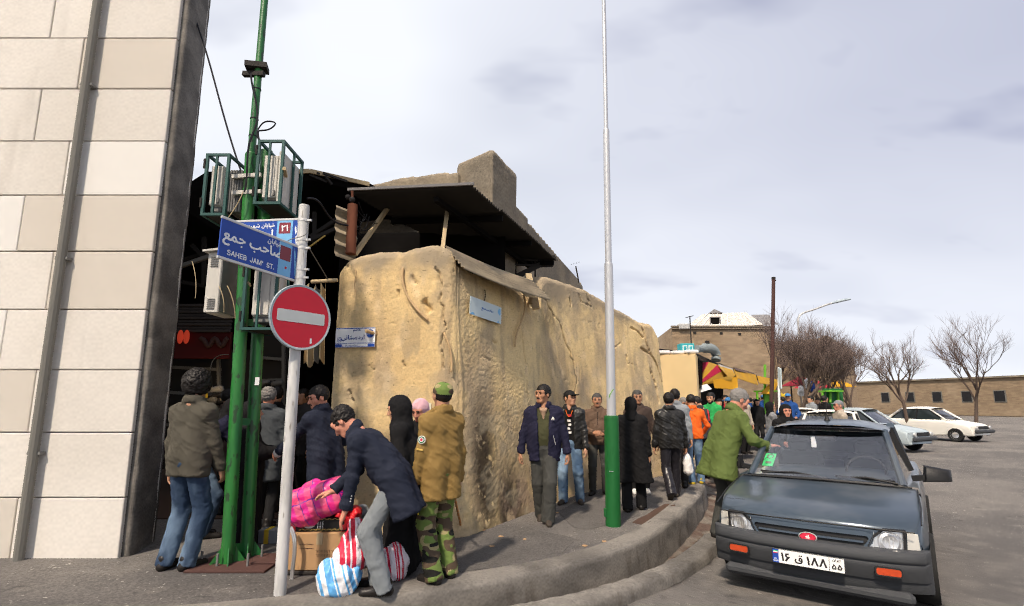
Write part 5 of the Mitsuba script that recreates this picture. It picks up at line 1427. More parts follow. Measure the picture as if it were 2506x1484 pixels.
def cabinet(c, sx, sy_, sz, label, dark="cabinet_dark", ribs=1):
    k = thing("equipment_cabinet", label, "cabinet")
    part(k, "case", box(sx, sy_, sz, c, .012), "cabinet_grey", False)
    x, y, z = c
    part(k, "door", box(sx * .96, .02, sz * .96, (x, y - sy_ / 2 - .010, z), .006), "cabinet_grey", False)
    for i in range(ribs):
        part(k, "rib", box(.012, .012, sz * .9, (x - sx * .25 + sx * .5 * i / max(1, ribs - 1), y - sy_ / 2 - .025, z), .003), "cabinet_grey", False)
    part(k, "base", box(sx * .9, sy_ * .9, .06, (x, y, z - sz / 2 - .03), .01), dark, False)
    part(k, "latch", box(.02, .02, .06, (x + sx * .36, y - sy_ / 2 - .03, z - sz * .38), .004), dark, False)
    return k


cage(-2.595, -2.345, 4.95, 5.42, 3.49, 4.16, "green steel cage high on the mast right of the pipe")
cabinet((-2.485, 5.14, 3.80), .15, .24, .48, "pale grey cabinet inside the upper right cage", ribs=2)
k = thing("equipment_cabinet", "flat grey side panel cabinet at the right of the upper cage", "cabinet")
part(k, "case", box(.04, .42, .56, (-2.385, 5.20, 3.80), .01), "cabinet_grey", False)
part(k, "handle", bar((-2.36, 5.08, 3.84), (-2.32, 4.94, 3.86), .035), "timber", False)
cage(-3.115, -2.895, 4.95, 5.36, 3.37, 4.01, "green steel cage high on the mast left of the pipe", nb_side=0)
cabinet((-3.03, 5.10, 3.70), .12, .18, .44, "pale grey cabinet inside the upper left cage", ribs=2)
k = thing("equipment_cabinet", "ribbed grey amplifier block in the upper left cage beside the pipe", "cabinet")
for i in range(5):
    part(k, "fin", box(.02, .24, .46, (-2.935 + .027 * i, 5.20, 3.68), .004), "cabinet_dark", False)
cage(-2.595, -2.285, 4.90, 5.34, 2.20, 2.86, "lower green steel cage behind the street signs", nb_front=1)
cabinet((-2.43, 5.08, 2.58), .22, .24, .50, "pale grey cabinet inside the lower cage behind the round sign", ribs=2)
k = thing("equipment_cabinet", "light grey louvred cabinet hanging left of the mast below the signs", "cabinet")
part(k, "case", cat(box(.14, .36, .62, (-2.985, 5.20, 2.69), .006)), "cabinet_grey", False)
part(k, "side_panel", box(.006, .34, .60, (-2.910, 5.20, 2.69), .0), "cabinet_dark", False)
part(k, "cap", moved(extrude(Polygon([(-.11, -.23), (.09, -.23), (.09, .2), (-.11, .2)]), 0, .02), frame((1, 0, .12), (0, 1, .05), (-2.98, 5.2, 3.015))), "cabinet_grey", False)
for zc in (2.90, 2.47):
    for i in range(6):
        part(k, "louvre", box(.075, .012, .008, (-2.985, 5.015, zc - .05 + .019 * i), .002), "cabinet_dark", False)
for v0 in (430, 470):
    p = at(612, v0 + 8, 5.1)
    part(mast, "clamp", bar(p + [-.16, -.05, 0], p + [.14, -.05, .02], .03, .04), "cabinet_grey", False)
for (u0, v0), (u1, v1), r, lab in (((548, 545), (595, 470), .005, "loose wire drooping between the upper left cage and the mast"), ((556, 700), (576, 780), .004, "loose wire beside the dark side of the louvred cabinet"), ((535, 700), (548, 765), .004, "yellowish wire hanging in front of the louvred cabinet"), ((598, 690), (612, 700), .012, "short wire knot on the mast over the lower cage"), ((470, 640), (478, 730), .004, "thin wire hanging alone left of the louvred cabinet")):
    solo("loose_wire", lab, "wire", tube(spline([at(u0, v0, 4.98), at((u0 + u1) / 2 + 5, (v0 + v1) / 2, 4.95), at(u1, v1, 4.98)], 10), r, 5), "timber")

# ------------------------------------------------------------------ sign post, two blue street signs, the no entry disc
post = thing("sign_post", "scuffed white steel sign post in front of the green mast", "post")
s0, s1 = ground(685, 1456), at(745, 505, 4.52)
part(post, "pipe", tube([s0, s0 * .5 + s1 * .5, s1], .047, 18), "worn_white", 40)
part(post, "cap", lathe([(0, .012), (.044, .006), (.047, 0)], 18, frame((1, 0, 0), (0, 1, 0), s1)), "worn_white")
axis = (s1 - s0) / np.linalg.norm(s1 - s0)
on_post = lambda v: s0 + (s1 - s0) * ((1456 - v) / 951.0)  # noqa: E731
for v in (548, 602, 625, 683, 705):
    p = on_post(v)
    part(post, "clamp", tube([p - axis * .012, p + axis * .012], .051, 18), "metal_light")
    part(post, "clamp_bolt", bar(p + [.045, -.02, 0], p + [.085, -.03, 0], .018), "metal_light", False)
part(post, "wire", tube(spline([on_post(560) + [.05, -.04, 0], at(735, 580, 4.42), at(705, 590, 4.4), at(700, 595, 4.4)], 14), .004, 5), "cabinet_dark")


def sign_board(label, TL, TR, BL, BR, yl, yr, fill):
    """A flat board between four corners, filled by fill(key, M, w, h); x runs along the board, y up."""
    l0, r0 = (at(*TL, yl) + at(*BL, yl)) / 2, (at(*TR, yr) + at(*BR, yr)) / 2
    h = ((at(*TL, yl) - at(*BL, yl))[2] + (at(*TR, yr) - at(*BR, yr))[2]) / 2
    w_ = np.linalg.norm(r0 - l0)
    M = frame(r0 - l0, (0, 0, 1), (l0 + r0) / 2)
    k = thing("street_sign", label, "street sign")
    part(k, "panel", moved(shift(extrude(rrect(w_, h, .006), 0, .012), 0, 0, -.006), M), "sign_blue", False)
    for s in (-1, 1):
        part(k, "rail", moved(box(w_ + .01, .022, .018, (0, s * (h / 2), 0), .003), M), "metal_light", False)
    q = h / .332
    Ms = M.copy(); Ms[:3, :3] *= q
    fill(k, Ms, w_ / q, h / q)


def fill_front(k, M, w, h):
    t = .0065
    part(k, "pale_band", moved(extrude(sbox(w * .5 - .235, -h / 2 + .012, w * .5 - .085, h / 2 - .012), t, t + .001), M), "sign_blue_light", False)
    part(k, "maroon_square", moved(shift(extrude(rrect(.125, .13, .008), t + .001, t + .002), w * .5 - .160, .055), M), "sign_maroon", False)
    part(k, "lettering", moved(shift(glyph("saheb_jam", .088, .0012), -.085, .015, t), M), "sign_white", False)
    part(k, "lettering", moved(shift(glyph("khiaban", .044, .0012), .125, .115, t), M), "sign_white", False)
    part(k, "lettering", moved(shift(latin("SAHEB  JAM'  ST.", .042, .0012), -.10, -.105, t), M), "sign_white", False)
    part(k, "red_mark", moved(shift(extrude(Polygon([(-.012, -.01), (.0, -.014), (.012, -.004), (.01, .012), (-.01, .010)]), t + .001, t + .002), w * .5 - .145, -.075), M), "sign_red", False)
    part(k, "scuffs", moved(cat([shift(extrude(Polygon([(0, 0), (.016, .02), (.006, .07), (-.012, .11), (-.008, .05)]), t, t + .001), w * .5 - .03 - .01 * i, y) for i, y in enumerate((-.13, -.05, .03))]), M), "sign_blue_light", False, kind="stuff")


def fill_back(k, M, w, h):
    t = .0065
    part(k, "pale_band", moved(extrude(sbox(w * .5 - .235, -h / 2 + .012, w * .5 - .065, h / 2 - .012), t, t + .001), M), "sign_blue_light", False)
    part(k, "maroon_square", moved(shift(extrude(rrect(.125, .115, .008), t + .001, t + .002), w * .5 - .150, .075), M), "sign_maroon", False)
    part(k, "number", moved(shift(glyph("n21", .070, .0012), w * .5 - .150, .075, t + .002), M), "sign_white", False)
    part(k, "lettering", moved(shift(glyph("khiaban_shahid", .040, .0012), w * .5 - .505, .105, t), M), "sign_white", False)
    part(k, "lettering", moved(shift(glyph("ardestani", .085, .0012), w * .5 - .50, .01, t), M), "sign_white", False)
    part(k, "scuffs", moved(cat([shift(extrude(Polygon([(0, 0), (.014, .03), (.0, .10), (-.012, .07)]), t, t + .001), w * .5 - .02 - .012 * i, y) for i, y in enumerate((-.1, .0))]), M), "sign_white", False, kind="stuff")


sign_board("blue street sign with large pale lettering and English line, nearest the camera", (541.5, 530), (731, 606), (534, 630), (725, 688), 3.74, 4.47, fill_front)
sign_board("blue street sign with a red numbered square, behind the other on the white post", (560, 544), (731, 536.5), (560, 620), (731, 615), 4.64, 4.55, fill_back)
c0 = at(737.5, 777, 4.41)
nrm = np.array([.80, -.60, -.02]); nrm /= np.linalg.norm(nrm)
xd = np.cross([0, 0, 1.0], nrm)
M = frame(xd, (0, 0, 1), c0)
Rr = .288
ne = thing("no_entry_sign", "round red no entry sign with a grey rim on the white post", "road sign")
part(ne, "disc", moved(lathe([(0, .004), (Rr - .012, .004), (Rr - .012, -.004), (0, -.004)], 48), M), "sign_red", False)
part(ne, "rim", moved(lathe([(Rr - .022, .0045), (Rr - .004, .0075), (Rr, 0), (Rr, -.012), (Rr - .02, -.012)], 48), M), "sign_rim", 40)
part(ne, "bar", moved(extrude(rrect(.445, .102, .012), .0045, .006), M), "sign_grey", False)
for (x, y, w_, h_) in ((.10, -.20, .016, .045), (-.03, -.275, .02, .02), (.15, -.235, .006, .006)):
    part(ne, "sticker_scrap", moved(shift(extrude(sbox(-w_ / 2, -h_ / 2, w_ / 2, h_ / 2), .0045, .0058), x, y), M), "sign_white", False)
part(ne, "bracket", moved(box(.1, .03, .05, (0, .1, -.025)), M), "metal_light", False)

# ------------------------------------------------------------------ silver lighting column with a green foot
colm = thing("lighting_column", "slim silver lighting column with a thick green foot on the pavement", "lamp post")
c0 = ground(1501, 1287)
zt = [0, 1.31, 1.335, 3.32, 5.24, 12.0]
ux = lambda z: c0 + np.array([.012 * z, 0, z])  # noqa: E731
part(colm, "foot", tube([ux(0), ux(1.30), ux(1.33), ux(1.335)], [.094, .092, .086, .062], 28), "green_dark", 40)
part(colm, "lower_shaft", tube([ux(1.33), ux(3.30), ux(3.33), ux(3.335)], [.058, .0565, .052, .046], 24), "silver_paint", 40)
part(colm, "middle_shaft", tube([ux(3.33), ux(5.22), ux(5.25), ux(5.255)], [.044, .043, .038, .03], 24), "silver_paint", 40)
part(colm, "upper_shaft", tube([ux(5.25), ux(12.0)], [.030, .026], 20), "silver_paint", 40)
part(colm, "service_box", box(.03, .05, .10, tuple(ux(.16) + [-.10, -.02, 0]), .005), "green_dark", False)
part(colm, "paint_mark", tube(spline([ux(1.56) + [-.035, -.055, 0], ux(1.63) + [-.005, -.060, 0], ux(1.66) + [.02, -.056, .0]], 8), .005, 5), "lime_paint")
part(colm, "weld_mark", box(.05, .004, .006, tuple(ux(.66) + [-.03, -.093, 0])), "silver_paint", False)

# ------------------------------------------------------------------ cars
CX, CY, CYAW, CZ = 2.469, 4.514, .661, -.156


def car_frame(x, y, yaw, z):
    """x to the right in the picture, y from the nose to the tail, z up."""
    c, s = math.cos(yaw), math.sin(yaw)
    M = np.eye(4)
    M[:3, 0], M[:3, 1], M[:3, 3] = (c, -s, 0), (s, c, 0), (x, y, z)
    return M


def sections(rows, n=15):
    """Loft: rows of (y, half width at sill, z sill, half width at belt, z belt, half width at crown, z crown)."""
    V = []
    for y, w0, z0, w1, z1, w2, z2 in rows:
        half = [(w0 * .92, z0), (w0, z0 + .04), (w1, z0 * .45 + z1 * .55), (w1, z1 - .05), (w1 - .02, z1), (w2, z2 - .012), (w2 * .66, z2 + .004), (w2 * .33, z2 + .012)]
        full = [(-x, z) for x, z in half] + [(0, z2 + .015)] + [(x, z) for x, z in half[::-1]]
        V.append([(x, y, z) for x, z in full])
    return np.array(V)


def saloon(name, label, M, paint, detail=True, old=False):
    key = thing(name, label, "car")
    put = lambda nm, m, mt, sm=30, parent=key, lab=None: part(parent, nm, moved(m, M), mt, sm, lab)  # noqa: E731
    W = .80
    nose = [(.03, .70, .30, .755, .60, .70, .655), (.10, .755, .26, .775, .64, .735, .715), (.30, .79, .25, .795, .68, .765, .765), (.55, .80, .28, .80, .70, .775, .80), (.80, .80, .28, .80, .74, .765, .845), (1.02, .80, .25, .80, .80, .74, .885)]
    V = sections(nose)
    V = np.array([np.stack([gaussian_filter1d(V[:, j, k], .01) for k in range(3)], -1) for j in range(V.shape[1])]).transpose(1, 0, 2)
    # denser along the length
    yy = np.linspace(0, 1, 24)
    Vd = interp1d(np.linspace(0, 1, len(V)), V, axis=0, kind="quadratic")(yy)
    YF = lambda x, z: .13 * (np.abs(x) / .75) ** 3 + .16 * (z - .45)  # noqa: E731
    fade = np.clip(1 - (Vd[..., 1] - .03) / .75, 0, 1) ** 1.5
    Vd[..., 1] += YF(Vd[..., 0], Vd[..., 2]) * fade
    body = gridmesh(Vd)
    cap_grid = np.zeros((21, 9, 3))
    for i, a in enumerate(np.linspace(-1, 1, 21)):
        for j, b in enumerate(np.linspace(0, 1, 9)):
            zt_ = np.interp(abs(a), [0, .9, 1], [.668, .645, .60])
            z = .30 + (zt_ - .30) * b
            x = a * np.interp(z, [.30, .45, .60, .67], [.70, .755, .745, .70])
            cap_grid[i, j] = (x, .03 + YF(x, z), z)
    front = gridmesh(cap_grid, True)
    tail = [(1.02, .80, .25, .80, .80, .765, .90), (1.6, .80, .22, .803, .82, .76, .915), (2.6, .80, .22, .803, .83, .755, .925), (3.2, .79, .26, .80, .84, .745, .93), (3.75, .76, .28, .78, .82, .72, .90), (3.9, .74, .30, .75, .76, .69, .80)]
    V2 = sections(tail)
    b2 = gridmesh(interp1d(np.linspace(0, 1, len(V2)), V2, axis=0)(np.linspace(0, 1, 20)))
    put("body", cat(body, b2, front), paint, 35)
    # greenhouse: windscreen foot, roof edge, rear
    A = [(.66, 1.02, .885), (.535, 1.66, 1.355), (.545, 2.75, 1.375), (.64, 3.35, .93)]
    for s in (-1, 1):
        P = [np.array([s * x, y, z]) for x, y, z in A]
        put("pillar", tube([P[0], (P[0] + P[1]) / 2 + [0, 0, .01], P[1]], .032, 8), paint)
        put("pillar", tube([P[2], P[3]], .045, 8), paint)
        put("pillar", bar(np.array([s * .70, 2.15, .92]), np.array([s * .545, 2.12, 1.37]), .05, .07), "trim_black", False)
        q = np.array([[P[0] + [s * .03, .12, .0], P[1] + [0, .08, -.01]], [np.array([s * .72, 2.15, .91]), np.array([s * .55, 2.12, 1.36])]])
        put("side_window", gridmesh(q), "pane" if detail else "tinted_glass", False)
        q = np.array([[np.array([s * .72, 2.18, .91]), np.array([s * .55, 2.15, 1.36])], [P[3] + [s * .03, -.2, 0], P[2] + [0, -.05, -.01]]])
        put("side_window", gridmesh(q), "pane" if detail else "tinted_glass", False)
    n, m_ = 13, 9
    scr = np.zeros((n, m_, 3))
    for i, a in enumerate(np.linspace(-1, 1, n)):
        for j, b in enumerate(np.linspace(0, 1, m_)):
            hw = .655 * (1 - b) + .53 * b
            scr[i, j] = (a * hw, 1.02 + .64 * b - .07 * (1 - a * a) * (1 - .4 * b), .888 + .465 * b + .012 * (1 - a * a))
    put("windscreen", gridmesh(scr), "screen_glass", True)
    put("windscreen_seal", cat(tube(scr[:, 0], .016, 6), tube(scr[:, -1], .014, 6), tube(scr[0], .016, 6), tube(scr[-1], .016, 6)), "trim_black")
    rear = np.array([[(a * (.545 * (1 - b) + .63 * b), 2.77 + .55 * b, 1.365 - .43 * b) for b in np.linspace(0, 1, 5)] for a in np.linspace(-1, 1, 7)])
    put("rear_window", gridmesh(rear), "tinted_glass", True)
    roof = np.zeros((15, 16, 3))
    for i, a in enumerate(np.linspace(-1, 1, 15)):
        for j, b in enumerate(np.linspace(0, 1, 16)):
            y = 1.62 + 1.16 * b
            e = abs(a) ** 3
            roof[i, j] = (a * .572, y - .07 * (1 - a * a) * (1 - b) + .05 * (1 - a * a) * b, 1.352 + .062 * (1 - e) + .048 * math.sin(math.pi * min(1, b * 1.0)) ** .7 * (1 - .7 * e) - .0)
    under = roof.copy(); under[..., 2] = np.minimum(under[..., 2] - .02, 1.345)
    put("roof", cat(gridmesh(roof, True), gridmesh(under)), paint, True)
    # cabin
    put("dashboard", box(1.22, .30, .10, (0, 1.40, .86), .03), "trim_black", False)
    put("cabin_floor", box(1.45, 2.1, .05, (0, 2.2, .40)), "trim_black", False)
    for s in (-1, 1):
        sk = put("front_seat", cat(box(.48, .14, .52, (s * .34, 2.10, .82), .05), box(.48, .45, .14, (s * .34, 1.9, .55), .05)), "seat_grey", False)
        put("headrest", box(.26, .09, .17, (s * .34, 2.13, 1.14), .04), "seat_grey", False, sk)
    put("rear_seat", box(1.2, .16, .5, (0, 2.85, .78), .05), "seat_grey", False)
    sw_ = lathe([(.175 + .013 * math.cos(t), .013 * math.sin(t)) for t in np.linspace(0, 2 * math.pi, 9)], 20)
    put("steering_wheel", moved(sw_, frame((1, 0, 0), (0, .45, .9), (.34, 1.60, .93))), "trim_black")
    put("rear_view_mirror", box(.20, .03, .06, (.0, 1.60, 1.27), .015), "trim_black", False)
    for x in (-.74, .74):
        for y in (.70, 3.0):
            wh = put("wheel", moved(lathe([(.13, -.07), (.27, -.09), (.285, -.05), (.285, .05), (.27, .09), (.13, .07)], 28), frame((0, 1, 0), (0, 0, 1), (x, y, .285))), "rubber", 40)
            put("rim", moved(lathe([(0, .045), (.10, .06), (.175, .075), (.18, .085)] if x > 0 else [(.18, -.085), (.175, -.075), (.10, -.06), (0, -.045)], 24), frame((0, 1, 0), (0, 0, 1), (x, y, .285))), "steel", 40, wh)
    if not detail:
        put("bumper", box(1.5, .12, .14, (0, .0, .45), .04), "metal_light" if old else "bumper", False)
        for s in (-1, 1):
            put("headlight", moved(lathe([(0, .02), (.07, .01), (.08, -.02)], 16), frame((1, 0, 0), (0, 0, 1), (s * .55, .03, .60))), "metal_light")
        put("grille", box(.8, .03, .12, (0, .035, .60), .01), "trim_black", False)
        put("screen_strip", moved(box(.9, .01, .06, (0, 0, 0)), frame((1, 0, 0), (0, .8, .6), (0, 1.50, 1.26))), "sign_white", False) if old else None
        return key
    # --- nose: grille, lamps, bumper, plate
    put("bonnet_gap", cat(tube([(-.765, .16, .715), (-.77, .5, .792), (-.755, .98, .872)], .006, 5), tube([(.765, .16, .715), (.77, .5, .792), (.755, .98, .872)], .006, 5), tube([(-.72, .98, .888), (0, .93, .905), (.72, .98, .888)], .008, 5), tube([(-.72, .075, .668), (0, .02, .668), (.72, .075, .668)], .005, 5)), "trim_black")
    def onface(poly, d0, d1, step=.03):
        """A piece in the (x, z) plane bent onto the nose, standing d0 to d1 proud of it."""
        m = extrude(poly, 0, 1)
        m = m.subdivide_to_size(step, 12) if step else m
        v = np.asarray(m.vertices)
        m.vertices = np.stack([v[:, 0], .03 + YF(v[:, 0], v[:, 1]) - (d0 + (d1 - d0) * np.clip(v[:, 2], 0, 1)), v[:, 1]], 1)
        m.faces = m.faces[:, ::-1]
        return m

    gpoly = Polygon([(-.40, .585), (-.33, .490), (.33, .490), (.40, .585)]).buffer(.02)
    put("grille_surround", onface(gpoly.buffer(.032).difference(gpoly), -.01, .024), paint, False)
    gr = put("grille", onface(gpoly, -.01, .003), "trim_black", False)
    put("slat", onface(sbox(-.385, .553, .385, .566), .003, .026), "car_paint", False, gr)
    put("slat", onface(sbox(-.355, .515, .355, .522), .003, .018), "bumper", False, gr)
    ye = .03 + YF(0, .545)
    em = lathe([(0, .008), (.9, .008), (1, 0)], 28); em.apply_scale((.062, .033, 1.0))
    Me = frame((1, 0, 0), (0, .16, 1), (0, ye - .030, .545))
    e_ = put("emblem", moved(em, Me), "badge_red", False, gr)
    er = lathe([(.96, .012), (1.04, .008), (1.08, 0)], 28); er.apply_scale((.064, .036, 1.0))
    put("emblem_rim", moved(er, Me), "metal_light", False, gr)
    lgp = [extrude(Polygon([(0, .002), (.010, -.003), (.010, .016), (.004, .019), (.004, .006), (0, .009)]), .0085, .0100), extrude(sbox(.0015, .004, .0045, .018), .0085, .0100)]
    turn = lambda t: np.array([[math.cos(t), -math.sin(t), 0, 0], [math.sin(t), math.cos(t), 0, 0], [0, 0, 1, 0], [0, 0, 0, 1.0]])  # noqa: E731
    put("emblem_mark", moved(cat([moved(lgp[0], turn(t)) for t in (0, 2.09, 4.19)], [moved(lgp[1], turn(t)) for t in (.5, 2.59, 4.69)]), Me), "logo_white", False, gr)
    for s in (-1, 1):
        fl = lambda P_: Polygon([(s * x, y) for x, y in P_]).buffer(0)  # noqa: E731
        hp = fl([(.400, .490), (.640, .478), (.650, .655), (.52, .657), (.455, .60)])
        hl = put("headlight", onface(hp, -.02, .004), "steel", False)
        c_ = np.array([s * .555, .03 + YF(.555, .57) - .004, .57])
        put("reflector", moved(lathe([(.082, .006), (.075, .001), (.055, .010), (.02, .0), (0, .0)], 24), frame((1, s * .35, 0), (0, .16, 1), c_)), "steel", 40, hl)
        for i in range(8):
            put("reflector_rib", onface(sbox(*sorted((s * (.455 + .024 * i), s * (.459 + .024 * i)))[:1], .50, max(s * (.455 + .024 * i), s * (.459 + .024 * i)), .64), .004, .010), "metal_light", False, hl)
        put("lens", onface(hp.buffer(-.004), .016, .020), "lens_glass", False, hl)
        put("lamp_frame", onface(hp.buffer(.013).difference(hp.buffer(-.003)), -.02, .024), "trim_black", False, hl)
        cl = put("corner_light", onface(fl([(.660, .480), (.742, .490), (.735, .64), (.668, .652)]), -.02, .012), "cabinet_grey", False)
        put("lens", onface(fl([(.662, .482), (.740, .492), (.733, .638), (.670, .650)]), .014, .018), "lens_glass", False, cl)
    bx = lambda z, d: [(s_ * np.sin(t) * 1.0, 0, 0) for s_, t in ((1, 0),)]  # noqa: E731
    prof_b = [(.20, .10), (.22, .0), (.27, -.03), (.30, -.02), (.31, -.045), (.40, -.07), (.43, -.075), (.435, -.062), (.445, -.062), (.45, -.075), (.47, -.08), (.50, -.075), (.525, -.05), (.53, .05)]
    xs = np.r_[-.80, -.80, -.795, np.linspace(-.76, .76, 25), .795, .80, .80]
    yo = np.r_[.62, .30, .17, [.10 * abs(x / .76) ** 4 + .035 * (x / .76) ** 2 for x in np.linspace(-.76, .76, 25)], .17, .30, .62]
    VB = np.array([[(x, y + d * (1 if abs(x) < .79 else .35), z) for z, d in prof_b] for x, y in zip(xs, yo)])
    put("bumper", gridmesh(VB, True), "bumper", 35)
    put("front_spoiler", box(1.36, .10, .09, (0, .04, .19), .03), "bumper", False)
    for s in (-1, 1):
        put("indicator", moved(extrude(rrect(.155, .05, .015), 0, .012), frame((1, s * .14, 0), (0, .12, 1), (s * .535, -.072 + .02, .385))), "amber", False)
        put("indicator_frame", moved(extrude(rrect(.175, .068, .02).difference(rrect(.155, .05, .015)), -.004, .014), frame((1, s * .14, 0), (0, .12, 1), (s * .535, -.072 + .02, .385))), "trim_black", False)
    pf = frame((1, 0, 0), (0, .08, 1), (0, -.096, .385))
    pl = put("number_plate", moved(extrude(rrect(.52, .112, .006), 0, .004), pf), "plate_white", False)
    put("border", moved(extrude(rrect(.52, .112, .006).difference(rrect(.512, .104, .005)), .004, .0052), pf), "trim_black", False, pl)
    put("blue_band", moved(extrude(sbox(-.256, -.052, -.210, .052), .004, .005), pf), "sign_blue", False, pl)
    put("flag_green", moved(extrude(sbox(-.250, .034, -.216, .041), .005, .0056), pf), "sticker_green", False, pl)
    put("flag_white", moved(extrude(sbox(-.250, .026, -.216, .034), .005, .0056), pf), "sign_white", False, pl)
    put("flag_red", moved(extrude(sbox(-.250, .019, -.216, .026), .005, .0056), pf), "sign_red", False, pl)
    put("band_lettering", moved(cat(shift(latin("I.R.", .010, .001), -.236, -.022, .005), shift(latin("IRAN", .011, .001), -.233, -.038, .005)), pf), "sign_white", False, pl)
    put("digits", moved(cat(shift(glyph("n16", .068, .0012), -.158, -.002, .004), shift(glyph("n188", .068, .0012), .068, -.002, .004), shift(glyph("qaf", .056, .0012), -.062, -.004, .004)), pf), "trim_black", False, pl)
    put("divider", moved(extrude(sbox(.153, -.052, .156, .052), .004, .0052), pf), "trim_black", False, pl)
    put("digits", moved(cat(shift(glyph("iran", .020, .0012), .205, .034, .004), shift(glyph("n55", .045, .0012), .205, -.014, .004)), pf), "trim_black", False, pl)
    for s in (-1, 1):
        mp = trimesh.convex.convex_hull(np.array([(s * x, y, z) for x, y, z in ((-.10, .03, -.075), (.10, .05, -.06), (.12, .05, .05), (-.08, .03, .085), (-.07, -.07, -.06), (.06, -.06, -.045), (.08, -.05, .035), (-.06, -.07, .065), (.10, -.02, .055), (.12, .0, -.05))]))
        mk = put("door_mirror", moved(mp, frame((1, 0, 0), (0, 1, 0), (s * .90, 1.36, .975))), "trim_black", 50)
        put("mirror_arm", bar((s * .72, 1.36, .93), (s * .84, 1.36, .95), .06, .05), "trim_black", False, mk)
    for x0, x1 in ((-.58, .06), (.10, .62)):
        b_ = np.array([x0 + .04, 1.035, .925]); t_ = np.array([x1, .99, .912])
        wp = put("wiper", tube([t_, (b_ + t_) / 2 + [0, .01, .028], b_], .010, 6), "trim_black")
        put("blade", bar((x0 + .02, 1.055, .935), (x0 + .50, 1.02, .925), .012, .02), "rubber", False, wp)
    put("cowl_vent", cat([box(.012, .05, .006, (x, .962, .9 - .012 * abs(x)), 0) for x in np.r_[np.linspace(-.36, -.02, 16), np.linspace(.08, .40, 16)]]), "trim_black", False)
    put("antenna_base", lathe([(.034, 0), (.022, .02), (.012, .05), (0, .055)], 16, frame((1, 0, 0), (0, 1, 0), (0, 1.86, 1.452))), "trim_black")
    put("antenna_rod", tube([(0, 1.86, 1.49), (0, 1.95, 1.78)], .004, 6), "trim_black")
    stf = frame((1, -.12, .0), (0, .80, .60), (-.50, 1.212, 1.035))
    st = put("windscreen_permit", moved(extrude(rrect(.11, .20, .008), .004, .006), stf), "sticker_green", False)
    put("permit_print", moved(cat(shift(extrude(shapely.Point(0, 0).buffer(.036).difference(shapely.Point(0, 0).buffer(.026)), .0062, .007), 0, .05), extrude(sbox(-.03, -.06, .03, -.03), .0062, .007)), stf), "shelf_grey", False, st)
    put("hanging_charm", box(.05, .01, .12, (-.12, 1.62, 1.22), .004), "sign_white", False)
    put("bonnet_stain", moved(cat(glyph("district", .018, .001)), frame((1, .1, .02), (0, 1, .22), (-.60, .20, .762))), "trim_black", False)
    return key


saloon("parked_car", "dark grey hatch saloon with a red oval badge parked nose on beside the kerb", car_frame(CX, CY, CYAW, CZ), "car_paint")
pc = ground(1955, 1060, ROAD_Z)
saloon("parked_car", "white car behind the black veiled woman with a lettered windscreen strip", car_frame(*at(1952, 1100, 17.5)[:2], .60, ROAD_Z), "car_white", detail=False, old=True)
saloon("parked_car", "cream white car right behind the dark grey saloon roof", car_frame(*at(2024, 1120, 12.4)[:2], .62, ROAD_Z), "car_white", detail=False)
saloon("parked_car", "silver grey car parked far off near the right edge of the street", car_frame(*at(2270, 1120, 17.5)[:2], -.5, ROAD_Z), "sign_rim", detail=False)
saloon("parked_car", "small white car farthest away at the right end of the street", car_frame(*at(2420, 1120, 22)[:2], -.45, ROAD_Z), "car_white", detail=False)

# ------------------------------------------------------------------ the street behind, right
cb = thing("cream_shop", "cream painted shop block past the end of the mud wall", "building")
c1 = at(1702, 870, 14.0)
zt = at(1690, 866, 14)[2]
part(cb, "wall", extrude(Polygon([(3.2, 14.6), (c1[0], 14.0), (c1[0] + .35, 14.8), (c1[0] + .9, 17.5), (3.6, 18)]), 0, zt), "cream_wall", False)
part(cb, "coping", cat(*[box(.35, .25, .10, (3.9 + .36 * i, 14.4 - .08 * i + .02, zt + .05 + .015 * (i % 2)), .03) for i in range(4)]), "white_cloth", False)
RP = [at(1700, 864, 14.0), at(1760, 892, 17.0), at(1830, 915, 20.0), at(1895, 935, 23.0)]
V = np.array([[p + [-.2, 0, 0], p + [.0, .1, .04], p + [-3.0, 1.6, .5]] for p in RP])
part(cb, "lean_to_roof", cat(gridmesh(V, True), gridmesh(V - [0, 0, .05])), "roof_grey", False)
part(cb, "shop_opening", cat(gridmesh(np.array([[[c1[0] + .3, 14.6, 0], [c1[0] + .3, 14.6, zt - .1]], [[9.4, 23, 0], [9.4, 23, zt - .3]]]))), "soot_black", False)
for i, (a, b) in enumerate((((1740, 893), (1795, 908)), ((1788, 905), (1850, 922)), ((1760, 892), (1800, 912)), ((1830, 915), (1880, 938)))):
    part(cb, "batten", bar(at(*a, 16 + i), at(*b, 17 + i), .07), "frame_dark", False)
k = thing("shop_bulb", "bright bulb glowing in the shop under the yellow awning", "lamp")
scene["bulb_glass_b"] = {"type": "diffuse", "reflectance": rgb((.8, .8, .6))}
part(k, "bulb", moved(trimesh.creation.icosphere(2, .06), frame((1, 0, 0), (0, 1, 0), at(1820, 966, 15.5))), "bulb_glass_b", True, emitter={"type": "area", "radiance": rgb((16, 17, 11))})
# awning: fan shaped hip end, then three lengths
aw = thing("striped_awning", "yellow and red canvas awning with a fan shaped end over the far shops", "awning")
tipL, apex = at(1700, 943, 15.2), at(1724, 885, 15.6)
edge = [at(1695, 948, 15.0), at(1712, 912, 15.3), at(1728, 886, 15.7)]
fan_top = [at(u, v, 15.6) for u, v in ((1714, 888), (1735, 886), (1755, 893), (1772, 905), (1780, 921))]
for i in range(4):
    a, b = fan_top[i], fan_top[i + 1]
    base = at(1702, 944, 15.1)
    part(aw, "gore", cat(gridmesh(np.array([[base, a], [base + [.02 * i, -.01, 0], b]])), gridmesh(np.array([[base, a], [base + [.02 * i, -.01, 0], b]]) + [0, .01, -.012], True)), ("awning_red", "awning_worn", "awning_red", "awning_worn")[i], False)


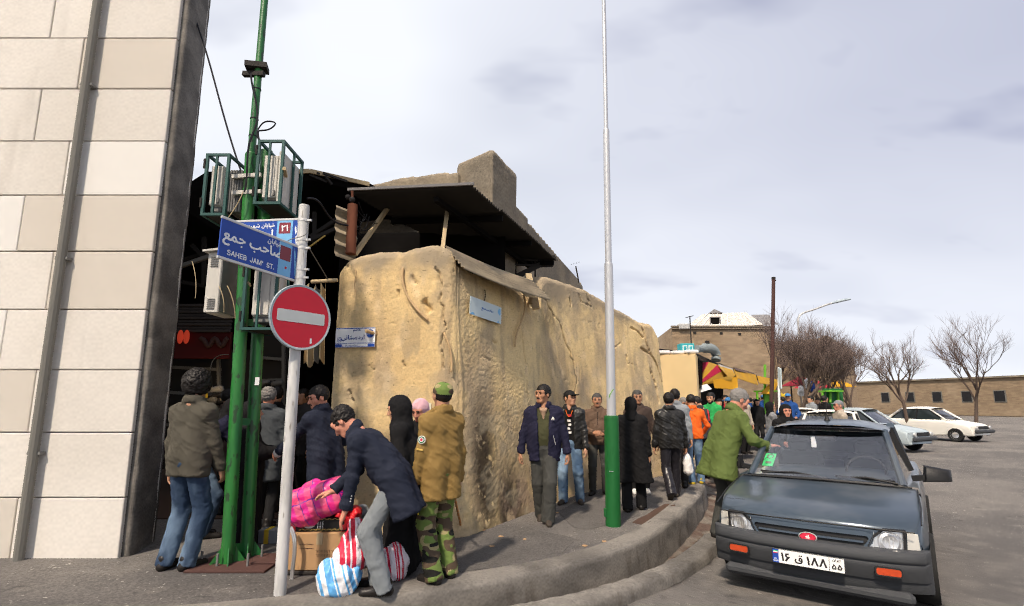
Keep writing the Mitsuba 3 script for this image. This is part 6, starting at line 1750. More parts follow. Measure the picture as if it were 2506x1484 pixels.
def canvas(pts, m_, nm="panel", thick=.012):
    V = np.array(pts, float)
    part(aw, nm, cat(gridmesh(V), gridmesh(V + [0, .01, -thick], True)), m_, True)


canvas([[at(1755, 893, 15.6), at(1780, 921, 15.3), at(1705, 945, 15.1)], [at(1792, 905, 16.2), at(1800, 918, 15.8), at(1790, 930, 15.4)]], "awning_worn")
canvas([[at(1757, 891, 15.7), at(1772, 908, 15.5)], [at(1792, 902, 16.3), at(1799, 916, 16.0)]], "awning_grey")
V = []
for i, t in enumerate(np.linspace(0, 1, 9)):
    p = at(1745 + 60 * t, 930 - 8 * t, 15.1 + .5 * t); q = at(1748 + 58 * t, 949 + 4 * t + 1.2 * (i % 2), 15.05 + .5 * t)
    V.append([p, q])
canvas(V, "awning_yellow", "valance")
canvas([[at(1795, 904, 16.2), at(1803, 925, 15.8)], [at(1850, 918, 17.8), at(1856, 943, 17.4)]], "awning_worn")
canvas([[at(1795, 899, 16.4), at(1800, 906, 16.2)], [at(1845, 913, 18.0), at(1850, 920, 17.8)]], "brown_dark")
canvas([[at(1853, 920, 18.0), at(1858, 938, 17.6)], [at(1905, 930, 20.5), at(1908, 945, 20.0)]], "awning_worn")
canvas([[at(1880, 942, 19), at(1862, 963, 18.4)], [at(1905, 937, 19.5), at(1893, 966, 18.8)]], "awning_yellow", "valance")
canvas([[at(1696, 948, 14.9), at(1710, 962, 14.7)], [at(1730, 940, 15.1), at(1742, 952, 14.9)]], "white_cloth", "loose_sheet")

ac = thing("air_cooler", "turquoise framed air cooler box on the cream shop roof", "cooler")
c = at(1685, 852, 15)
part(ac, "case", box(.40, .35, .30, tuple(c + [.02, .3, 0]), .01), "teal", False)
for dx in (-.085, .085):
    part(ac, "panel", box(.13, .02, .18, tuple(c + [dx + .02, .12, 0])), "sign_white", False)
    part(ac, "slot", box(.08, .02, .12, tuple(c + [dx + .02, .11, 0])), "teal", False)
dc = thing("air_duct", "grey metal air duct elbow beside the turquoise cooler", "duct")
part(dc, "elbow", tube(spline([at(1704, 854, 15.4), at(1720, 853, 15.6), at(1738, 853, 15.7), at(1749, 860, 15.8), at(1752, 882, 15.8)], 18), [.11] * 6 + [.15] * 6 + [.14] * 6, 14), "duct", 40)
part(dc, "cap", box(.10, .1, .08, tuple(at(1731, 838, 15.6))), "frame_dark", False)
an2 = thing("aerial", "thin rooftop aerial with crossed bars in front of the brick house", "aerial")
part(an2, "mast", tube([at(1692, 845, 15.2), at(1688, 774, 15.2)], .018, 6), "frame_dark")
part(an2, "bar", bar(at(1678, 778, 15.2), at(1697, 773, 15.2), .02), "frame_dark", False)

bb = thing("brick_house", "long brown brick house with a pale sheet metal roof and one dormer", "building")
BY = 32.0
L0, L1 = at(1645, 808, BY), at(1880, 793, BY)
zt = (L0[2] + L1[2]) / 2
part(bb, "wall", extrude(Polygon([(L0[0], BY), (L1[0], BY), (L1[0] + 8.5, BY + 17), (L0[0] + 2, BY + 17)]), 0, zt), "far_brick", False)
for i, dz in enumerate((-.10, .02)):
    part(bb, "cornice", bar(np.array([L0[0] - .1, BY - .06 - .05 * i, zt + dz]), np.array([L1[0] + .1, BY - .06 - .05 * i, zt + dz]), .16, .08), "grey_mud", False)
    part(bb, "cornice", bar(np.array([L1[0] + .05, BY - .05, zt + dz]), np.array([L1[0] + 8.6, BY + 17, zt + dz]), .2 + .1 * i, .10), "grey_mud", False)
rfp = lambda u, v, y: at(u, v, y)  # noqa: E731
e0, e1, t0, t1 = at(1668, 807, BY + .2), at(1868, 795, BY + .2), at(1720, 769, BY + 3.2), at(1826, 765, BY + 3.2)
part(bb, "roof", gridmesh(np.array([[e0, t0], [e1, t1]])), "roof_white", False)
part(bb, "roof", gridmesh(np.array([[e1, t1], [e1 + [5, 9, 0], t1 + [2.5, 9, 0]]])), "roof_grey", False)
for t in np.linspace(.12, .9, 8):
    part(bb, "roof_seam", bar(e0 + (e1 - e0) * t + [0, -.02, .02], t0 + (t1 - t0) * t + [0, -.02, .02], .03), "white_cloth", False)
dw = at(1749, 788, BY + 1.0)
part(bb, "dormer", cat(bar(dw + [-.32, -.1, -.28], dw + [-.32, -.1, .28], .06), bar(dw + [.32, -.1, -.28], dw + [.32, -.1, .28], .06), bar(dw + [-.35, -.1, .28], dw + [.35, -.1, .28], .07)), "roof_grey", False)
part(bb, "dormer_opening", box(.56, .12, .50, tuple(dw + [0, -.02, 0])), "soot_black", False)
pk = at(1748, 760, BY + 3.5)
part(bb, "roof_peak", moved(trimesh.creation.cone(.62, .36, sections=4), frame((1, .9, 0), (-.9, 1, 0), pk + [0, 0, -.26])), "roof_grey", False)
part(bb, "roof", gridmesh(np.array([[at(1858, 796, BY + 4), at(1838, 771, BY + 7)], [at(1905, 795, BY + 6), at(1880, 770, BY + 9)]])), "roof_grey", False)
part(bb, "tank", box(.7, .5, .34, tuple(at(1673, 800, BY - .0)), .03), "worn_white", False)
for i in range(4):
    part(bb, "putlog_hole", box(.18, .06, .14, tuple(at((1700, 1765, 1810, 1875)[i], (815, 816, 818, 812)[i], BY - .01))), "frame_dark", False)
b2 = thing("low_brick_row", "low brick shop row far along the street behind the bare trees", "building")
part(b2, "wall", extrude(Polygon([(27, 44), (40, 60), (36, 66), (23, 50)]), 0, 7.0), "far_brick", False)
part(b2, "parapet", bar(np.array([27, 43.9, 7.0]), np.array([40, 59.9, 7.0]), .4, .3), "grey_mud", False)
b3 = thing("far_terrace", "plain brick terrace with square windows at the far right of the street", "building")
V0, V1 = np.array([62.0, 46.0]), np.array([50.0, 84.0])
dv = (V1 - V0) / np.linalg.norm(V1 - V0)
part(b3, "wall", extrude(Polygon([V0, V1, V1 + [8, 2], V0 + [9, 0]]), -.1, 4.4), "far_brick", False)
part(b3, "parapet", bar(np.array([*V0, 4.45]), np.array([*V1, 4.45]), .5, .2), "grey_mud", False)
for i in range(9):
    for z in (2.2,):
        c = V0 + dv * (2 + 3.4 * i)
        w_ = part(b3, "window", bar(np.array([*(c - dv * .6), z]), np.array([*(c + dv * .6), z]), .12, 1.4), "shelf_grey", False)
        part(w_, "pane", bar(np.array([*(c - dv * .5), z]) - [.05, 0, 0], np.array([*(c + dv * .5), z]) - [.05, 0, 0], .08, 1.2), "trim_black", False)

rp = thing("rusty_pole", "tall rusty bare pole among the market stalls", "pole")
part(rp, "pole", tube([at(1888, 985, 17), at(1891, 820, 17), at(1893, 682, 17)], [.065, .06, .055], 12), "rust_dark")
part(rp, "cap", cat(tube([at(1893, 684, 17), at(1893, 679, 17)], .065, 12), bar(at(1893, 686, 17), at(1899, 687, 17), .03)), "frame_dark", False)
sl = thing("street_lamp", "grey street lamp with a long curved arm among the bare trees", "street lamp")
part(sl, "pole", tube([ground(1962, 1020), at(1957, 860, 24), at(1953, 785, 24)], [.09, .07, .055], 12), "metal_light")
arm = spline([at(1953, 785, 24), at(1958, 772, 24), at(1985, 760, 24), at(2030, 744, 24), at(2050, 740, 24)], 20)
part(sl, "arm", tube(arm, .045, 8), "metal_light")
q = Field((-.6, -.25, -.15), (.6, .25, .18), .03)
q.ell((0, 0, 0), (.5, .16, .10), .02).halfspace((0, 0, -.03), (0, 0, -1))
part(sl, "lamp_head", moved(q.mesh(), frame((1, 0, .22), (0, 1, 0), at(2058, 738, 24))), "sign_rim", True)
sg2 = thing("street_sign", "narrow blue backed sign on a pale post beside the rusty pole", "street sign")
part(sg2, "post", tube([at(1907, 1010, 16), at(1906, 925, 16)], .035, 8), "sign_white")
part(sg2, "panel", bar(at(1905, 924, 16), at(1912, 927, 15.7), .03, .62), "sign_faded", False)
for i, (u, y, lab) in enumerate(((1872, 19, "lime green kiosk frame with a tall pole left of the rusty pole"), (2032, 19, "lime green kiosk with a dark panel at the right of the stalls"))):
    ki = thing("market_kiosk", lab, "kiosk")
    part(ki, "pole", tube([at(u, 985, y), at(u, 893 if i == 0 else 955, y)], .045, 8), "lime_paint")
    part(ki, "top", bar(at(u - 20, 958, y), at(u + 22, 958, y), .5, .05), "lime_paint", False)
    part(ki, "panel", box(.32 if i == 0 else .7, .05, 1.0, tuple(at(u + 8, 985, y + .1))), "lime_paint" if i == 0 else "green_dark", False)
    for s in (-1, 1):
        part(ki, "leg", bar(at(u + 19 * s, 958, y), at(u + 19 * s, 1040, y), .06), "lime_paint", False)
rng = random.Random(77)
for i in range(9):
    u, y = 1945 + 15 * (i % 5) + 8 * (i // 5), 17 + 2.2 * (i // 5) + rng.random()
    q = Field((-.5, -.4, -.1), (.5, .4, .75), .06)
    q.cap((-.2, 0, .12), (.2, 0, .15), .24, k=.1).cap((-.1, 0, .38), (.14, .05, .42), .18, k=.1)
    p = at(u, 1010, y); p[2] = .0
    solo("goods_heap", "grey canvas covered heap of goods beside the far stalls", "goods", moved(crumple(q.mesh(), .13, (4, 4, 4), i), frame((math.cos(i), math.sin(i), 0), (-math.sin(i), math.cos(i), 0), p + [0, 0, .35 * (i // 5)])), ("stall_grey", "cabinet_dark", "stall_grey")[i % 3], True, group="grey heaps of goods by the far stalls")
for i, (u, v, m_, lab) in enumerate(((1960, 945, "stall_red", "red stall canopy under the bare trees, leftmost of the two"), (1990, 950, "stall_red", "red stall canopy under the bare trees, rightmost of the two"), (2046, 948, "awning_yellow", "small yellow stall canopy at the right under the trees"))):
    st = thing("market_stall", lab, "stall")
    c = at(u, v, 26 + i)
    part(st, "canopy", moved(trimesh.creation.cone(.95, .5, sections=4), frame((1, 1, 0), (-1, 1, 0), c)), m_, False)
    for sx in (-.5, .5):
        part(st, "leg", bar(c + [sx, 0, .02], np.array([c[0] + sx, c[1], 0]), .05), "frame_dark", False)
    part(st, "table", box(1.1, .5, .06, (c[0], c[1], .8)), "white_cloth", False)
for i, (u, v, m_, lab) in enumerate(((1917, 975, "yellow_cloth", "yellow bundle hanging beside the blue backed sign at the stalls"), (1975, 938, "white_cloth", "white bundle hanging above the red stall canopies"), (1985, 945, "sign_blue", "small blue bundle between the red stall canopies"), (1960, 958, "white_cloth", "white bundle hanging low left of the street lamp pole"))):
    solo("hanging_goods", lab, "goods", moved(crumple(trimesh.creation.icosphere(3, .12), .1, (9, 6, 6), i), np.diag([1, 1, 1.5, 1.0]) @ frame((1, 0, 0), (0, 1, 0), at(u, v, 22) * [1, 1, 1 / 1.5])), m_, True)


def bare_tree(base, height, spread, seed, label, dense=1.0, group=None):
    rg = np.random.default_rng(seed)
    k = thing("bare_tree", label, "tree", group)
    limbs, twigs, fine = [], [], []

    def grow(p, d, L, r, depth):
        n = 4
        pts = [p]
        for i in range(n):
            d = unit(d + rg.normal(0, .10, 3) + np.array([0, 0, .05]))
            pts.append(pts[-1] + d * L / n)
        rr = np.linspace(r, r * .62, n + 1)
        (limbs if depth < 2 else twigs if depth < 4 else fine).append((np.array(pts), rr))
        if depth >= 5:
            return
        kids = (6, 5, 5, 5, 5)[depth]
        kids = int(kids * dense + rg.random())
        for c in range(kids):
            t = rg.uniform(.35, 1.0) if depth else rg.uniform(.55, 1.0)
            i = min(n - 1, int(t * n))
            a = rg.uniform(0, 2 * math.pi)
            side_ = unit(np.cross(d, [math.cos(a), math.sin(a), .3]))
            ang = rg.uniform(.25, .75) * spread
            grow(pts[i] + (pts[i + 1] - pts[i]) * (t * n - i if t < 1 else 1), unit(d * math.cos(ang) + side_ * math.sin(ang) + np.array([0, 0, .22])), L * rg.uniform(.56, .80), max(r * .50, .0034 if depth > 2 else .0075), depth + 1)
    grow(np.asarray(base, float), np.array([.02, 0, 1.0]), height * .40, height * .016, 0)
    part(k, "trunk", tube(limbs[0][0], limbs[0][1], 9), "bark")
    for p_, r_ in limbs[1:]:
        part(k, "limb", tube(p_, r_, 6), "bark")
    part(k, "branches", cat([tube(p_, r_, 4, False) for p_, r_ in twigs]), "bark", kind="stuff")
    part(k, "twigs", cat([tube(p_[::2], r_[::2], 3, False) for p_, r_ in fine]), "twig", kind="stuff")


stand = lambda u, y, z=0: np.array([at(u, 985, y)[0], y, z])  # noqa: E731
bare_tree(stand(1945, 21), 5.0, 1.0, 3, "bare tree with a dense vase of twigs right of the rusty pole", 1.15)
bare_tree(stand(2015, 23), 4.8, 1.1, 5, "bare bushy tree between the street lamp and the white cars", 1.1)
bare_tree(stand(1905, 25), 6.4, .8, 8, "taller bare tree with thin upright branches in front of the brick house", .8)
bare_tree(stand(2085, 22), 4.9, 1.05, 11, "bare tree at the right beyond the parked dark car roof", .9)
bare_tree(stand(2210, 24), 5.2, 1.0, 14, "bare tree near the right edge, second from the end", .8)
bare_tree(stand(2380, 26), 5.6, 1.0, 17, "bare tree closest to the right edge of the view", .8)

# ------------------------------------------------------------------ people
def spot(u, v=None, y=None, z=0.0):
    p = ground(u, v, z) if y is None else np.array([at(u, 985, y)[0], y, z])
    return (p[0], p[1], z)


hang = ((.235, .05, .80), (-.235, .05, .80))
step_r = ((.09, .20, 0, -6, 0), (-.09, -.16, .02, 6, 12))
step_l = ((.09, -.18, .02, -6, 12), (-.09, .20, 0, 6, 0))

# --- left group
person("man in olive jacket and blue jeans seen from behind at the left edge", spot(438, 1392), -14, 1.80, hands=((.22, .16, .82), (-.24, .05, .80)), style="bushy", top="jacket_olive", hem=.13, legs="denim_dark", shoes="shoe_black", head=(12, 8, 0), res=.013, wide=.01, elbow=((.6, -.7, -.1), (-.5, -.8, -.1)))
person("person in dark clothes bent over the shoes beside the left green pipe", spot(528, y=6.1), -55, 1.66, lean=28, hip=(0, -.1, .9), hands=((.10, .48, 1.02), (-.10, .48, 1.02)), elbow=((.6, -.5, -.6), (-.6, -.5, -.6)), top="navy", hem=.30, legs="denim_dark", head=(0, 30, 0), res=.017, style="scarf:black_cloth")
person("balding man in a long grey coat seen from behind left of the sign post", spot(657, y=6.5), 8, 1.71, style="bald", hair="hair_grey", top="suit_grey", hem=.36, legs="trouser_black", res=.016, skin="skin_red")
person("woman in a black veil with a bare forearm behind the right green pipe", spot(618, y=5.75), -70, 1.52, cut="chador", top="black_cloth", style="none", hands=((.12, .34, 1.10), (-.10, .30, 1.10)), res=.017)
pn = person("moustached man in a dark navy suit looking down to the left behind the pink bag", spot(800, y=5.55), 62, 1.72, lean=14, hip=(0, -.04, .92), hands=((.26, .25, .95), (-.20, .47, .99)), elbow=((.5, -.8, -.1), (-.7, -.4, -.5)), head=(66, 16, 0), moustache=True, top="navy_suit", hem=.34, legs="navy_suit", res=.013, fat=.01, skin="skin_red", flare=.02)
cuff = pn["wr"][1]; dcf = unit(pn["wr"][1] - pn["el"][1])
pn["put"]("shirt_cuff", tube([cuff - dcf * .05, cuff - dcf * .0, cuff + dcf * .04], [.048, .050, .046], 14), "white_cloth")
bm = person("stooping man in a dark blazer and light grey trousers reaching to the bags", spot(938, y=4.42), 88, 1.74, lean=48, hip=(0, -.14, .88), feet=((.09, .05, 0, -6, 0), (-.09, -.05, 0, 6, 0)), hands=((.10, .43, .76), (-.16, .24, .55)), elbow=((.6, -.6, -.2), (-.7, -.6, -.2)), palms=(((0, -.2, -1), (.0, .9, -.25)), ((.3, -.6, -.2), (0, .35, -1))), curl=(.35, .3), spread=(.16, .05), head=(-6, 52, 0), style="bald", hair="hair_black", top="navy_suit", hem=.30, legs="trouser_light", shoes="shoe_black", res=.012, fat=.012, skin="skin_red", knee=((.1, 1, 0), (-.1, 1, 0)), wide=.012)
cpos = bm["neck"] + unit(bm["u2"]) * .01
bm["put"]("shirt_collar", tube([cpos + bm["rx"] * .060 * math.sin(t) - bm["fx"] * .062 * math.cos(t) + bm["u2"] * (.022 + .018 * math.cos(t)) for t in np.linspace(-2.6, 2.6, 20)], .020, 8), "white_shirt")
for i in range(4):
    w_ = bm["wr"][1] - unit(bm["wr"][1] - bm["el"][1]) * (.05 + .022 * i) + np.array([-.034, -.036, 0])
    bm["put"]("sleeve_button", shift(trimesh.creation.icosphere(1, .007), *w_), "metal_light")
person("woman in a long black veil seen from the side behind the stooping man", spot(1003, y=5.0), 92, 1.58, lean=10, cut="chador", top="black_cloth", style="none", head=(0, 16, 0), hands=((.14, .26, 1.05), (-.12, .28, 1.08)), res=.014, flare=.03)
person("woman in a pale pink headscarf half hidden behind the black veiled woman", spot(1032, y=5.45), 148, 1.55, style="scarf:pink_scarf", top="black_cloth", hem=.75, flare=.05, head=(8, 24, 0), res=.016, skin="skin_red", collar=False)
sd = person("soldier in a khaki field jacket, camouflage cap and trousers seen from behind", spot(1074, 1420), 46, 1.70, hands=((.23, .03, .83), (-.225, .10, .80)), style="field_cap", top="khaki", hem=.24, legs="camo", wide=.022, shoes="shoe_black", head=(-16, -4, 0), res=.012, fat=.0, curl=(.5, .9))
sh_, e_ = sd["sh"][1], sd["el"][1]
pm = sh_ * .45 + e_ * .55
dn_ = unit(e_ - sh_)
nx = unit(np.array([-1.0, -.75, .1]))
Mp = frame(np.cross(-dn_, nx), -dn_, pm + nx * .060)
for rad, mt_, h_ in ((.034, "sign_white", .012), (.029, "green_dark", .0135), (.019, "sign_white", .015), (.012, "badge_red", .0165)):
    sd["put"]("arm_badge", moved(extrude(shapely.Point(0, 0).buffer(rad), -.02, h_), Mp), mt_, False)
Mp2 = frame(np.cross(-dn_, nx), -dn_, pm + dn_ * .085 + nx * .058)
sd["put"]("rank_bar", moved(extrude(sbox(-.030, -.007, .030, .007), -.02, .014), Mp2), "brass", False)
ep = sd["neck"] * .42 + sd["sh"][1] * .58
sd["put"]("shoulder_strap", tube([sd["neck"] * .8 + sd["sh"][1] * .2 + [0, 0, .055], ep + [0, 0, .068], sd["sh"][1] + [-.015, 0, .068]], [.022, .024, .020], 6), "khaki")
hp_ = sd["hp"]
sd["put"]("draw_cord", tube(spline([hp_ + [-.2, .06, -.19], hp_ + [-.21, .05, -.26], hp_ + [-.205, .05, -.36]], 8), .006, 5), "yellow_cloth")
cst = tube([at(1112, 1215, 5.25), (at(1112, 1215, 5.25) + ground(1131, 1301)) / 2, ground(1131, 1301)], [.013, .013, .012], 10)
ck = thing("walking_stick", "orange brown bamboo walking stick resting on the pavement past the soldier", "walking stick")
part(ck, "shaft", cst, "cane")
a_, b_ = at(1112, 1215, 5.25), ground(1131, 1301)
for t in np.linspace(.08, .92, 9):
    p = a_ + (b_ - a_) * t
    part(ck, "node", tube([p - (b_ - a_) * .006, p + (b_ - a_) * .006], .0155, 10), "timber")
part(ck, "ferrule", tube([b_ - (b_ - a_) * .10, b_], .017, 10), "rubber")

# --- centre group along the right wall face
nj = person("moustached man in an open navy jacket and olive vest walking along the mud wall", spot(1333, 1278), 174, 1.745, hands=((.315, .02, .80), (-.315, .02, .80)), feet=((.05, -.16, .01, -4, 8), (-.05, .14, 0, 8, 0)), head=(-38, 0, 0), moustache=True, top="navy", hem=.17, shirt="olive_vest", open_front=(.085, .060, 1.0), legs="trouser_grey", wide=.028, shoes="shoe_brown", res=.012, fat=.026, skin="skin_dark", elbow=((.9, -.5, -.1), (-.9, -.5, -.1)), curl=(.8, .8))
nk, fxx, rxx, uu = nj["neck"], nj["fx"], nj["rx"], nj["u2"]
q = Field(nk - .2, nk + .2, .010)
for s in (-1, 1):
    q.cap(nk + rxx * s * .065 + fxx * .03 + uu * .03, nk + rxx * s * .028 + fxx * .095 - uu * .055, .018, .012, k=.01)
q.cap(nk + fxx * .060 - uu * .06, nk + fxx * .085 - uu * .16, .045, .012, k=.02)
nj["put"]("shirt_collar", q.mesh(), "plaid")
cb_ = nj["chest"] + nj["fx"] * .155 - nj["rx"] * .125 + nj["u2"] * .10
nj["put"]("chest_emblem", moved(cat(extrude(shapely.Point(0, .008).buffer(.012), 0, .006), [extrude(sbox(x - .003, -.022, x + .003, .004), 0, .006) for x in (-.014, 0, .014)]), frame(-nj["rx"], nj["u2"], cb_)), "logo_white", False)
nj["put"]("pocket_zip", tube([nj["hp"] + nj["fx"] * .150 - nj["rx"] * .115 + [0, 0, .20], nj["hp"] + nj["fx"] * .145 - nj["rx"] * .155 + [0, 0, .04]], .004, 5), "metal_light")
cg = person("young man in a black leather jacket, black cap and blue jeans leaning by the wall", spot(1398, 1233), 168, 1.70, hands=((.26, .04, .84), (-.25, .10, .84)), feet=((.12, .04, 0, -14, 0), (-.13, -.03, 0, 14, 0)), head=(48, -3, 0), style="baseball", top="leather", hem=.10, shirt="black_cloth", open_front=(.075, .07, 1.0), legs="denim", wide=.014, shoes="shoe_brown", res=.013)
for i, (dx, dz, w_) in enumerate(((.0, .14, .05), (.01, .06, .05), (.0, .0, .045), (.015, -.06, .04), (.0, -.12, .045))):
    cg["put"]("shirt_print", box(w_, .008, .035, tuple(cg["chest"] + cg["fx"] * .118 + cg["rx"] * (dx - .01) + cg["u2"] * dz)), "white_cloth" if i else "red_cloth", False)
cg["put"]("neck_cord", tube(spline([cg["neck"] + cg["rx"] * .06 + cg["fx"] * .06, cg["neck"] + cg["fx"] * .122 - cg["u2"] * .13, cg["neck"] - cg["rx"] * .06 + cg["fx"] * .06], 12), .006, 5), "orange_shirt")
bj = person("grey haired moustached man in a brown zip jacket with hands held together", spot(1467, 1211), 172, 1.665, hands=((.075, .30, 1.06), (-.075, .30, 1.04)), elbow=((.8, -.4, -.7), (-.8, -.4, -.7)), palms=(((-1, .1, -.2), (-.75, .45, .1)), ((1, .1, -.2), (.75, .45, .1))), curl=(.9, .7), hair="hair_dark_grey", moustache=True, top="brown_jacket", hem=.08, legs="trouser_grey", res=.013, skin="skin_dark", feet=((.11, .03, 0, -16, 0), (-.11, -.02, 0, 16, 0)))
bj["put"]("zip", tube([bj["neck"] + bj["fx"] * .10 - bj["u2"] * .04, bj["chest"] + bj["fx"] * .128, bj["hp"] + bj["fx"] * .145 + [0, 0, .1]], .004, 5), "trim_black")
person("grey haired man in a brown jacket half hidden behind the woman in black", spot(1560, y=8.95), 176, 1.72, hair="hair_dark_grey", top="brown_dark", hem=.10, legs="trouser_black", shoes="shoe_white", res=.016, skin="skin_dark", hands=((.25, .05, .82), (-.30, .05, .85)))
person("woman in a long black coat and black headscarf walking away past the column", spot(1553, 1250), -14, 1.59, style="scarf:black_cloth", top="black_cloth", hem=.50, flare=.07, legs="black_cloth", wide=.02, shoes="shoe_black", hands=((.25, .06, .82), (-.22, .10, .82)), feet=((.11, .14, 0, -10, 0), (-.10, -.10, 0, 8, 0)), res=.013, collar=False)
lj = person("man in a black leather jacket and shiny trousers walking away with a white bag", spot(1648, 1220), -6, 1.67, hands=((.255, .08, .84), (-.27, .04, .80)), feet=((.08, .20, 0, -6, 0), (-.07, -.20, .05, 4, 42)), top="leather", hem=.12, legs="leather_trousers", wide=.018, shoes="shoe_brown", head=(-18, 0, 0), res=.012, fat=.014)
pb = world(lj, lj["wr"][0] + np.array([.02, .02, -.09]))
q = Field((-.2, -.2, -.5), (.2, .2, .1), .014)
q.cap((0, 0, 0), (0, 0, -.08), .012, .03, k=.03).cap((0, 0, -.14), (.01, 0, -.30), .060, .072, k=.06)
solo("plastic_bag", "white plastic carrier bag hanging from the leather jacket man's hand", "bag", moved(crumple(q.mesh(), .02, (14, 14, 8), 3), frame((1, 0, 0), (0, 1, 0), pb)), "white_cloth", True)
person("dark haired man in a grey striped sweater behind the leather jacket man", spot(1652, y=9.5), -20, 1.76, top="stripe_grey", cut="shirt", hem=.12, legs="trouser_black", res=.017, lean=6)
person("white haired man facing left between the striped sweater and the orange shirt", spot(1671, y=11.2), 205, 1.62, hair="hair_grey", top="white_shirt", cut="shirt", hem=.1, legs="trouser_black", res=.018, skin="skin_dark", head=(-10, 20, 0))
person("short dark haired person far behind, left of the white haired man", spot(1654, y=13.5), 190, 1.56, top="jacket_grey", res=.022, face=False)
person("young man in a bright orange shirt and blue jeans seen from behind", spot(1702, 1184), -8, 1.66, top="orange_shirt", cut="shirt", hem=.06, legs="denim", shoes="shoe_yellow", wide=.012, hands=((.23, .22, .95), (-.23, .02, .82)), elbow=((.8, -.6, -.1), (-.6, -.7, -.1)), res=.013, head=(4, 12, 0), feet=((.12, .06, 0, -12, 0), (-.08, -.08, 0, 8, 0)))
rj = person("dark haired man in a grey jacket with red stripes bending beside the orange shirt", spot(1722, y=10.7), 28, 1.66, lean=16, head=(30, 30, 0), top="jacket_grey", hem=.12, legs="trouser_black", res=.016)
for s in (-1, 1):
    rj["put"]("red_stripe", tube([rj["sh"][0] * 1 + [0, -.05, .065] if s > 0 else rj["sh"][1] + [0, -.05, .065], (rj["sh"][0 if s > 0 else 1] + rj["chest"]) / 2 + rj["fx"] * -.13, rj["chest"] - rj["fx"] * .13 + rj["rx"] * s * .06 - [0, 0, .05]], .014, 6), "red_cloth")
person("young man with a thin beard in a bright green hooded top looking left", spot(1741, y=12.2), 128, 1.74, beard="hair_black", top="green_hood", hem=.1, legs="trouser_black", res=.018, head=(8, 8, 0))
gp = person("grey haired man in an olive green parka leaning with one hand on the dark car", (2.53, 6.24, -.06), -78, 1.82, lean=27, hip=(0, -.08, .92), hands=((.27, .34, 1.02), (-.22, .16, .82)), elbow=((.7, -.5, -.5), (-.6, -.6, -.3)), palms=(((0, 0, -1), (-.05, 1, .08)), None), curl=(.2, .5), spread=(.16, 0), head=(-6, 34, 0), hair="hair_grey", top="parka", hem=.26, flare=.05, legs="trouser_grey", wide=.015, shoes="shoe_black", res=.012, fat=.02, skin="skin_red", feet=((.10, .06, 0, -6, 0), (-.10, -.06, 0, 6, 0)))
gp["put"]("hood_roll", tube([gp["neck"] + gp["rx"] * .085 * math.sin(t) - gp["fx"] * (.080 + .0) * math.cos(t) + gp["u2"] * (.0 + .015 * math.cos(t)) for t in np.linspace(-1.9, 1.9, 16)], .030, 8), "parka")

# --- right, far
person("person in a light blue cap standing under the yellow awning", spot(1783, y=13.2), 20, 1.64, style="baseball_blue", top="black_cloth", res=.022, face=False)
person("worker in blue uniform with his head hidden behind the grey haired man", spot(1834, y=21), 60, 1.70, top="blue_uniform", legs="blue_uniform", hem=.15, res=.024, face=False)
person("dark dressed man standing right of the first blue worker", spot(1856, y=23), 150, 1.72, top="jacket_grey", legs="trouser_black", res=.024, face=False)
person("man in a blue jacket and blue cap walking away left of the lime kiosk", spot(1868, y=21.5), -8, 1.82, style="baseball_blue", top="blue_uniform", legs="blue_uniform", hem=.15, res=.022, face=False)
person("woman in a grey wool jacket with a black scarf standing in the road", spot(1884, y=13.0, z=ROAD_Z), -96, 1.68, style="scarf:black_cloth", top="grey_wool", hem=.25, legs="black_cloth", wide=.06, res=.017, hands=((.15, .30, 1.0), (-.2, .2, .95)), collar=False)
person("woman in a black veil facing the camera with a smile behind the car roof", spot(1921, y=9.6, z=ROAD_Z), 172, 1.63, cut="chador", top="black_cloth", style="none", hands=((.16, .2, 1.0), (-.16, .2, 1.0)), res=.015, flare=.08, head=(0, 4, 0), skin="skin_red")
person("small child in black beside the woman in black veil", spot(1897, y=11.6, z=ROAD_Z), 170, 1.30, style="scarf:black_cloth", top="black_cloth", res=.020, collar=False)
person("worker in blue overalls and blue cap among the stalls by the street lamp", spot(1929, y=16.5), 150, 1.80, style="baseball_blue", top="blue_uniform", legs="blue_uniform", hem=.14, res=.02, hands=((.2, .3, 1.1), (-.2, .25, 1.0)), face=True)
person("man in a beige coat and grey flat cap at the right above the cream car", spot(2052, y=12.2, z=ROAD_Z), 84, 1.72, style="flat_cap", hair="hair_grey", top="beige_coat", hem=.3, res=.018, skin="skin_red")
for i, (u, y, h_, m_, lab) in enumerate(((1768, 16.0, 1.70, "black_cloth", "dark figure left of the awning shade at the far shops"), (1796, 17.5, 1.72, "jacket_grey", "dark figure in the middle of the awning shade at the far shops"), (1812, 18.0, 1.74, "black_cloth", "dark figure at the right in the awning shade at the far shops"), (1760, 14.5, 1.60, "brown_dark", "brown dressed figure in front of the far shop opening"), (1846, 26.0, 1.70, "jacket_grey", "grey dressed figure between the two blue workers far off"), (2000, 21.0, 1.68, "jacket_grey", "grey dressed figure among the goods heaps"))):
    person(lab, spot(u, y=y), (30, 150, 200, 120, 10, 160)[i], h_, top=m_, res=.026, face=False)

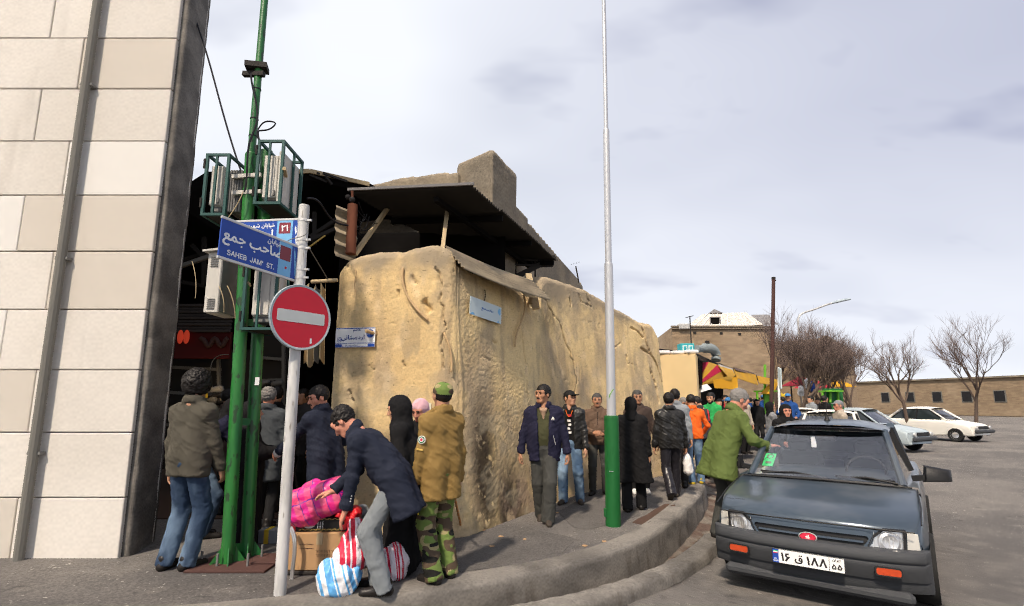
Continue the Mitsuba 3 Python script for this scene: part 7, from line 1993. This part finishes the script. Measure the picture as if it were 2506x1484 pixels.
for lab, u, y, h_, yaw_, top_, st_ in (("dark jacketed man in the passage just left of the white post", 676, 7.4, 1.74, 20, "black_cloth", "short"), ("man in a brown jacket deep in the shade behind the shoe rack pipes", 560, 7.3, 1.70, -30, "brown_dark", "short"), ("dark figure at the back of the passage right of the white post", 742, 8.0, 1.72, 160, "jacket_grey", "short"),
                                   ("woman in a black scarf in the far crowd right of the green hooded man", 1762, 13.6, 1.60, 140, "black_cloth", "scarf:black_cloth"), ("man in a tan coat in the far crowd left of the blue workers", 1818, 15.6, 1.74, 200, "beige_coat", "short"), ("man in a maroon jumper in the far crowd below the awning", 1776, 15.0, 1.72, 170, "red_cloth", "short"),
                                   ("woman in a black veil far off right of the man in blue", 1852, 18.0, 1.62, 170, "black_cloth", "scarf:black_cloth"), ("man in a grey jumper by the goods heaps left of the kiosk", 1985, 19.0, 1.74, 100, "stripe_grey", "short"), ("man in a dark coat between the goods heaps and the flat cap", 2018, 17.5, 1.74, -80, "black_cloth", "short"), ("man in an olive coat by the far stalls right of the sign post", 1915, 19.5, 1.72, 30, "jacket_olive", "short")):
    person(lab, spot(u, y=y), yaw_, h_, top=top_, style=st_, res=.022, face=False, hem=.22)

# ------------------------------------------------------------------ bags and boxes at the front
bx0 = at(712, 1304, 4.80); bx1 = at(838, 1304, 4.80)
w_ = bx1[0] - bx0[0] + .10
cx_ = (bx0[0] + bx1[0]) / 2 + .03
topz = bx0[2]
cbx = thing("cardboard_box", "brown cardboard carton with upside down print under the black box", "box")
part(cbx, "carton", box(w_, .36, topz - .04, (cx_, 4.98, (topz + .04) / 2), .008), "cardboard", False)
part(cbx, "tape", box(.055, .004, .10, (cx_ - .0, 4.797, topz - .05)), "timber", False)
for i, (t_, dz) in enumerate((("G.W. 12.5 KGS.", -.155), ("N.W. 10.5 KGS.", -.19), ("1 SET", -.225))):
    mt_ = latin(t_, .020, .0012, False)
    M = frame((-1, 0, 0), (0, 0, -1), (cx_ + .07, 4.7985, topz + dz))
    part(cbx, "print", moved(mt_, M), "ink_brown", False)
for dz in (-.10, -.135):
    part(cbx, "crease", tube(spline([(cx_ - .18, 4.798, topz + dz), (cx_ - .12, 4.796, topz + dz + .005), (cx_ - .05, 4.798, topz + dz + .001)], 8), .002, 4), "ink_brown")
blx = thing("black_box", "flat black gift box with a gold key border between carton and pink bag", "box")
bz0 = topz + .006
part(blx, "box", box(w_ * .86, .30, .115, (cx_ + .01, 4.97, bz0 + .058), .006), "box_black", False)
kx = [(-.19 + .024 * i) for i in range(16)]
for zz in (.100, .012):
    part(blx, "key_border", cat([box(.018, .004, .003, (cx_ + x, 4.818, bz0 + zz + (.008 if i % 2 else 0))) for i, x in enumerate(kx)], [box(.003, .004, .010, (cx_ + x + .010, 4.818, bz0 + zz + .004)) for x in kx]), "brass", False, kind="stuff")
part(blx, "picture", moved(lathe([(0, .004), (.052, .003), (.054, 0)], 24), frame((1, 0, 0), (0, 0, 1), (cx_ - .11, 4.819, bz0 + .056)) @ np.diag([1, .58, 1, 1.0])), "metal_light", False)
for i in range(3):
    part(blx, "print", cat([box(.007, .003, .008, (cx_ - .03 + .022 * i, 4.818, bz0 + .030 + .012 * j)) for j in range(5)]), "sign_white", False, kind="stuff")
q = Field((-.4, -.3, -.3), (.4, .3, .3), .013)
for yy in (-.10, .10):
    for zz in (-.075, .075):
        q.cap((-.185, yy, zz - .02), (.185, yy, zz + .03), .062, k=.09)
q.cap((-.18, 0, -.02), (.18, 0, .03), .145, k=.08)
q.cap((-.06, -.02, .13), (.0, -.02, .17), .05, .03, k=.05).cap((.21, -.02, .12), (.27, -.03, .13), .055, .02, k=.03).cap((-.12, -.08, -.13), (-.02, -.08, -.16), .05, .03, k=.05)
pbm = crumple(crumple(q.mesh(), .012, (7, 7, 9), 8), .010, (17, 17, 24), 4)
solo("plastic_bundle", "shiny pink plastic bag around a plaid blanket on top of the stacked boxes", "bag", moved(pbm, frame((1, 0, .16), (0, 1, 0), at(778, 1227, 4.90))), "bag_pink", True)
q = Field((-.35, -.25, -.12), (.35, .25, .25), .013)
q.cap((.17, -.06, .0), (.24, -.04, .10), .075, .05, k=.05).cap((-.26, -.06, .0), (-.24, -.08, .07), .05, .03, k=.04).cap((.20, -.12, .05), (.16, -.15, .09), .03, .018, k=.03).cap((.16, -.15, .09), (.13, -.16, .12), .02, .03, k=.02).cap((-.24, -.12, .03), (-.22, -.15, .06), .022, .03, k=.02).cap((-.2, .1, .08), (.2, .1, .08), .06, k=.03)
solo("red_bag", "torn red plastic bag tied round the black gift box", "bag", moved(crumple(q.mesh(), .026, (16, 16, 16), 2), frame((1, 0, 0), (0, 1, 0), (cx_ + .03, 4.96, bz0 + .03))), "bag_red", True)


def sack(c, r, hgt, knot, seed):
    q = Field((-r * 2, -r * 2, -.1), (r * 2, r * 2, hgt + .3), .012)
    q.cap((-.3 * r, 0, r * .8), (.3 * r, 0, r * .9), r * .85, k=.06).cap((0, 0, hgt * .45), (.02, 0, hgt * .72), r * .92, r * .72, k=.08)
    q.cap((0, 0, hgt * .8), (.01, 0, hgt * .98), r * .42, .028, k=.06).cap((.01, 0, hgt), (knot[0], knot[1], hgt + knot[2]), .022, .055, k=.03)
    q.halfspace((0, 0, .005), (0, 0, -1))
    m = q.mesh()
    v = np.asarray(m.vertices)
    a = np.arctan2(v[:, 1], v[:, 0])
    up_ = np.clip((v[:, 2] - hgt * .45) / (hgt * .5), 0, 1)
    m.vertices = v + normals(m) * (np.sin(a * 11 + seed) * .012 * up_)[:, None]
    return moved(crumple(crumple(m, .018, (9, 9, 5), seed), .010, (22, 22, 13), seed + 1), frame((1, 0, 0), (0, 1, 0), c))


r_ = ground(858, 1462)
solo("striped_bag", "red and white striped plastic bag held at its knot by the stooping man", "bag", sack((at(857, 1330, 4.40)[0], 4.42, .15), .110, .30, (.03, .0, .05), 3), "bag_stripe_red", True)
solo("striped_bag", "blue and white striped plastic bag under the red striped one", "bag", sack((at(832, 1400, 4.40)[0], 4.40, 0.0), .150, .165, (-.10, .02, .02), 5), "bag_stripe_blue", True)
solo("striped_bag", "red striped bag half hidden behind the light grey trousers", "bag", sack((at(955, 1400, 4.72)[0], 4.72, 0), .13, .20, (.04, 0, .03), 9), "bag_stripe_red", True)
hc_ = thing("hand_cart", "chrome tube hand cart beside the white post under the boxes", "cart")
for i in range(2):
    c0_ = at(706 + 7 * i, 1290, 4.72)
    part(hc_, "rail", tube(spline([c0_, at(716 + 5 * i, 1310, 4.70), at(718 + 4 * i, 1360, 4.70), at(714 + 3 * i, 1440, 4.70)], 14), .011, 8), "steel")
part(hc_, "base", box(w_ + .06, .40, .03, (cx_, 4.99, .022), .006), "frame_dark", False)
tb = thing("taped_box", "pale grey box with yellow tape on the ground behind the green pipes", "box")
tc = at(668, 1256, 5.9)
part(tb, "box", box(.22, .16, .14, (tc[0], 5.9, .07), .006), "stripe_grey", False)
part(tb, "tape", box(.05, .165, .142, (tc[0] - .02, 5.899, .0712)), "yellow_cloth", False)
solo("clear_bag", "crumpled clear grey plastic bag on the ground behind the pink bag", "bag", moved(crumple(Field((-.2, -.2, -.05), (.2, .2, .6), .016).cap((0, 0, .1), (0, 0, .42), .11, .07, k=.05).mesh(), .03, (9, 9, 9), 6), frame((1, 0, 0), (0, 1, 0), (at(880, 1200, 5.15)[0], 5.25, .02))), "stripe_grey", True)
